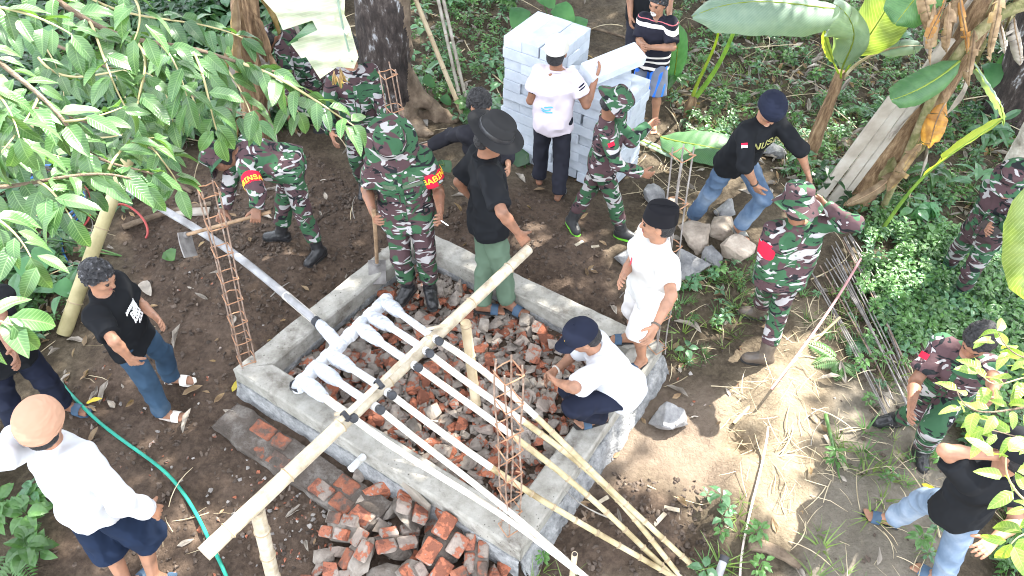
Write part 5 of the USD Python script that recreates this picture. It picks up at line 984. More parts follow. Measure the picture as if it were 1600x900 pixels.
# red armbands with yellow lettering
p = PP['hoe']; ab = band(p, 0, .22, .74, 'cloth_red', 'armband', .006); a, b = p['SJ'][0], p['E'][0]
obj('armband_text', around(xf(T('BABINSA', .046), np.diag([-1., -1, 1]), [0, 0, 0]), a+(b-a)*.58, b, .089*p['s'], -.65, p['cf']*1.0+p['cl']*.25), 'print_yellow', ab)
p = PP['bent']; ab = band(p, 0, .30, .85, 'cloth_red', 'armband', .008, .075, .068); a, b = p['SJ'][0], p['E'][0]
obj('armband_text', around(xf(T('BABINSA', .046), np.diag([-1., -1, 1]), [0, 0, 0]), a+(b-a)*.68, b, .084*p['s'], .2, np.array([.3, -1, .2])), 'print_yellow', ab)
band(PP['turned'], 0, .25, .8, 'cloth_red', 'armband', .006, .077, .070)
p = PP['stride']; m = box((.07, .042, .002)); a, b = p['SJ'][1], p['E'][1]; obj('sleeve_flag', around(m, a+(b-a)*.40, b, .083*p['s'], 0, p['cf']-p['cl']*.6), 'cloth_red', p['t'])
p = PP['boots']; a, b = p['SJ'][1], p['E'][1]; m = box((.055, .035, .002)); obj('sleeve_flag', around(m, a+(b-a)*.35, b, .079*p['s'], 0, -p['cl']+p['cf']*.4), 'cloth_red', p['t'])
# name tapes on the chest
p = PP['hoe']; o = p['nk'] if 'nk' in p else p['neck']
for du, dv, w_, h_, nm in ((-.085, -.19, .10, .026, 'name_tape'), (.085, -.19, .15, .026, 'name_tape'), (.085, -.14, .05, .045, 'chest_badge'), (.085, -.235, .075, .03, 'chest_badge')):
    m = box((w_, h_, .0012)); obj(nm, on_shirt(p, m, o+p['cl']*du+p['sp']*dv, p['cl'], p['sp'], p['cf']), 'cloth_olive_tape', p['t'])
p = PP['jeans']; o = p['neck']-p['sp']*.165
obj('chest_print', on_shirt(p, T('NUSA', .070), o+p['cl']*.02, p['cl'], p['sp'], p['cf']), 'print_olive', p['t'])
a, b = p['SJ'][1], p['E'][1]
obj('flag_patch_red', around(box((.05, .020, .002)), a+(b-a)*.42, b, .080*p['s'], 0, p['cf']-p['cl']*.7), 'cloth_red', p['t']); obj('flag_patch_white', around(box((.05, .020, .002)), a+(b-a)*.42+nrm(b-a)*.0205, b, .080*p['s'], 0, p['cf']-p['cl']*.7), 'print_white', p['t'])
def scribble(p, o, right, up, n, mat, strokes, r=.005):
    ms = []
    for st in strokes:
        q = np.array(st); ms.append(xf(trimesh.util.concatenate([trimesh.creation.extrude_polygon(__import__('shapely').geometry.LineString(q).buffer(r), .0012, engine='earcut')]), np.eye(3), [0, 0, 0]))
    obj('chest_print', on_shirt(p, cat(ms), o, right, up, n), mat, p['t'])
g_ = np.random.default_rng(4); p = PP['tee']; o = p['neck']-p['sp']*.18+p['cl']*.02
st = [[(-.07+.016*k, .035+.012*math.sin(k*.6)), (-.062+.016*k, .055+.012*math.sin(k*.6))] for k in range(9)]
for k in range(4): x = -.045+.032*k; st += [[(x, -.025), (x+.004, .022), (x+.022, .018), (x+.02, -.02), (x+.006, -.024)], [(x+.004, .0), (x+.02, .0)]]
for k in range(5): x = -.05+.024*k; st += [[(x, -.065), (x+.006, -.035), (x+.016, -.062)]]
for k in range(3): x = -.02+.03*k; st += [[(x, -.1), (x+.012, -.08), (x+.02, -.1)]]
scribble(p, o, p['cl'], p['sp'], p['cf'], 'print_white', st, .0055)
p = PP['peci']; o = p['neck']-p['sp']*.15-p['cl']*.06
scribble(p, o, p['cl'], p['sp'], p['cf'], 'print_red', [[(0, -.01*k*1.4), (.012, -.014*k-.004), (.003, -.014*k-.009), (.014, -.014*k-.013)] for k in range(9)], .0028)
p = PP['stack']; o = p['neck']-p['sp']*.33+p['cl']*.05
scribble(p, o, -p['cl'], p['sp'], -p['cf'], 'print_blue', [[(-.05, 0), (-.01, -.012), (.03, -.004)], [(-.04, -.02), (0, -.03), (.05, -.028)], [(-.02, .015), (.05, .022)]], .006)
for k in (0, 1):
    for j, (f0, f1, m_) in enumerate(((.28, .33, 'cloth_navy'), (.37, .42, 'cloth_navy'), (.46, .50, 'cloth_red'), (.54, .60, 'cloth_navy'))): band(p, k, f0, f1, m_, 'sleeve_stripe', .002, .077, .078)
# yellow emblem on the navy cap
p = PP['squat']; m = cat([trimesh.creation.extrude_polygon(__import__('shapely').geometry.LineString(q).buffer(.004), .002, engine='earcut') for q in ([(-.028, .0), (-.02, .018), (-.008, .004)], [(-.004, .02), (.014, .0)], [(.016, .02), (.028, .006), (.02, -.004)], [(-.03, -.010), (.03, -.012)])])
q = p['q']; Rm = np.stack([-p['HR'][:, 1], nrm(p['HR'][:, 2]*.85-p['HR'][:, 0]*.5), nrm(p['HR'][:, 0]*.85+p['HR'][:, 2]*.5)], 1); obj('cap_emblem', xf(m, -Rm if False else Rm, p['hp3'](.088, 0, .085)), 'print_yellow', p['t'])
# watches
def watch(p, k, mat='metal_watch', name='watch'):
    d = nrm(p['W'][k]-p['E'][k]); c = p['W'][k]-d*.02; F_ = frame(d); wt = obj(name, tube([c+(F_[:, 0]*math.cos(a)+F_[:, 1]*math.sin(a))*.030*p['s'] for a in np.linspace(0, 6.28, 19)[:-1]], .0075, 6, False, True), mat, p['t'], True)
    if name == 'watch': obj('watch_face', xf(lathe([(0, .006), (.015, .006), (.017, 0)], 14), frame(nrm(F_[:, 1]*(1 if F_[1, 1] < 0 else -1)+[0, 0, .8])), c+nrm(F_[:, 1]*(1 if F_[1, 1] < 0 else -1)+[0, 0, .8])*.03), mat, wt, True)
watch(PP['squat'], 1); watch(PP['jeans'], 1, 'rubber_black'); watch(PP['peci'], 0, 'rubber_brown', 'bracelet')
watch(PP['turned'], 1, 'cloth_grey_glove', 'glove_cuff')
# beard
p = PP['polo']; B_ = Field(); B_.ell(p['hp3'](.075, 0, -.08), p['HR'], np.array([.02, .028, .022])*p['q'], .01); obj('beard', B_.mesh(.006, (), .004, (60, 60, 60), 2), 'beard_white', p['t'], True)
obj('moustache', tube([p['hp3'](.098, y, -.044-abs(y)*.2) for y in (-.026, -.012, 0, .012, .026)], .006, 6), 'beard_white', p['t'], True)
p = PP['hat8']; H_ = Field(); H_.ell(p['hp3'](-.055, 0, -.045), p['HR'], np.array([.055, .08, .055])*p['q'], .01); obj('hair_back', H_.mesh(.007, (), .01, (45, 45, 45), 2), 'hair_black', p['t'], True)

# breast pockets with flaps, button plackets
for nm, w_ in (('hoe', .12), ('rear', .12), ('stride', .12), ('phone', .12)):
    p = PP[nm]; o = p['neck']
    for du in (-.085, .085):
        pk = obj('pocket', on_shirt(p, box((w_, .12, .0035)), o+p['cl']*du-p['sp']*.285, p['cl'], p['sp'], p['cf'], .003), 'camouflage_hat', p['t'])
        obj('pocket_flap', on_shirt(p, box((w_+.012, .045, .006)), o+p['cl']*du-p['sp']*.235, p['cl'], p['sp'], p['cf'], .006), 'camouflage_trousers', pk)
    obj('placket', on_shirt(p, box((.032, .42, .003)), o-p['sp']*.30, p['cl'], p['sp'], p['cf'], .003), 'camouflage_hat', p['t'])
# ---------------------------------------------------------------- leaves and plants
def leafm(L, Wd, nx=5, bend=.25, fold=.15, tip=1.6, base=.7, wav=0.0, ph=0.0):
    """leaf along +x from the origin, face up: (vertices, quads, st)"""
    u = np.linspace(0, 1, nx+1); w = np.sin(np.pi*u**base)**(1/tip)*.5*Wd; w[0] = Wd*.04; w[-1] = Wd*.02
    x = L*u*(1-.12*bend*u); z = -bend*L*u**2*.6+L*.06*np.sin(u*3.1)
    V, S = [], []
    for k in range(nx+1):
        for c in (-1, -.5, 0, .5, 1):
            V.append((x[k], c*w[k], z[k]+abs(c)*w[k]*fold*2-abs(c)**2*w[k]*fold*.6+wav*w[k]*math.sin(u[k]*9+ph+c*2)*abs(c))); S.append((u[k], .5+c*.5*w[k]/(Wd*.5+1e-9)))
    i, j = np.meshgrid(np.arange(nx), np.arange(4), indexing='ij'); q = np.stack([i*5+j, (i+1)*5+j, (i+1)*5+j+1, i*5+j+1], -1).reshape(-1, 4)
    return np.array(V), q, np.array(S)
def tri(q): return np.vstack([q[:, [0, 1, 2]], q[:, [0, 2, 3]]])
def lmesh(L, Wd, **k): v, q, s = leafm(L, Wd, **k); return trimesh.Trimesh(v, tri(q), process=False)
def orient(d, up): x = nrm(d); y = nrm(np.cross(up, x)); return np.stack([x, y, np.cross(x, y)], 1)
GP = np.random.default_rng(99)
def herb(n, L, Wd, hgt, tiers=2, spread=.9, g=GP, nx=3):
    ms = []
    for t in range(tiers):
        for k in range(n):
            a = 6.283*k/n+t*.7+g.normal()*.25; z = hgt*(.35+.65*(t+1)/tiers)*g.uniform(.8, 1.1); el = g.uniform(-.2, .45)
            d = np.array([math.cos(a)*math.cos(el), math.sin(a)*math.cos(el), math.sin(el)]); m = lmesh(L*g.uniform(.7, 1.15), Wd*g.uniform(.8, 1.1), nx=nx, bend=.5, fold=.2)
            ms.append(xf(m, orient(d, nrm([g.normal()*.2, g.normal()*.2, 1])), [math.cos(a)*hgt*.12, math.sin(a)*hgt*.12, z]))
    ms.append(tube([[0, 0, -.02], [.004, 0, hgt]], [.004, .002], 4)); return cat(ms)
def tuft(n, L, g=GP):
    ms = []
    for k in range(n):
        a = g.random()*6.283; lean = g.uniform(.2, .9); Lk = L*g.uniform(.5, 1.2); p = np.array([math.cos(a)*.02, math.sin(a)*.02, 0]); d = np.array([math.cos(a)*lean, math.sin(a)*lean, 1]); sd = np.array([-math.sin(a), math.cos(a), 0]); V = []
        for u in (0, .35, .7, 1): c = p+nrm(d)*Lk*u+np.array([math.cos(a), math.sin(a), -.6])*Lk*.35*u*u; w = .0045*(1-u)+.0006; V += [c-sd*w, c+sd*w]
        ms.append(trimesh.Trimesh(np.array(V), [[2*i, 2*i+1, 2*i+3] for i in range(3)]+[[2*i, 2*i+3, 2*i+2] for i in range(3)], process=False))
    return cat(ms)
def frond(L, n=14, g=GP):
    ms = [tube([[L*u, 0, L*(.55*u-.55*u*u)] for u in np.linspace(0, 1, 6)], np.linspace(.004, .001, 6), 4)]
    for k in range(2, n):
        u = k/n; w = L*.30*math.sin(math.pi*min(1, u*.85+.12))
        for s in (-1, 1): ms.append(xf(lmesh(w, w*.28+.006, nx=2, bend=.3), orient([.45, s, .05], [0, 0, 1]), [L*u, 0, L*(.55*u-.55*u*u)]))
    return cat(ms)
def scatter(zones, g):
    """zones: [(pixel polygon, plants per square metre)] -> ground points"""
    pts = []
    for poly, den in zones:
        w = np.array([WZ(x, y, 0)[:2] for x, y in poly]); lo, hi = w.min(0), w.max(0); n = int(den*np.prod(hi-lo)); P = lo+g.random((n, 2))*(hi-lo); P = P[inpoly(P, w)]
        keep = g.random(len(P)) < np.clip(.35+1.6*(meshkit.fbm(np.c_[P*1.7, np.zeros(len(P))], 3, 31)-.3), 0, 1); pts.append(P[keep])
    P = np.vstack(pts); P = P[~inpoly(P, inset(OUT, -.10))]; return np.c_[P, hfun(P)]
def plant(name, protos, zones, smin, smax, label, cat_, seed, tilt=.2, dz=0.0, flat=False):
    g = np.random.default_rng(seed); P = scatter(zones, g); n = len(P); P[:, 2] += dz
    a = g.random(n)*6.283; R = np.zeros((n, 3, 3)); t = g.normal(size=(n, 2))*tilt
    z = np.c_[t, np.ones(n)]; z /= np.linalg.norm(z, axis=1)[:, None]; x = np.stack([np.cos(a), np.sin(a), np.zeros(n)], 1); x -= z*(x*z).sum(1)[:, None]; x /= np.linalg.norm(x, axis=1)[:, None]
    R[:, :, 0], R[:, :, 2] = x, z; R[:, :, 1] = np.cross(z, x)
    return instancer(name, protos, P, R, g.uniform(smin, smax, n), g.integers(0, len(protos), n), None, label, cat_)
Z_HERB = [(-40, 0)]
z_right = [(1345, 350), (1410, 300), (1500, 330), (1650, 300), (1660, 600), (1540, 610), (1450, 520), (1420, 560), (1380, 520), (1345, 440)]
z_left = [(-150, 200), (240, 240), (240, 320), (140, 345), (165, 400), (110, 480), (60, 560), (-150, 600)]
z_bl = [(-200, 690), (40, 715), (95, 800), (110, 960), (-200, 960)]
z_tl = [(-200, -80), (560, -60), (520, 60), (490, 200), (300, 235), (240, 260), (-200, 300)]
z_tm = [(630, -80), (820, -80), (790, 120), (770, 230), (700, 180), (640, 120)]
z_tr = [(1000, -80), (1700, -80), (1700, 300), (1400, 320), (1270, 330), (1190, 260), (1060, 215), (1030, 120)]
z_br = [(1480, 640), (1700, 560), (1700, 960), (1540, 960), (1560, 820), (1500, 700)]
z_path = [(1180, 470), (1330, 430), (1480, 640), (1500, 760), (1420, 960), (1230, 960), (1290, 740), (1300, 560)]
z_mid = [(1040, 440), (1180, 400), (1190, 520), (1080, 600), (1040, 560)]
z_low = [(1090, 780), (1160, 800), (1180, 960), (1080, 960)]
z_fl = [(810, 880), (870, 860), (900, 960), (800, 960)]
hp = [herb(5, .075, .036, .12, 2), herb(6, .06, .03, .16, 3), herb(4, .09, .05, .10, 1), herb(5, .055, .03, .20, 4)]
plant('ground_herbs', [(m, 'leaf_herb' if k % 2 else 'leaf_herb_cool', False) for k, m in enumerate(hp)], [(z_right, 330), (z_left, 130), (z_tm, 70), (z_tr, 55), (z_br, 150), (z_path, 9), (z_mid, 26), (z_low, 50), (z_fl, 70), (z_tl, 90)], .6, 1.25, 'low green herbs and weeds covering the ground round the clearing', 'weeds', 1)
plant('grass_tufts', [(tuft(10, .16), 'leaf_grass', False), (tuft(16, .11), 'leaf_herb', False)], [(z_path, 36), (z_mid, 60), (z_tr, 40), (z_low, 110), (z_br, 40), (z_right, 30), (z_fl, 80)], .6, 1.4, 'thin grass tufts on the trodden earth', 'grass', 2)
bp = [herb(6, .20, .085, .34, 2, nx=4), herb(7, .16, .07, .42, 3, nx=4), herb(5, .26, .10, .30, 1, nx=4)]
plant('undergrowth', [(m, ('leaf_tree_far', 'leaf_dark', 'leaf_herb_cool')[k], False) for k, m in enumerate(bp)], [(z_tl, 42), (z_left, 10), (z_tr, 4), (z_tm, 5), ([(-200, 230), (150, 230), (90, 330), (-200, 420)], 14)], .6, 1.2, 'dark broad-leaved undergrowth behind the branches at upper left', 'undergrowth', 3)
plant('broad_weeds', [(herb(5, .13, .09, .22, 2, nx=4), 'leaf_herb', False), (herb(4, .15, .11, .26, 1, nx=4), 'leaf_herb_cool', False)], [(z_bl, 60), (z_br, 14), ([(1410, 320), (1560, 300), (1480, 400)], 14), (z_tm, 6)], .6, 1.15, 'broad green weeds at the corners of the clearing', 'weeds', 4)
fl_ = [lmesh(.11, .045, nx=4, bend=-.5, fold=.5, wav=.3), lmesh(.14, .05, nx=4, bend=.9, fold=-.5, wav=.5), lmesh(.08, .045, nx=3, bend=-.9, fold=.3), lmesh(.2, .05, nx=5, bend=-.3, fold=.9, wav=.6)]
ALLZ = [(-300, -100), (1900, -100), (1900, 1000), (-300, 1000)]
plant('leaf_litter', [(fl_[0], 'leaf_dry', False), (fl_[1], 'leaf_dry_grey', False), (fl_[2], 'leaf_dry', False), (fl_[3], 'leaf_dry_grey', False)], [(z_tl, 60), (z_tr, 130), (z_tm, 80), (z_left, 60), (z_mid, 25), (ALLZ, 9), ([(60, 460), (200, 480), (260, 640), (60, 660)], 60), ([(1150, 180), (1290, 200), (1260, 330), (1150, 300)], 60)], .45, 1.05, 'dry brown fallen leaves strewn over the ground', 'leaf litter', 5, .35, .012)
st_ = [tube(spline([[0, 0, 0], [.12, .012, .02], [.26, -.012, .004]], 6), [.003, .003, .003, .003, .002, .001], 4), tube([[0, 0, 0], [.1, .01, .012], [.19, .0, .0]], [.0022, .002, .001], 4)]
z_straw = [(1130, 640), (1195, 560), (1270, 480), (1310, 530), (1275, 640), (1295, 760), (1240, 880), (1170, 850), (1140, 760)]
plant('dry_straw', [(st_[0], 'straw', False), (st_[1], 'straw', False)], [(z_straw, 190), (z_tr, 50), ([(990, 240), (1100, 240), (1120, 330), (1000, 320)], 160), (z_path, 60), (z_mid, 60), (z_tl, 20), ([(230, 790), (340, 790), (330, 860), (240, 870)], 110), ([(120, 500), (210, 480), (220, 560), (130, 600)], 50)], .5, 1.4, 'dry straw and stalks on the sunlit bank and among the weeds', 'straw', 6, .22, .01)
tw = [tube(spline([[0, 0, 0], [.2, .03, .02], [.42, -.02, .01]], 7), np.linspace(.006, .002, 7), 5), tube(spline([[0, 0, 0], [.3, -.03, .05], [.7, .03, .02]], 8), np.linspace(.008, .003, 8), 5)]
plant('fallen_twigs', [(tw[0], 'wood_grey', True), (tw[1], 'straw', True)], [(z_tl, 5), (z_tr, 9), (z_tm, 8), (z_left, 8), (ALLZ, 1.0)], .5, 1.3, 'thin fallen twigs on the ground', 'twigs', 7, .12, .012)
cl_ = [rough(subdiv(rock(GP, (1, GP.uniform(.6, .9), GP.uniform(.45, .7)), 16, .5), .3), .16, 4, k) for k in range(5)]
z_wetp = ZONES['wet']
plant('soil_clods', [(m, 'soil_clod', 40) for m in cl_], [(z_wetp, 330), ([(880, 760), (1110, 760), (1120, 960), (860, 960)], 700), ([(190, 330), (480, 240), (600, 330), (400, 560)], 260), (z_path, 50), (z_mid, 60)], .012, .055, 'crumbly clods of dark dug soil', 'soil clods', 8, 1.0, .004)
pb_ = [rock(GP, (1, .8, .6), 12, .4) for k in range(3)]
z_front = [(110, 560), (360, 590), (480, 700), (520, 960), (260, 960), (90, 700)]
plant('brick_crumbs', [(pb_[0], 'brick_orange', False), (pb_[1], 'brick_mixed', False), (pb_[2], 'pebble', False)], [(z_front, 70), ([(360, 600), (600, 760), (800, 900), (420, 960)], 260), ([(250, 430), (400, 400), (420, 540), (300, 560)], 10), ([(720, 400), (900, 300), (960, 480)], 7), ([(840, 720), (960, 650), (960, 760), (850, 880)], 60), ([(1030, 560), (1180, 480), (1180, 640), (1040, 700)], 14)], .014, .05, 'crumbs of brick and stone trodden into the soil', 'crumbs', 9, 1.0, .004)
# ---------------------------------------------------------------- banana leaves
def banana_leaf(parent, rib, w, mat, prof=None, droop=.25, tears=6, seed=0, up=(0, 0, 1), r=.011, sides=(1, 1), ribmat='leaf_banana_yellow', curl=0.0, petiole=0.0, rag=.12, tw=0.0):
    """blade along a midrib (3D points); each torn strip of the blade keeps its own droop"""
    g = np.random.default_rng(seed); P = spline(rib, 60); t = np.gradient(P, axis=0); t /= np.linalg.norm(t, axis=1, keepdims=True); U = np.linspace(0, 1, 60)
    obj('midrib', tube(P, np.linspace(r, r*.25, 60), 8), ribmat, parent, True)
    V, Q, S = [], [], []
    for si, s in enumerate((1, -1)):
        cuts = np.sort(np.r_[petiole, petiole+(1-petiole)*np.sort(g.random(max(tears-1, 0))), 1.0]); 
        for a, b in zip(cuts[:-1], cuts[1:]):
            if b-a < .004: continue
            m = max(2, int((b-a)*34)); uu = np.linspace(a, b-.004 if tears else b, m+1); dr = droop+g.normal()*droop*.45; ln = 1-rag*g.random(); sh = g.normal()*.05; base = len(V); nv = 5
            for k, u in enumerate(uu):
                c = np.array([np.interp(u, U, P[:, q]) for q in range(3)]); d = nrm(np.array([np.interp(u, U, t[:, q]) for q in range(3)])); uv = (u-petiole)/(1-petiole+1e-9)
                wd = w*sides[si]*(np.interp(uv, [0, .06, .25, .6, .85, 1], [.12, .6, .95, 1, .72, .08]) if prof is None else np.interp(uv, *prof))*ln
                up_ = nrm(np.asarray(up, float)); side = nrm(np.cross(up_, d))*s; n_ = np.cross(d, side)*s
                for v in range(nv+1):
                    f = v/nv; off = side*wd*f*math.cos(dr*f*1.2)+d*wd*f*(.30+sh)+n_*(.10*wd*math.sin(f*2.2)-wd*math.sin(dr*f*1.3)*f)+np.array([0, 0, curl*wd*f*f])
                    V.append(c+off+n_*.004*math.sin(u*60+f*3)); S.append((u, .5+.5*f*s))
            i, j = np.meshgrid(np.arange(m), np.arange(nv), indexing='ij'); Q.append(base+np.stack([i*(nv+1)+j, (i+1)*(nv+1)+j, (i+1)*(nv+1)+j+1, i*(nv+1)+j+1], -1).reshape(-1, 4))
    obj('blade', (np.array(V), np.vstack(Q)), mat, parent, True, uv=np.array(S))
def wy(pts): return [WY(x, y, d) for x, y, d in pts]
def wd(pts): return [W(x, y, d) for x, y, d in pts]
yB = G(1345, 318)[1]
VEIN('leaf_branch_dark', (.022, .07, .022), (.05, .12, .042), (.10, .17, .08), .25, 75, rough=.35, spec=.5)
BP = thing('banana_plant', 'large leaning banana plant with a shaggy dry trunk behind the planks', 'banana plant')
tr = wy([(1318, 345, yB), (1352, 290, yB+.02), (1440, 175, yB+.08), (1530, 15, yB+.16), (1600, -110, yB+.2)]); T_ = spline(tr, 34)
obj('trunk', rough(subdiv(tube(T_, np.interp(np.linspace(0, 1, 34), [0, .1, .5, .75, 1], [.16, .15, .135, .16, .15]), 18), .05), .022, 6, 7), 'banana_stem_dry', BP, True)
for k in range(26):   # old sheaths peeling off the trunk
    g = np.random.default_rng(200+k); u = g.uniform(.25, .95); i = int(u*33); c = T_[i]; d = nrm(T_[min(i+1, 33)]-T_[max(i-1, 0)]); F_ = frame(d); a = g.random()*6.28; o = F_[:, 0]*math.cos(a)+F_[:, 1]*math.sin(a); L = g.uniform(.25, .6)
    m = lmesh(L, g.uniform(.05, .11), nx=6, bend=g.uniform(-.5, .7), fold=.6, wav=.5, tip=3); obj('dry_sheath', xf(m, orient(nrm(-d+o*g.uniform(.0, .35)), o), c+o*.135), ('banana_stem_dry', 'leaf_dry_grey', 'banana_stem_moss', 'leaf_dry')[k % 4], BP, True)
br_ = wy([(1600, 8, yB-.1), (1540, 40, yB-.15), (1490, 95, yB-.2), (1440, 190, yB-.22), (1400, 280, yB-.2), (1370, 345, yB-.15)]); obj('dry_stalk', tube(spline(br_, 30), np.linspace(.05, .03, 30), 10), 'banana_stem_moss', BP, True)
banana_leaf(BP, wy([(1500, 95, yB-.3), (1465, 122, yB-.4), (1430, 142, yB-.5), (1393, 156, yB-.6)]), .15, 'leaf_banana', droop=.5, tears=0, seed=1, up=(-.2, -.5, 1), sides=(1, 1.2))
banana_leaf(BP, wy([(1376, 362, yB-.45), (1400, 328, yB-.42), (1452, 268, yB-.4), (1520, 218, yB-.36), (1572, 182, yB-.3)]), .085, 'leaf_banana_yellow', droop=-.2, tears=2, seed=2, up=(.3, .3, 1), petiole=.45, r=.022, ribmat='leaf_shrub')
banana_leaf(BP, wy([(1508, 72, yB-.2), (1530, 110, yB-.3), (1556, 150, yB-.33), (1568, 196, yB-.33)]), .085, 'leaf_banana_grey', droop=.2, tears=4, seed=3, up=(.6, .2, .9), rag=.4)
for k, (pts, w_, m_) in enumerate((([(1478, 160, yB-.25), (1466, 182, yB-.32), (1458, 206, yB-.34), (1452, 232, yB-.34)], .14, 'leaf_dry_orange'), ([(1440, 225, yB-.25), (1420, 252, yB-.3), (1402, 278, yB-.32), (1386, 300, yB-.3)], .12, 'leaf_dry'), ([(1400, 268, yB-.22), (1370, 296, yB-.3), (1340, 312, yB-.34), (1318, 322, yB-.34)], .10, 'leaf_dry'), ([(1468, 10, yB-.1), (1458, 50, yB-.2), (1450, 85, yB-.22)], .10, 'leaf_dry_grey'), ([(1500, -10, yB-.1), (1490, 20, yB-.25), (1476, 48, yB-.3)], .08, 'leaf_dry'))):
    banana_leaf(BP, wy(pts), w_, m_, droop=.5, tears=5, seed=10+k, up=(-.3, -.9, .5), rag=.5, ribmat='leaf_dry', r=.008)
for k in range(9):
    g = np.random.default_rng(500+k); x, y = g.uniform(1440, 1585), g.uniform(-30, 60); L = g.uniform(50, 110); dy = g.uniform(-.45, -.12); sx = g.uniform(-26, 14)
    banana_leaf(BP, wy([(x, y, yB+dy+.1), (x+sx*.4, y+L*.35, yB+dy), (x+sx, y+L*.7, yB+dy-.03), (x+sx*1.1, y+L, yB+dy-.02)]), g.uniform(.05, .11), ('leaf_dry', 'leaf_dry_grey', 'leaf_dry', 'leaf_dry_orange')[k % 4], droop=.8, tears=6, seed=520+k, up=(-.3, -.9, .4), rag=.6, ribmat='leaf_dry', r=.007)
banana_leaf(BP, wy([(1500, -60, yB+.1), (1450, -25, yB), (1420, 10, yB-.1), (1398, 38, yB-.15)]), .24, 'leaf_banana', droop=.4, tears=2, seed=20, up=(-.1, -.5, 1))
# two long planks leaning on it
for k, (a, b, w_, off) in enumerate((((1284, 304), (1398, 152), .125, -.22), ((1306, 306), (1484, 60), .11, -.20), ((1318, 310), (1476, 100), .07, -.15))):
    A_, B_ = WY(*a, yB-.06), WY(*b, yB+off+.04); d = nrm(B_-A_); n_ = nrm(np.cross(d, [0, 0, 1])); R = np.stack([d, nrm(np.cross(nrm(np.cross(d, [.3, -1., .3])), d)), nrm(np.cross(d, nrm(np.cross(nrm(np.cross(d, [.3, -1., .3])), d))))], 1); v = nrm(np.cross(d, nrm([.15, -1, .55]))); R = np.stack([d, v, np.cross(d, v)], 1)
    m = rough(subdiv(box((np.linalg.norm(B_-A_)+.5, w_, .028), R, (A_+B_)/2-d*.25, .004), .06), .003, 9, k); obj('wooden_plank', m, 'wood_board', None, 40, ['pale plank leaning on the banana trunk, lowest and leftmost of three', 'long pale plank leaning on the banana trunk, topmost of three', 'narrow plank under the other two against the banana trunk'][k], 'plank')
# smaller banana plant left of it
yS = G(1265, 258)[1]
BS = thing('banana_plant', 'young banana plant with a dark stem between the man in jeans and the planks', 'banana plant')
tr = wy([(1258, 270, yS), (1275, 215, yS), (1298, 155, yS+.03), (1314, 112, yS+.05)]); obj('trunk', rough(subdiv(tube(spline(tr, 16), np.linspace(.085, .05, 16), 12), .04), .014, 8, 3), 'banana_stem_dry', BS, True)
banana_leaf(BS, wy([(1314, 122, yS), (1322, 92, yS-.1), (1334, 58, yS-.2), (1322, 22, yS-.3), (1306, 8, yS-.4)]), .26, 'leaf_banana_grey', droop=.35, tears=3, seed=31, up=(-.3, -.7, .9), petiole=.12, rag=.3, sides=(1, .75))
banana_leaf(BS, wy([(1318, 118, yS+.05), (1345, 75, yS), (1375, 30, yS-.05), (1410, -40, yS-.1)]), .30, 'leaf_banana_lime', droop=.25, tears=0, seed=32, up=(-.2, -.6, 1), petiole=.22, sides=(.9, 1))
banana_leaf(BS, wy([(1318, 122, yS+.05), (1345, 96, yS), (1385, 78, yS-.05), (1442, 72, yS-.12)]), .10, 'leaf_banana_grey', droop=.3, tears=4, seed=33, up=(0, -.6, 1), petiole=.52, ribmat='bamboo_yellow', r=.02)
banana_leaf(BS, wy([(1312, 118, yS+.03), (1300, 92, yS), (1292, 70, yS-.03), (1288, 48, yS-.08)]), .05, 'leaf_banana_yellow', droop=.3, tears=0, seed=34, up=(-.5, -.5, 1), petiole=.3)
# banana sucker behind with the long grey leaf at the top edge
yT = G(1076, 182)[1]
BT = thing('banana_plant', 'cut banana sucker with two pale stalks and one wide grey-green leaf at the top edge', 'banana plant')
obj('trunk', tube(wy([(1074, 190, yT), (1078, 168, yT), (1084, 150, yT)]), [.07, .065, .045], 12), 'banana_stem_dry', BT, True)
banana_leaf(BT, wy([(1080, 160, yT), (1104, 100, yT), (1122, 50, yT-.1), (1100, 26, yT-.4), (1088, 22, yT-.5)]), .03, 'leaf_banana_yellow', droop=.2, tears=0, seed=41, petiole=.6, r=.022, up=(0, -.6, 1))
obj('stalk', tube(spline(wy([(1082, 158, yT), (1120, 105, yT), (1150, 40, yT)]), 14), np.linspace(.03, .02, 14), 9), 'leaf_shrub', BT, True)
banana_leaf(BT, wy([(1150, 40, yT), (1320, 14, yT-.25), (1240, 6, yT-.5), (1160, 4, yT-.65), (1082, 26, yT-.8)][1:]), .34, 'leaf_banana_grey', droop=.45, tears=0, seed=42, up=(0, -.45, 1))
def ground_leaf(label, rib, w, mat, seed, tears=2, droop=.15, up=(0, -.2, 1), **k):
    t = thing('banana_leaf', label, 'leaf'); banana_leaf(t, rib, w, mat, droop=droop, tears=tears, seed=seed, up=up, **k)
ground_leaf('wide green banana leaf lying on the ground behind the boulders', [G(1032, 214, .10), G(1075, 224, .16), G(1120, 232, .14), G(1165, 246, .06)], .26, 'leaf_banana', 51)
ground_leaf('grey-green leaf strip lying beside the bright straw patch', [G(985, 214, .06), G(1030, 232, .07), G(1072, 256, .05)], .05, 'leaf_banana_grey', 52, 3)
ground_leaf('large leaf standing behind the man in the striped polo', wy([(1052, 130, G(1040, 150)[1]), (1056, 100, G(1040, 150)[1]-.02), (1058, 70, G(1040, 150)[1]-.1), (1050, 48, G(1040, 150)[1]-.25)]), .17, 'leaf_taro', 53, 0, .2, (.3, -.8, .6))
ground_leaf('broad pale yellow-green leaf hanging at the right edge', wd([(1606, 290, 3.6), (1610, 340, 3.6), (1610, 400, 3.65), (1608, 470, 3.7)]), .13, 'leaf_banana_lime', 54, 0, .3, (-.3, -1, .4))
FLp = thing('banana_leaf', 'overexposed torn banana leaf hanging at the top left before the soldiers', 'leaf')
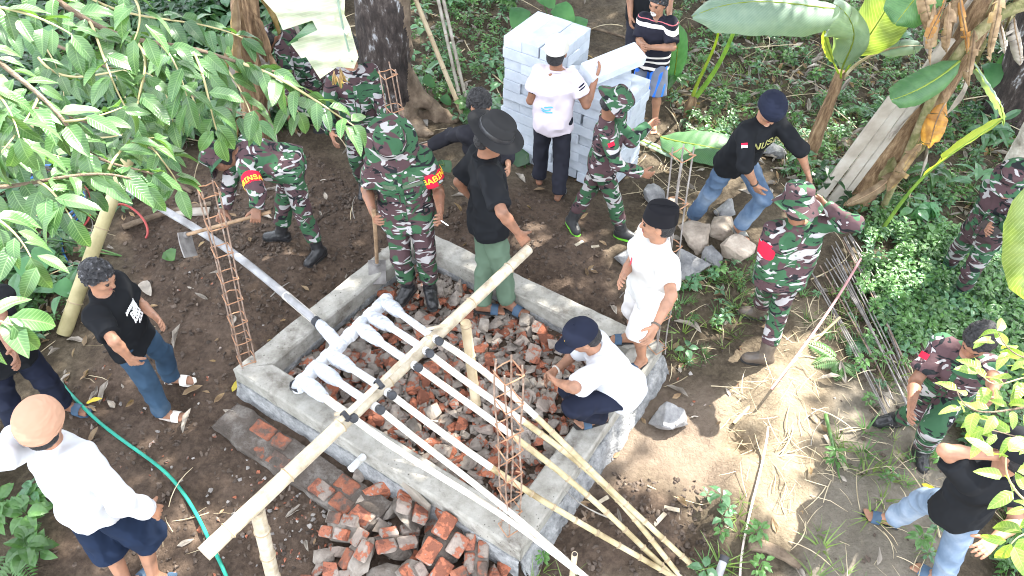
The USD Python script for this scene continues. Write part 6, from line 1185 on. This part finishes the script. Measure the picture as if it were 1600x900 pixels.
def torn_blade(name, poly, d0, mat, bend):
    from shapely.geometry import Polygon
    v, f = trimesh.creation.triangulate_polygon(Polygon(poly), engine='earcut'); v = np.c_[v, np.zeros(len(v))]; v, f = trimesh.remesh.subdivide_to_size(v, f, 9.0)
    u = (v[:, 0]-535)/130; w = (v[:, 1]-40)/120; d = d0+bend*u*u+.05*w*w-.03*np.sin(v[:, 1]*.16+u)+.02*np.sin(v[:, 0]*.11)
    z0 = W(490, 40, d0)[2]; P = np.array([WZ(a, b, z0-(c-d0)*.6) for (a, b), c in zip(v[:, :2], d)]); n_ = np.array([0, -.6, .8])*.0012
    obj(name, (np.vstack([P, P-n_]), np.vstack([f, f[:, ::-1]+len(P)])), mat, FLp, True, uv=np.vstack([np.c_[(v[:, 1]+60)/180, .5+(v[:, 0]-538)/260]]*2))
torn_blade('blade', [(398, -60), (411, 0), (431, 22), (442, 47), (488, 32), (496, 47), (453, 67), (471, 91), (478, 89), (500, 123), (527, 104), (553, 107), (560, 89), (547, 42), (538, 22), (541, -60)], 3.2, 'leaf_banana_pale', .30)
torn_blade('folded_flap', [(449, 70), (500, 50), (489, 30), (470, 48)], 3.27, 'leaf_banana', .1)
zf = W(490, 40, 3.2)[2]+.006; obj('midrib', tube(spline([WZ(x, y, zf) for x, y in ((520, -60), (528, 0), (540, 60), (550, 96))], 20), np.linspace(.008, .003, 20), 7), 'leaf_banana_grey', FLp, True)
for k in range(7):
    g = np.random.default_rng(70+k); b = WZ(532+g.normal()*10, 110+g.normal()*5, W(490, 40, 3.2)[2]-.01); obj('dry_shred', xf(lmesh(.07, .014, nx=4, bend=.8, fold=.8, wav=.6), orient([g.normal()*.3, -.2, -1], [g.normal(), -1, .2]), b), 'leaf_dry', FLp, True)
# dead banana stem at upper left
yD = G(402, 222)[1]; DB = thing('dead_banana_stem', 'dead shaggy banana stem standing at upper left', 'banana plant')
Td = spline(wy([(404, 230, yD), (398, 150, yD), (388, 60, yD), (380, -60, yD+.05)]), 20); obj('trunk', rough(subdiv(tube(Td, np.linspace(.15, .13, 20), 14), .05), .03, 6, 4), 'banana_stem_dry', DB, True)
for k in range(22):
    g = np.random.default_rng(300+k); i = int(g.uniform(3, 19)); c = Td[i]; a = g.random()*6.28; o = np.array([math.cos(a), math.sin(a), 0]); obj('dry_sheath', xf(lmesh(g.uniform(.4, .9), g.uniform(.04, .10), nx=6, bend=g.uniform(-.3, .3), fold=.7, wav=.6, tip=3), orient(nrm([o[0]*.18, o[1]*.18, -1]), o), c+o*.14), ('banana_stem_dry', 'leaf_dry_grey', 'leaf_dry')[k % 3], DB, True)
# ---------------------------------------------------------------- large tree trunks
yTr = G(612, 178)[1]
TR = thing('tree', 'large dark lichen-spotted tree trunk with buttress roots at the top', 'tree')
F = Field(); c0 = WY(605, 190, yTr); r0 = 38/FPX*((c0-EYE)@FW)
top_ = WY(594, -60, yTr+.05); F.cone(c0-[0, 0, .2], top_, r0*1.08, r0*.95, .1)
for px, py, h_, rr in ((700, 186, .75, .10), (660, 205, .4, .09), (560, 215, .5, .10), (640, 150, .8, .10), (540, 180, .5, .1), (690, 150, .3, .08)):
    e = G(px, py, .02); F.cone(c0+[0, 0, h_], e, .13, .05, .16); F.cone(c0*.5+e*.5+[0, 0, .02], e+(e-c0)*.25, .09, .03, .1)
tm = F.mesh(.03, (), .02, (9, 9, 4), 5); v = tm.vertices; tm.vertices = v+tm.vertex_normals*((meshkit.fbm(v*[14, 14, 5], 3, 6)-.5)*.05)[:, None]
fc = tm.triangles_center; lowm = (np.hypot(fc[:, 0]-c0[0], fc[:, 1]-c0[1]) > r0*1.22)
obj('trunk', trimesh.Trimesh(tm.vertices, tm.faces[~lowm], process=True), 'bark_dark', TR, True); obj('root', trimesh.Trimesh(tm.vertices, tm.faces[lowm], process=True), 'bark_root', TR, True)
def trunk_tree(label, base, top, r, mat, seed, crown=None, limbs=()):
    t = thing('tree', label, 'tree'); P = spline([base-np.array([0, 0, .2]), base*.5+np.asarray(top)*.5+[.1, .05, 0], np.asarray(top)], 26); obj('trunk', rough(subdiv(tube(P, np.linspace(r, r*.6, 26)*(1+.5*np.exp(-np.linspace(0, 9, 26))), 16), .15), .04, 3, seed), mat, t, True)
    for k, e in enumerate(limbs):
        i = 15+2*k if k < 5 else 25; obj('limb', tube(spline([P[min(i, 25)], (P[min(i, 25)]+np.asarray(e))/2+[0, 0, .4], np.asarray(e)], 12), np.linspace(r*.42, r*.08, 12), 8), mat, t, True)
    return t
b = G(1588, 205); trunk_tree('dark tree trunk in deep shade at the right edge', b+np.array([.25, .3, 0]), WY(1600, -260, b[1]+.5)+[.5, 0, 0], .40, 'bark_dark', 4)
b = G(1568, 306); PT = thing('leaning_tree', 'pale leaning trunk at the right edge behind the soldier with the phone', 'tree'); obj('trunk', rough(subdiv(tube(spline([b-[.05, 0, .1], WY(1605, 222, b[1]+.0), WY(1660, 120, b[1]+.05)], 14), np.linspace(.13, .11, 14), 14), .05), .015, 5, 5), 'bark_pale', PT, True)
# ---------------------------------------------------------------- single leafy plants
def leafy(name, label, cat_, base, leaves, mat, stem=True):
    t = thing(name, label, cat_)
    for k, (tip, L, Wd, d, up) in enumerate(leaves):
        if stem: obj('stalk', tube(spline([base, (base+tip)/2+[0, 0, .04], tip], 8), np.linspace(.008, .004, 8), 6), 'leaf_herb', t, True)
        v, q, s = leafm(L, Wd, nx=7, bend=.35, fold=.12, tip=2.4, base=.55, wav=.1, ph=k); obj('leaf', (xf(trimesh.Trimesh(v, tri(q), process=False), orient(d, up), tip).vertices, q), mat, t, True, uv=s)
def taro(label, px, py, spots, seed, mat='leaf_taro'):
    b = G(px, py); g = np.random.default_rng(seed); L = []
    for (x, y, s) in spots: tp = WY(x, y, b[1]-.1+.2*g.random()); a = g.random()*6.28; d = nrm([math.cos(a), -abs(math.sin(a))-.3, -.5]); L.append((tp, s, s*.78, d, nrm([0, -.6, 1])))
    leafy('taro_plant', label, 'plant', b, L, mat)
taro('heart-leaved plant beside the roots of the large trunk', 672, 165, [(662, 120, .17), (690, 150, .15), (655, 146, .14), (672, 168, .14)], 1); taro('large-leaved taro plant behind the taller block stack', 868, 62, [(815, 12, .34), (868, 8, .36), (905, 26, .3), (840, -14, .3)], 2); taro('heart-leaved taro plant in deep shade at the right edge', 1570, 160, [(1545, 98, .34), (1586, 88, .36), (1604, 128, .28)], 3)
taro('dark broad leaf low beside the block stack', 820, 262, [(826, 240, .24), (812, 252, .18)], 4, 'leaf_dark'); taro('broad-leaved weed at the left edge above the black-clothed person', 60, 470, [(40, 400, .22), (75, 385, .24), (52, 440, .2), (90, 440, .2)], 5); taro('broad-leaved weed near the cable coil', 190, 400, [(75, 398, .2), (60, 372, .2), (100, 420, .18)], 6, 'leaf_dark')
taro('small green weed beside the supply pipe', 262, 405, [(255, 395, .12), (268, 388, .12), (275, 402, .1)], 8, 'leaf_herb'); taro('young leafy shoot under the smaller banana plant', 1290, 285, [(1282, 262, .2), (1298, 258, .22), (1275, 280, .18)], 9); taro('broad leaf behind the dark grey shirted man', 695, 265, [(690, 250, .26), (678, 268, .2)], 10, 'leaf_dark')
b = G(1440, 345); tp = WY(1450, 322, b[1]-.05)+[0, 0, .05]; leafy('papaya_leaf', 'drooping pale fingered leaf on a thin stalk above the herbs', 'leaf', WY(1452, 270, b[1]), [(tp, .26, .085, nrm([math.cos(a)*.55, -.25, -.55-.3*abs(math.sin(a))]), nrm([math.cos(a), -1, .6])) for a in np.linspace(0, math.pi, 7)], 'leaf_taro', True)
for k, (px, py, a0, L, n, lab) in enumerate(((1312, 565, -2.0, .3, 4, 'small fern beside the steel rods'), (1335, 530, -.6, .28, 3, 'small fern among the herbs right of the rods'), (1342, 165, -1.2, .42, 3, 'bright fern behind the smaller banana plant'), (1410, 180, -1.8, .36, 3, 'green fern beneath the planks'), (1210, 160, 2.8, .4, 3, 'fern behind the man in jeans'), (20, 860, .2, .36, 4, 'fern at the lower left corner'))):
    b = G(px, py, .03); t = thing('fern', lab, 'fern')
    for q in range(n): obj('frond', xf(frond(L*(1-.12*q)), rotz(a0+q*1.3)@frame(nrm([.3, 0, 1]), (0, 1, 0)) if False else rotz(a0+(q-n/2)*.9), b), 'leaf_herb' if k != 1 else 'leaf_herb_cool', t, False)
# scattered single leaves that show on the bare soil
for px, py, L, a, m_, lab in ((363, 612, .13, 1.2, 'leaf_yellow', 'yellow fallen leaf beside the left corner of the foundation'), (285, 617, .16, .5, 'leaf_dry', 'brown fallen leaf in front of the white sandals'), (415, 870, .05, 0, 'leaf_dry', None), (510, 312, .10, 1.9, 'leaf_dry_grey', 'pale dry leaf on the soil behind the bending soldier'), (222, 440, .26, -.9, 'leaf_dry_grey', 'long curled grey leaf on the soil right of the greying man'), (140, 690, .12, 1.4, 'leaf_dry', 'tan dry leaf beside the garden hose'), (135, 630, .12, .3, 'leaf_yellow', 'small yellow leaf beside the garden hose'), (1440, 756, .12, -.8, 'leaf_yellow', 'yellow leaf on the trodden earth before the walking man')):
    if lab is None: continue
    v, q, s = leafm(L, L*.38, nx=6, bend=-.25, fold=.35, wav=.2); obj('fallen_leaf', (xf(trimesh.Trimesh(v, tri(q), process=False), rotz(a), G(px, py, .02)).vertices, q), m_, None, True, lab, 'leaf', uv=s)
# ---------------------------------------------------------------- branches hanging into the picture
def leafy_branch(label, limbs, mat, L0, step, seed, rw=.012, dens=2, name='tree_branch', wr=.38):
    t = thing(name, label, 'branch'); g = np.random.default_rng(seed); allL = []; n = 0; extra = {}
    for li, (pts, r) in enumerate(limbs):
        P = spline(wd(pts), 40); obj('branch', tube(P, np.linspace(r, r*.4, 40), 7), 'bark_root' if li < 3 else 'bamboo_olive', t, True)
        s = np.r_[0, np.cumsum(np.linalg.norm(np.diff(P, axis=0), axis=1))]; k = 0
        for u in np.arange(step*.5, s[-1]+step*.2, step):
            c = np.array([np.interp(u, s, P[:, q]) for q in range(3)]); d = nrm(np.array([np.interp(min(u+.02, s[-1]), s, P[:, q]) for q in range(3)])-np.array([np.interp(u-.02, s, P[:, q]) for q in range(3)]))
            for q in range(dens):
                sd = nrm(np.cross(d, [0, 0, 1]))*(1 if (k+q) % 2 else -1); dd = nrm(d*g.uniform(.2, .9)+sd*g.uniform(.5, 1.1)+np.array([0, 0, -1])*g.uniform(.05, .8)); up = nrm([g.normal()*.35, g.normal()*.35-.15, 1]); L = L0*g.uniform(.65, 1.15)
                pet = c+dd*.012+g.normal(size=3)*.012; allL.append((pet, dd, up, L, L*wr*g.uniform(.85, 1.15)))
            k += 1
        allL.append((P[-1], nrm(P[-1]-P[-3]+[0, 0, -.02]), np.array([0, -.2, 1.]), L0, L0*wr))
    order = np.argsort(-np.array([a[3]/((a[0]-EYE)@FW) for a in allL])); V, Qs, Ss = [], [], []
    for rank, i in enumerate(order):
        c, dd, up, L, Wd = allL[i]; v, q, s = leafm(L, Wd, nx=6, bend=g.uniform(-.1, .7), fold=g.uniform(.05, .35), wav=.12, ph=g.random()*6); v = v@orient(dd, up).T+c
        if rank < 290: obj('leaf', (v, q), mat, t, True, uv=s)
        else: Qs.append(q+sum(len(x) for x in V)); V.append(v); Ss.append(s)
    if V: obj('leaf_mass', (np.vstack(V), np.vstack(Qs)), mat, t, True, uv=np.vstack(Ss), kind='stuff')
    return t
LB = [([(40, -40, 2.9), (130, 28, 2.85), (205, 60, 2.85), (300, 76, 2.9), (380, 100, 3.0), (430, 112, 3.05)], .013), ([(-40, 60, 2.5), (40, 130, 2.5), (100, 190, 2.5), (140, 238, 2.55), (200, 262, 2.6), (240, 272, 2.65)], .010), ([(-40, 292, 2.4), (60, 284, 2.45), (150, 272, 2.5), (225, 288, 2.6)], .008),
      ([(205, 60, 2.85), (222, 130, 2.8), (216, 190, 2.8), (245, 240, 2.85), (280, 295, 2.9)], .006), ([(300, 78, 2.9), (320, 130, 2.88), (332, 180, 2.9), (342, 215, 2.95)], .006), ([(140, 34, 2.85), (162, 90, 2.75), (182, 140, 2.75), (204, 180, 2.75)], .006), ([(380, 100, 3.0), (440, 125, 3.0), (490, 155, 3.0), (552, 196, 3.05)], .007), ([(250, 70, 2.88), (278, 110, 2.8), (292, 150, 2.8)], .005), ([(60, 152, 2.5), (32, 200, 2.4), (0, 240, 2.35)], .005), ([(100, 190, 2.5), (150, 182, 2.5), (190, 168, 2.55)], .005),
      ([(60, 284, 2.45), (92, 312, 2.4), (112, 342, 2.4)], .005), ([(-40, 325, 2.2), (24, 366, 2.2), (48, 402, 2.2)], .005), ([(-40, 498, 2.0), (0, 502, 2.0), (20, 508, 2.0)], .005), ([(-10, 10, 2.7), (60, 28, 2.7), (112, 54, 2.7)], .006), ([(180, -30, 2.6), (216, 10, 2.6), (210, 62, 2.6)], .006), ([(-30, 120, 2.3), (10, 165, 2.3), (30, 215, 2.3)], .005), ([(340, 90, 2.95), (380, 150, 3.0), (392, 180, 3.0)], .005), ([(-30, 230, 2.6), (50, 235, 2.65), (110, 250, 2.7)], .005), ([(170, 265, 2.55), (190, 235, 2.6), (240, 215, 2.7)], .005), ([(-40, 190, 3.2), (60, 200, 3.2), (160, 215, 3.2), (250, 170, 3.2)], .006), ([(60, 90, 3.3), (120, 120, 3.3), (200, 110, 3.3), (270, 190, 3.3)], .006), ([(420, 112, 3.3), (446, 150, 3.3), (466, 175, 3.3)], .005)]
leafy_branch('large leafy tree branches hanging across the upper left of the clearing', LB, 'leaf_branch', .125, .050, 5, wr=.43)
LB2 = [([(-60, 40, 3.6), (60, 60, 3.6), (180, 110, 3.7), (300, 150, 3.8), (400, 190, 3.8)], .010), ([(-60, 150, 3.5), (60, 170, 3.5), (160, 200, 3.6), (250, 240, 3.6)], .008), ([(-60, 250, 3.4), (60, 260, 3.4), (140, 300, 3.5)], .007), ([(100, -40, 3.9), (200, 20, 3.9), (320, 40, 3.9), (380, 60, 3.9)], .008), ([(180, 110, 3.7), (200, 160, 3.7), (230, 200, 3.7)], .005), ([(300, 150, 3.8), (312, 180, 3.8)], .005), ([(60, 60, 3.6), (90, 110, 3.6), (100, 150, 3.6)], .005), ([(-40, 330, 3.2), (40, 340, 3.2), (100, 320, 3.2)], .005), ([(200, 60, 4.0), (280, 95, 4.0), (340, 120, 4.0)], .007)]
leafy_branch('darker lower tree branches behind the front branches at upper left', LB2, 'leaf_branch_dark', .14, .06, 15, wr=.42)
SB = [([(1640, 640, 2.6), (1580, 640, 2.6), (1520, 640, 2.6), (1495, 610, 2.6)], .005), ([(1640, 560, 2.6), (1580, 548, 2.6), (1560, 520, 2.6)], .004), ([(1640, 700, 2.6), (1580, 680, 2.6), (1540, 670, 2.6)], .004), ([(1640, 800, 2.2), (1600, 780, 2.2), (1575, 745, 2.2), (1572, 715, 2.2)], .005), ([(1640, 850, 2.2), (1600, 835, 2.2), (1580, 850, 2.2)], .004), ([(1640, 600, 2.7), (1600, 590, 2.7), (1560, 600, 2.7), (1530, 575, 2.7)], .004)]
leafy_branch('yellow-green shrub twigs poking in at the lower right edge', SB, 'leaf_shrub', .085, .05, 6, name='shrub_branch', dens=2, wr=.42)
# ---------------------------------------------------------------- tall trees beyond the frame whose crowns shade the clearing
LIT = [(G(x, y), r) for x, y, r in ((1212, 612, .30), (1165, 590, .12), (1182, 712, .26), (1200, 770, .16), (1150, 700, .10), (1262, 545, .26), (1238, 800, .26), (1152, 640, .16), (1240, 862, .14), (1010, 722, .26), (955, 712, .12), (1062, 748, .12), (1095, 585, .20), (1150, 548, .16), (1205, 520, .16), (300, 832, .18), (272, 848, .12), (432, 396, .11), (1000, 235, .22), (1045, 285, .28), (1085, 240, .2), (1240, 232, .2), (1290, 212, .15), (950, 405, .09), (925, 388, .08), (1125, 765, .16), (1300, 640, .1))]
LIT += [(WZ(x, y, z), r) for x, y, z, r in ((760, 640, .32, .09), (680, 692, .32, .07), (720, 600, .32, .05), (840, 600, .3, .06), (1088, 352, .3, .14), (640, 640, .3, .05))]
LIT += [(PP['turned']['E'][1], .17), (PP['turned']['E'][1]*.6+PP['turned']['W'][1]*.4, .1), (PP['stride']['hd'], .10), (PP['stride']['SJ'][1], .09), (PP['walk']['SJ'][0], .13), (PP['walk']['hd'], .1), (W(490, 30, 3.2), .75), (W(525, 90, 3.2), .5), (WY(1390, 10, yS), .3), (WY(1545, 140, yB-.3), .25), (WY(1530, 215, yB-.35), .25), (WY(1458, 200, yB-.3), .16), (W(1545, 610, 2.6), .28), (W(1590, 780, 2.2), .25)]
LIT += [(W(x, y, d), r) for x, y, d, r in ((60, 170, 2.5, .28), (170, 40, 2.8, .22), (130, 230, 2.5, .26), (320, 170, 2.9, .12), (350, 250, 2.95, .16), (60, 290, 2.4, .2), (20, 505, 2.0, .16), (10, 40, 2.7, .2), (30, 380, 2.2, .14), (200, 280, 2.6, .12))]
def canopy():
    g = np.random.default_rng(77); protos = []
    for k in range(4):
        ms = []
        for _ in range(15): d = nrm(g.normal(size=3)); ms.append(xf(lmesh(.24*g.uniform(.7, 1.2), .10, nx=2, bend=.4), orient(nrm(d*[1, 1, .5]+[0, 0, -.25]), nrm(g.normal(size=3)*.5+[0, 0, 1])), d*g.random()**.5*.24))
        protos.append((cat(ms), 'leaf_tree_far', False))
    n = 13000; lo, hi = np.array([-7.5, -1.0]), np.array([14., 18.]); P = np.c_[lo+g.random((n, 2))*(hi-lo), g.uniform(6.8, 9.6, n)]
    S = P-SUN*(P[:, 2:]/SUN[2]); px = PX(np.c_[S[:, :2], np.zeros(n)]); depth_ok = (S-EYE)@FW > .8
    ok = depth_ok & (px[:, 0] > -250) & (px[:, 0] < 1850) & (px[:, 1] > -220) & (px[:, 1] < 1060)
    ok &= meshkit.fbm(np.c_[S[:, :2]*.55, np.zeros(n)], 2, 90) > .16
    wob = meshkit.fbm(np.c_[S[:, :2]*2.6, np.zeros(n)], 3, 91)
    for c, r in LIT:
        v = P-c; ok &= np.linalg.norm(v-(v@SUN)[:, None]*SUN, axis=1) > (r+.16)*(.45+1.1*wob)
    P = P[ok]
    for tg in (PP['cap3']['hd'], PP['cap3']['neck'], PP['cap3']['hip'], PP['peci']['neck'], PP['squat']['neck']):   # boughs over the people who stand in full shade
        q = tg+SUN*((g.uniform(7.0, 9.2, (26, 1))-tg[2])/SUN[2])+g.normal(size=(26, 3))*[.22, .22, .05]; P = np.vstack([P, q])
    R = np.array([randrot(g) for _ in range(len(P))]); x_ = P[:, 0]
    trees = [('tall leafy tree standing beyond the right edge', np.array([9.2, 8.0, 0.])), ('tall leafy tree standing beyond the top edge', np.array([2.5, 14.2, .2])), ('tall leafy tree standing beyond the left edge', np.array([-8.8, 5.0, 0.]))]
    own = np.argmin(np.stack([np.hypot(P[:, 0]-t[1][0], P[:, 1]-t[1][1]) for t in trees]), 0)
    for k, (lab, b) in enumerate(trees):
        q = P[own == k]
        if not len(q): continue
        sel = q[g.integers(0, len(q), 7)]; t = trunk_tree(lab, b, [b[0]+.3, b[1], 7.5], .26, 'bark_root', 30+k, None, sel)
        instancer('crown', protos, q, R[own == k], g.uniform(.8, 1.3, len(q)), g.integers(0, 4, len(q)), t)
canopy()
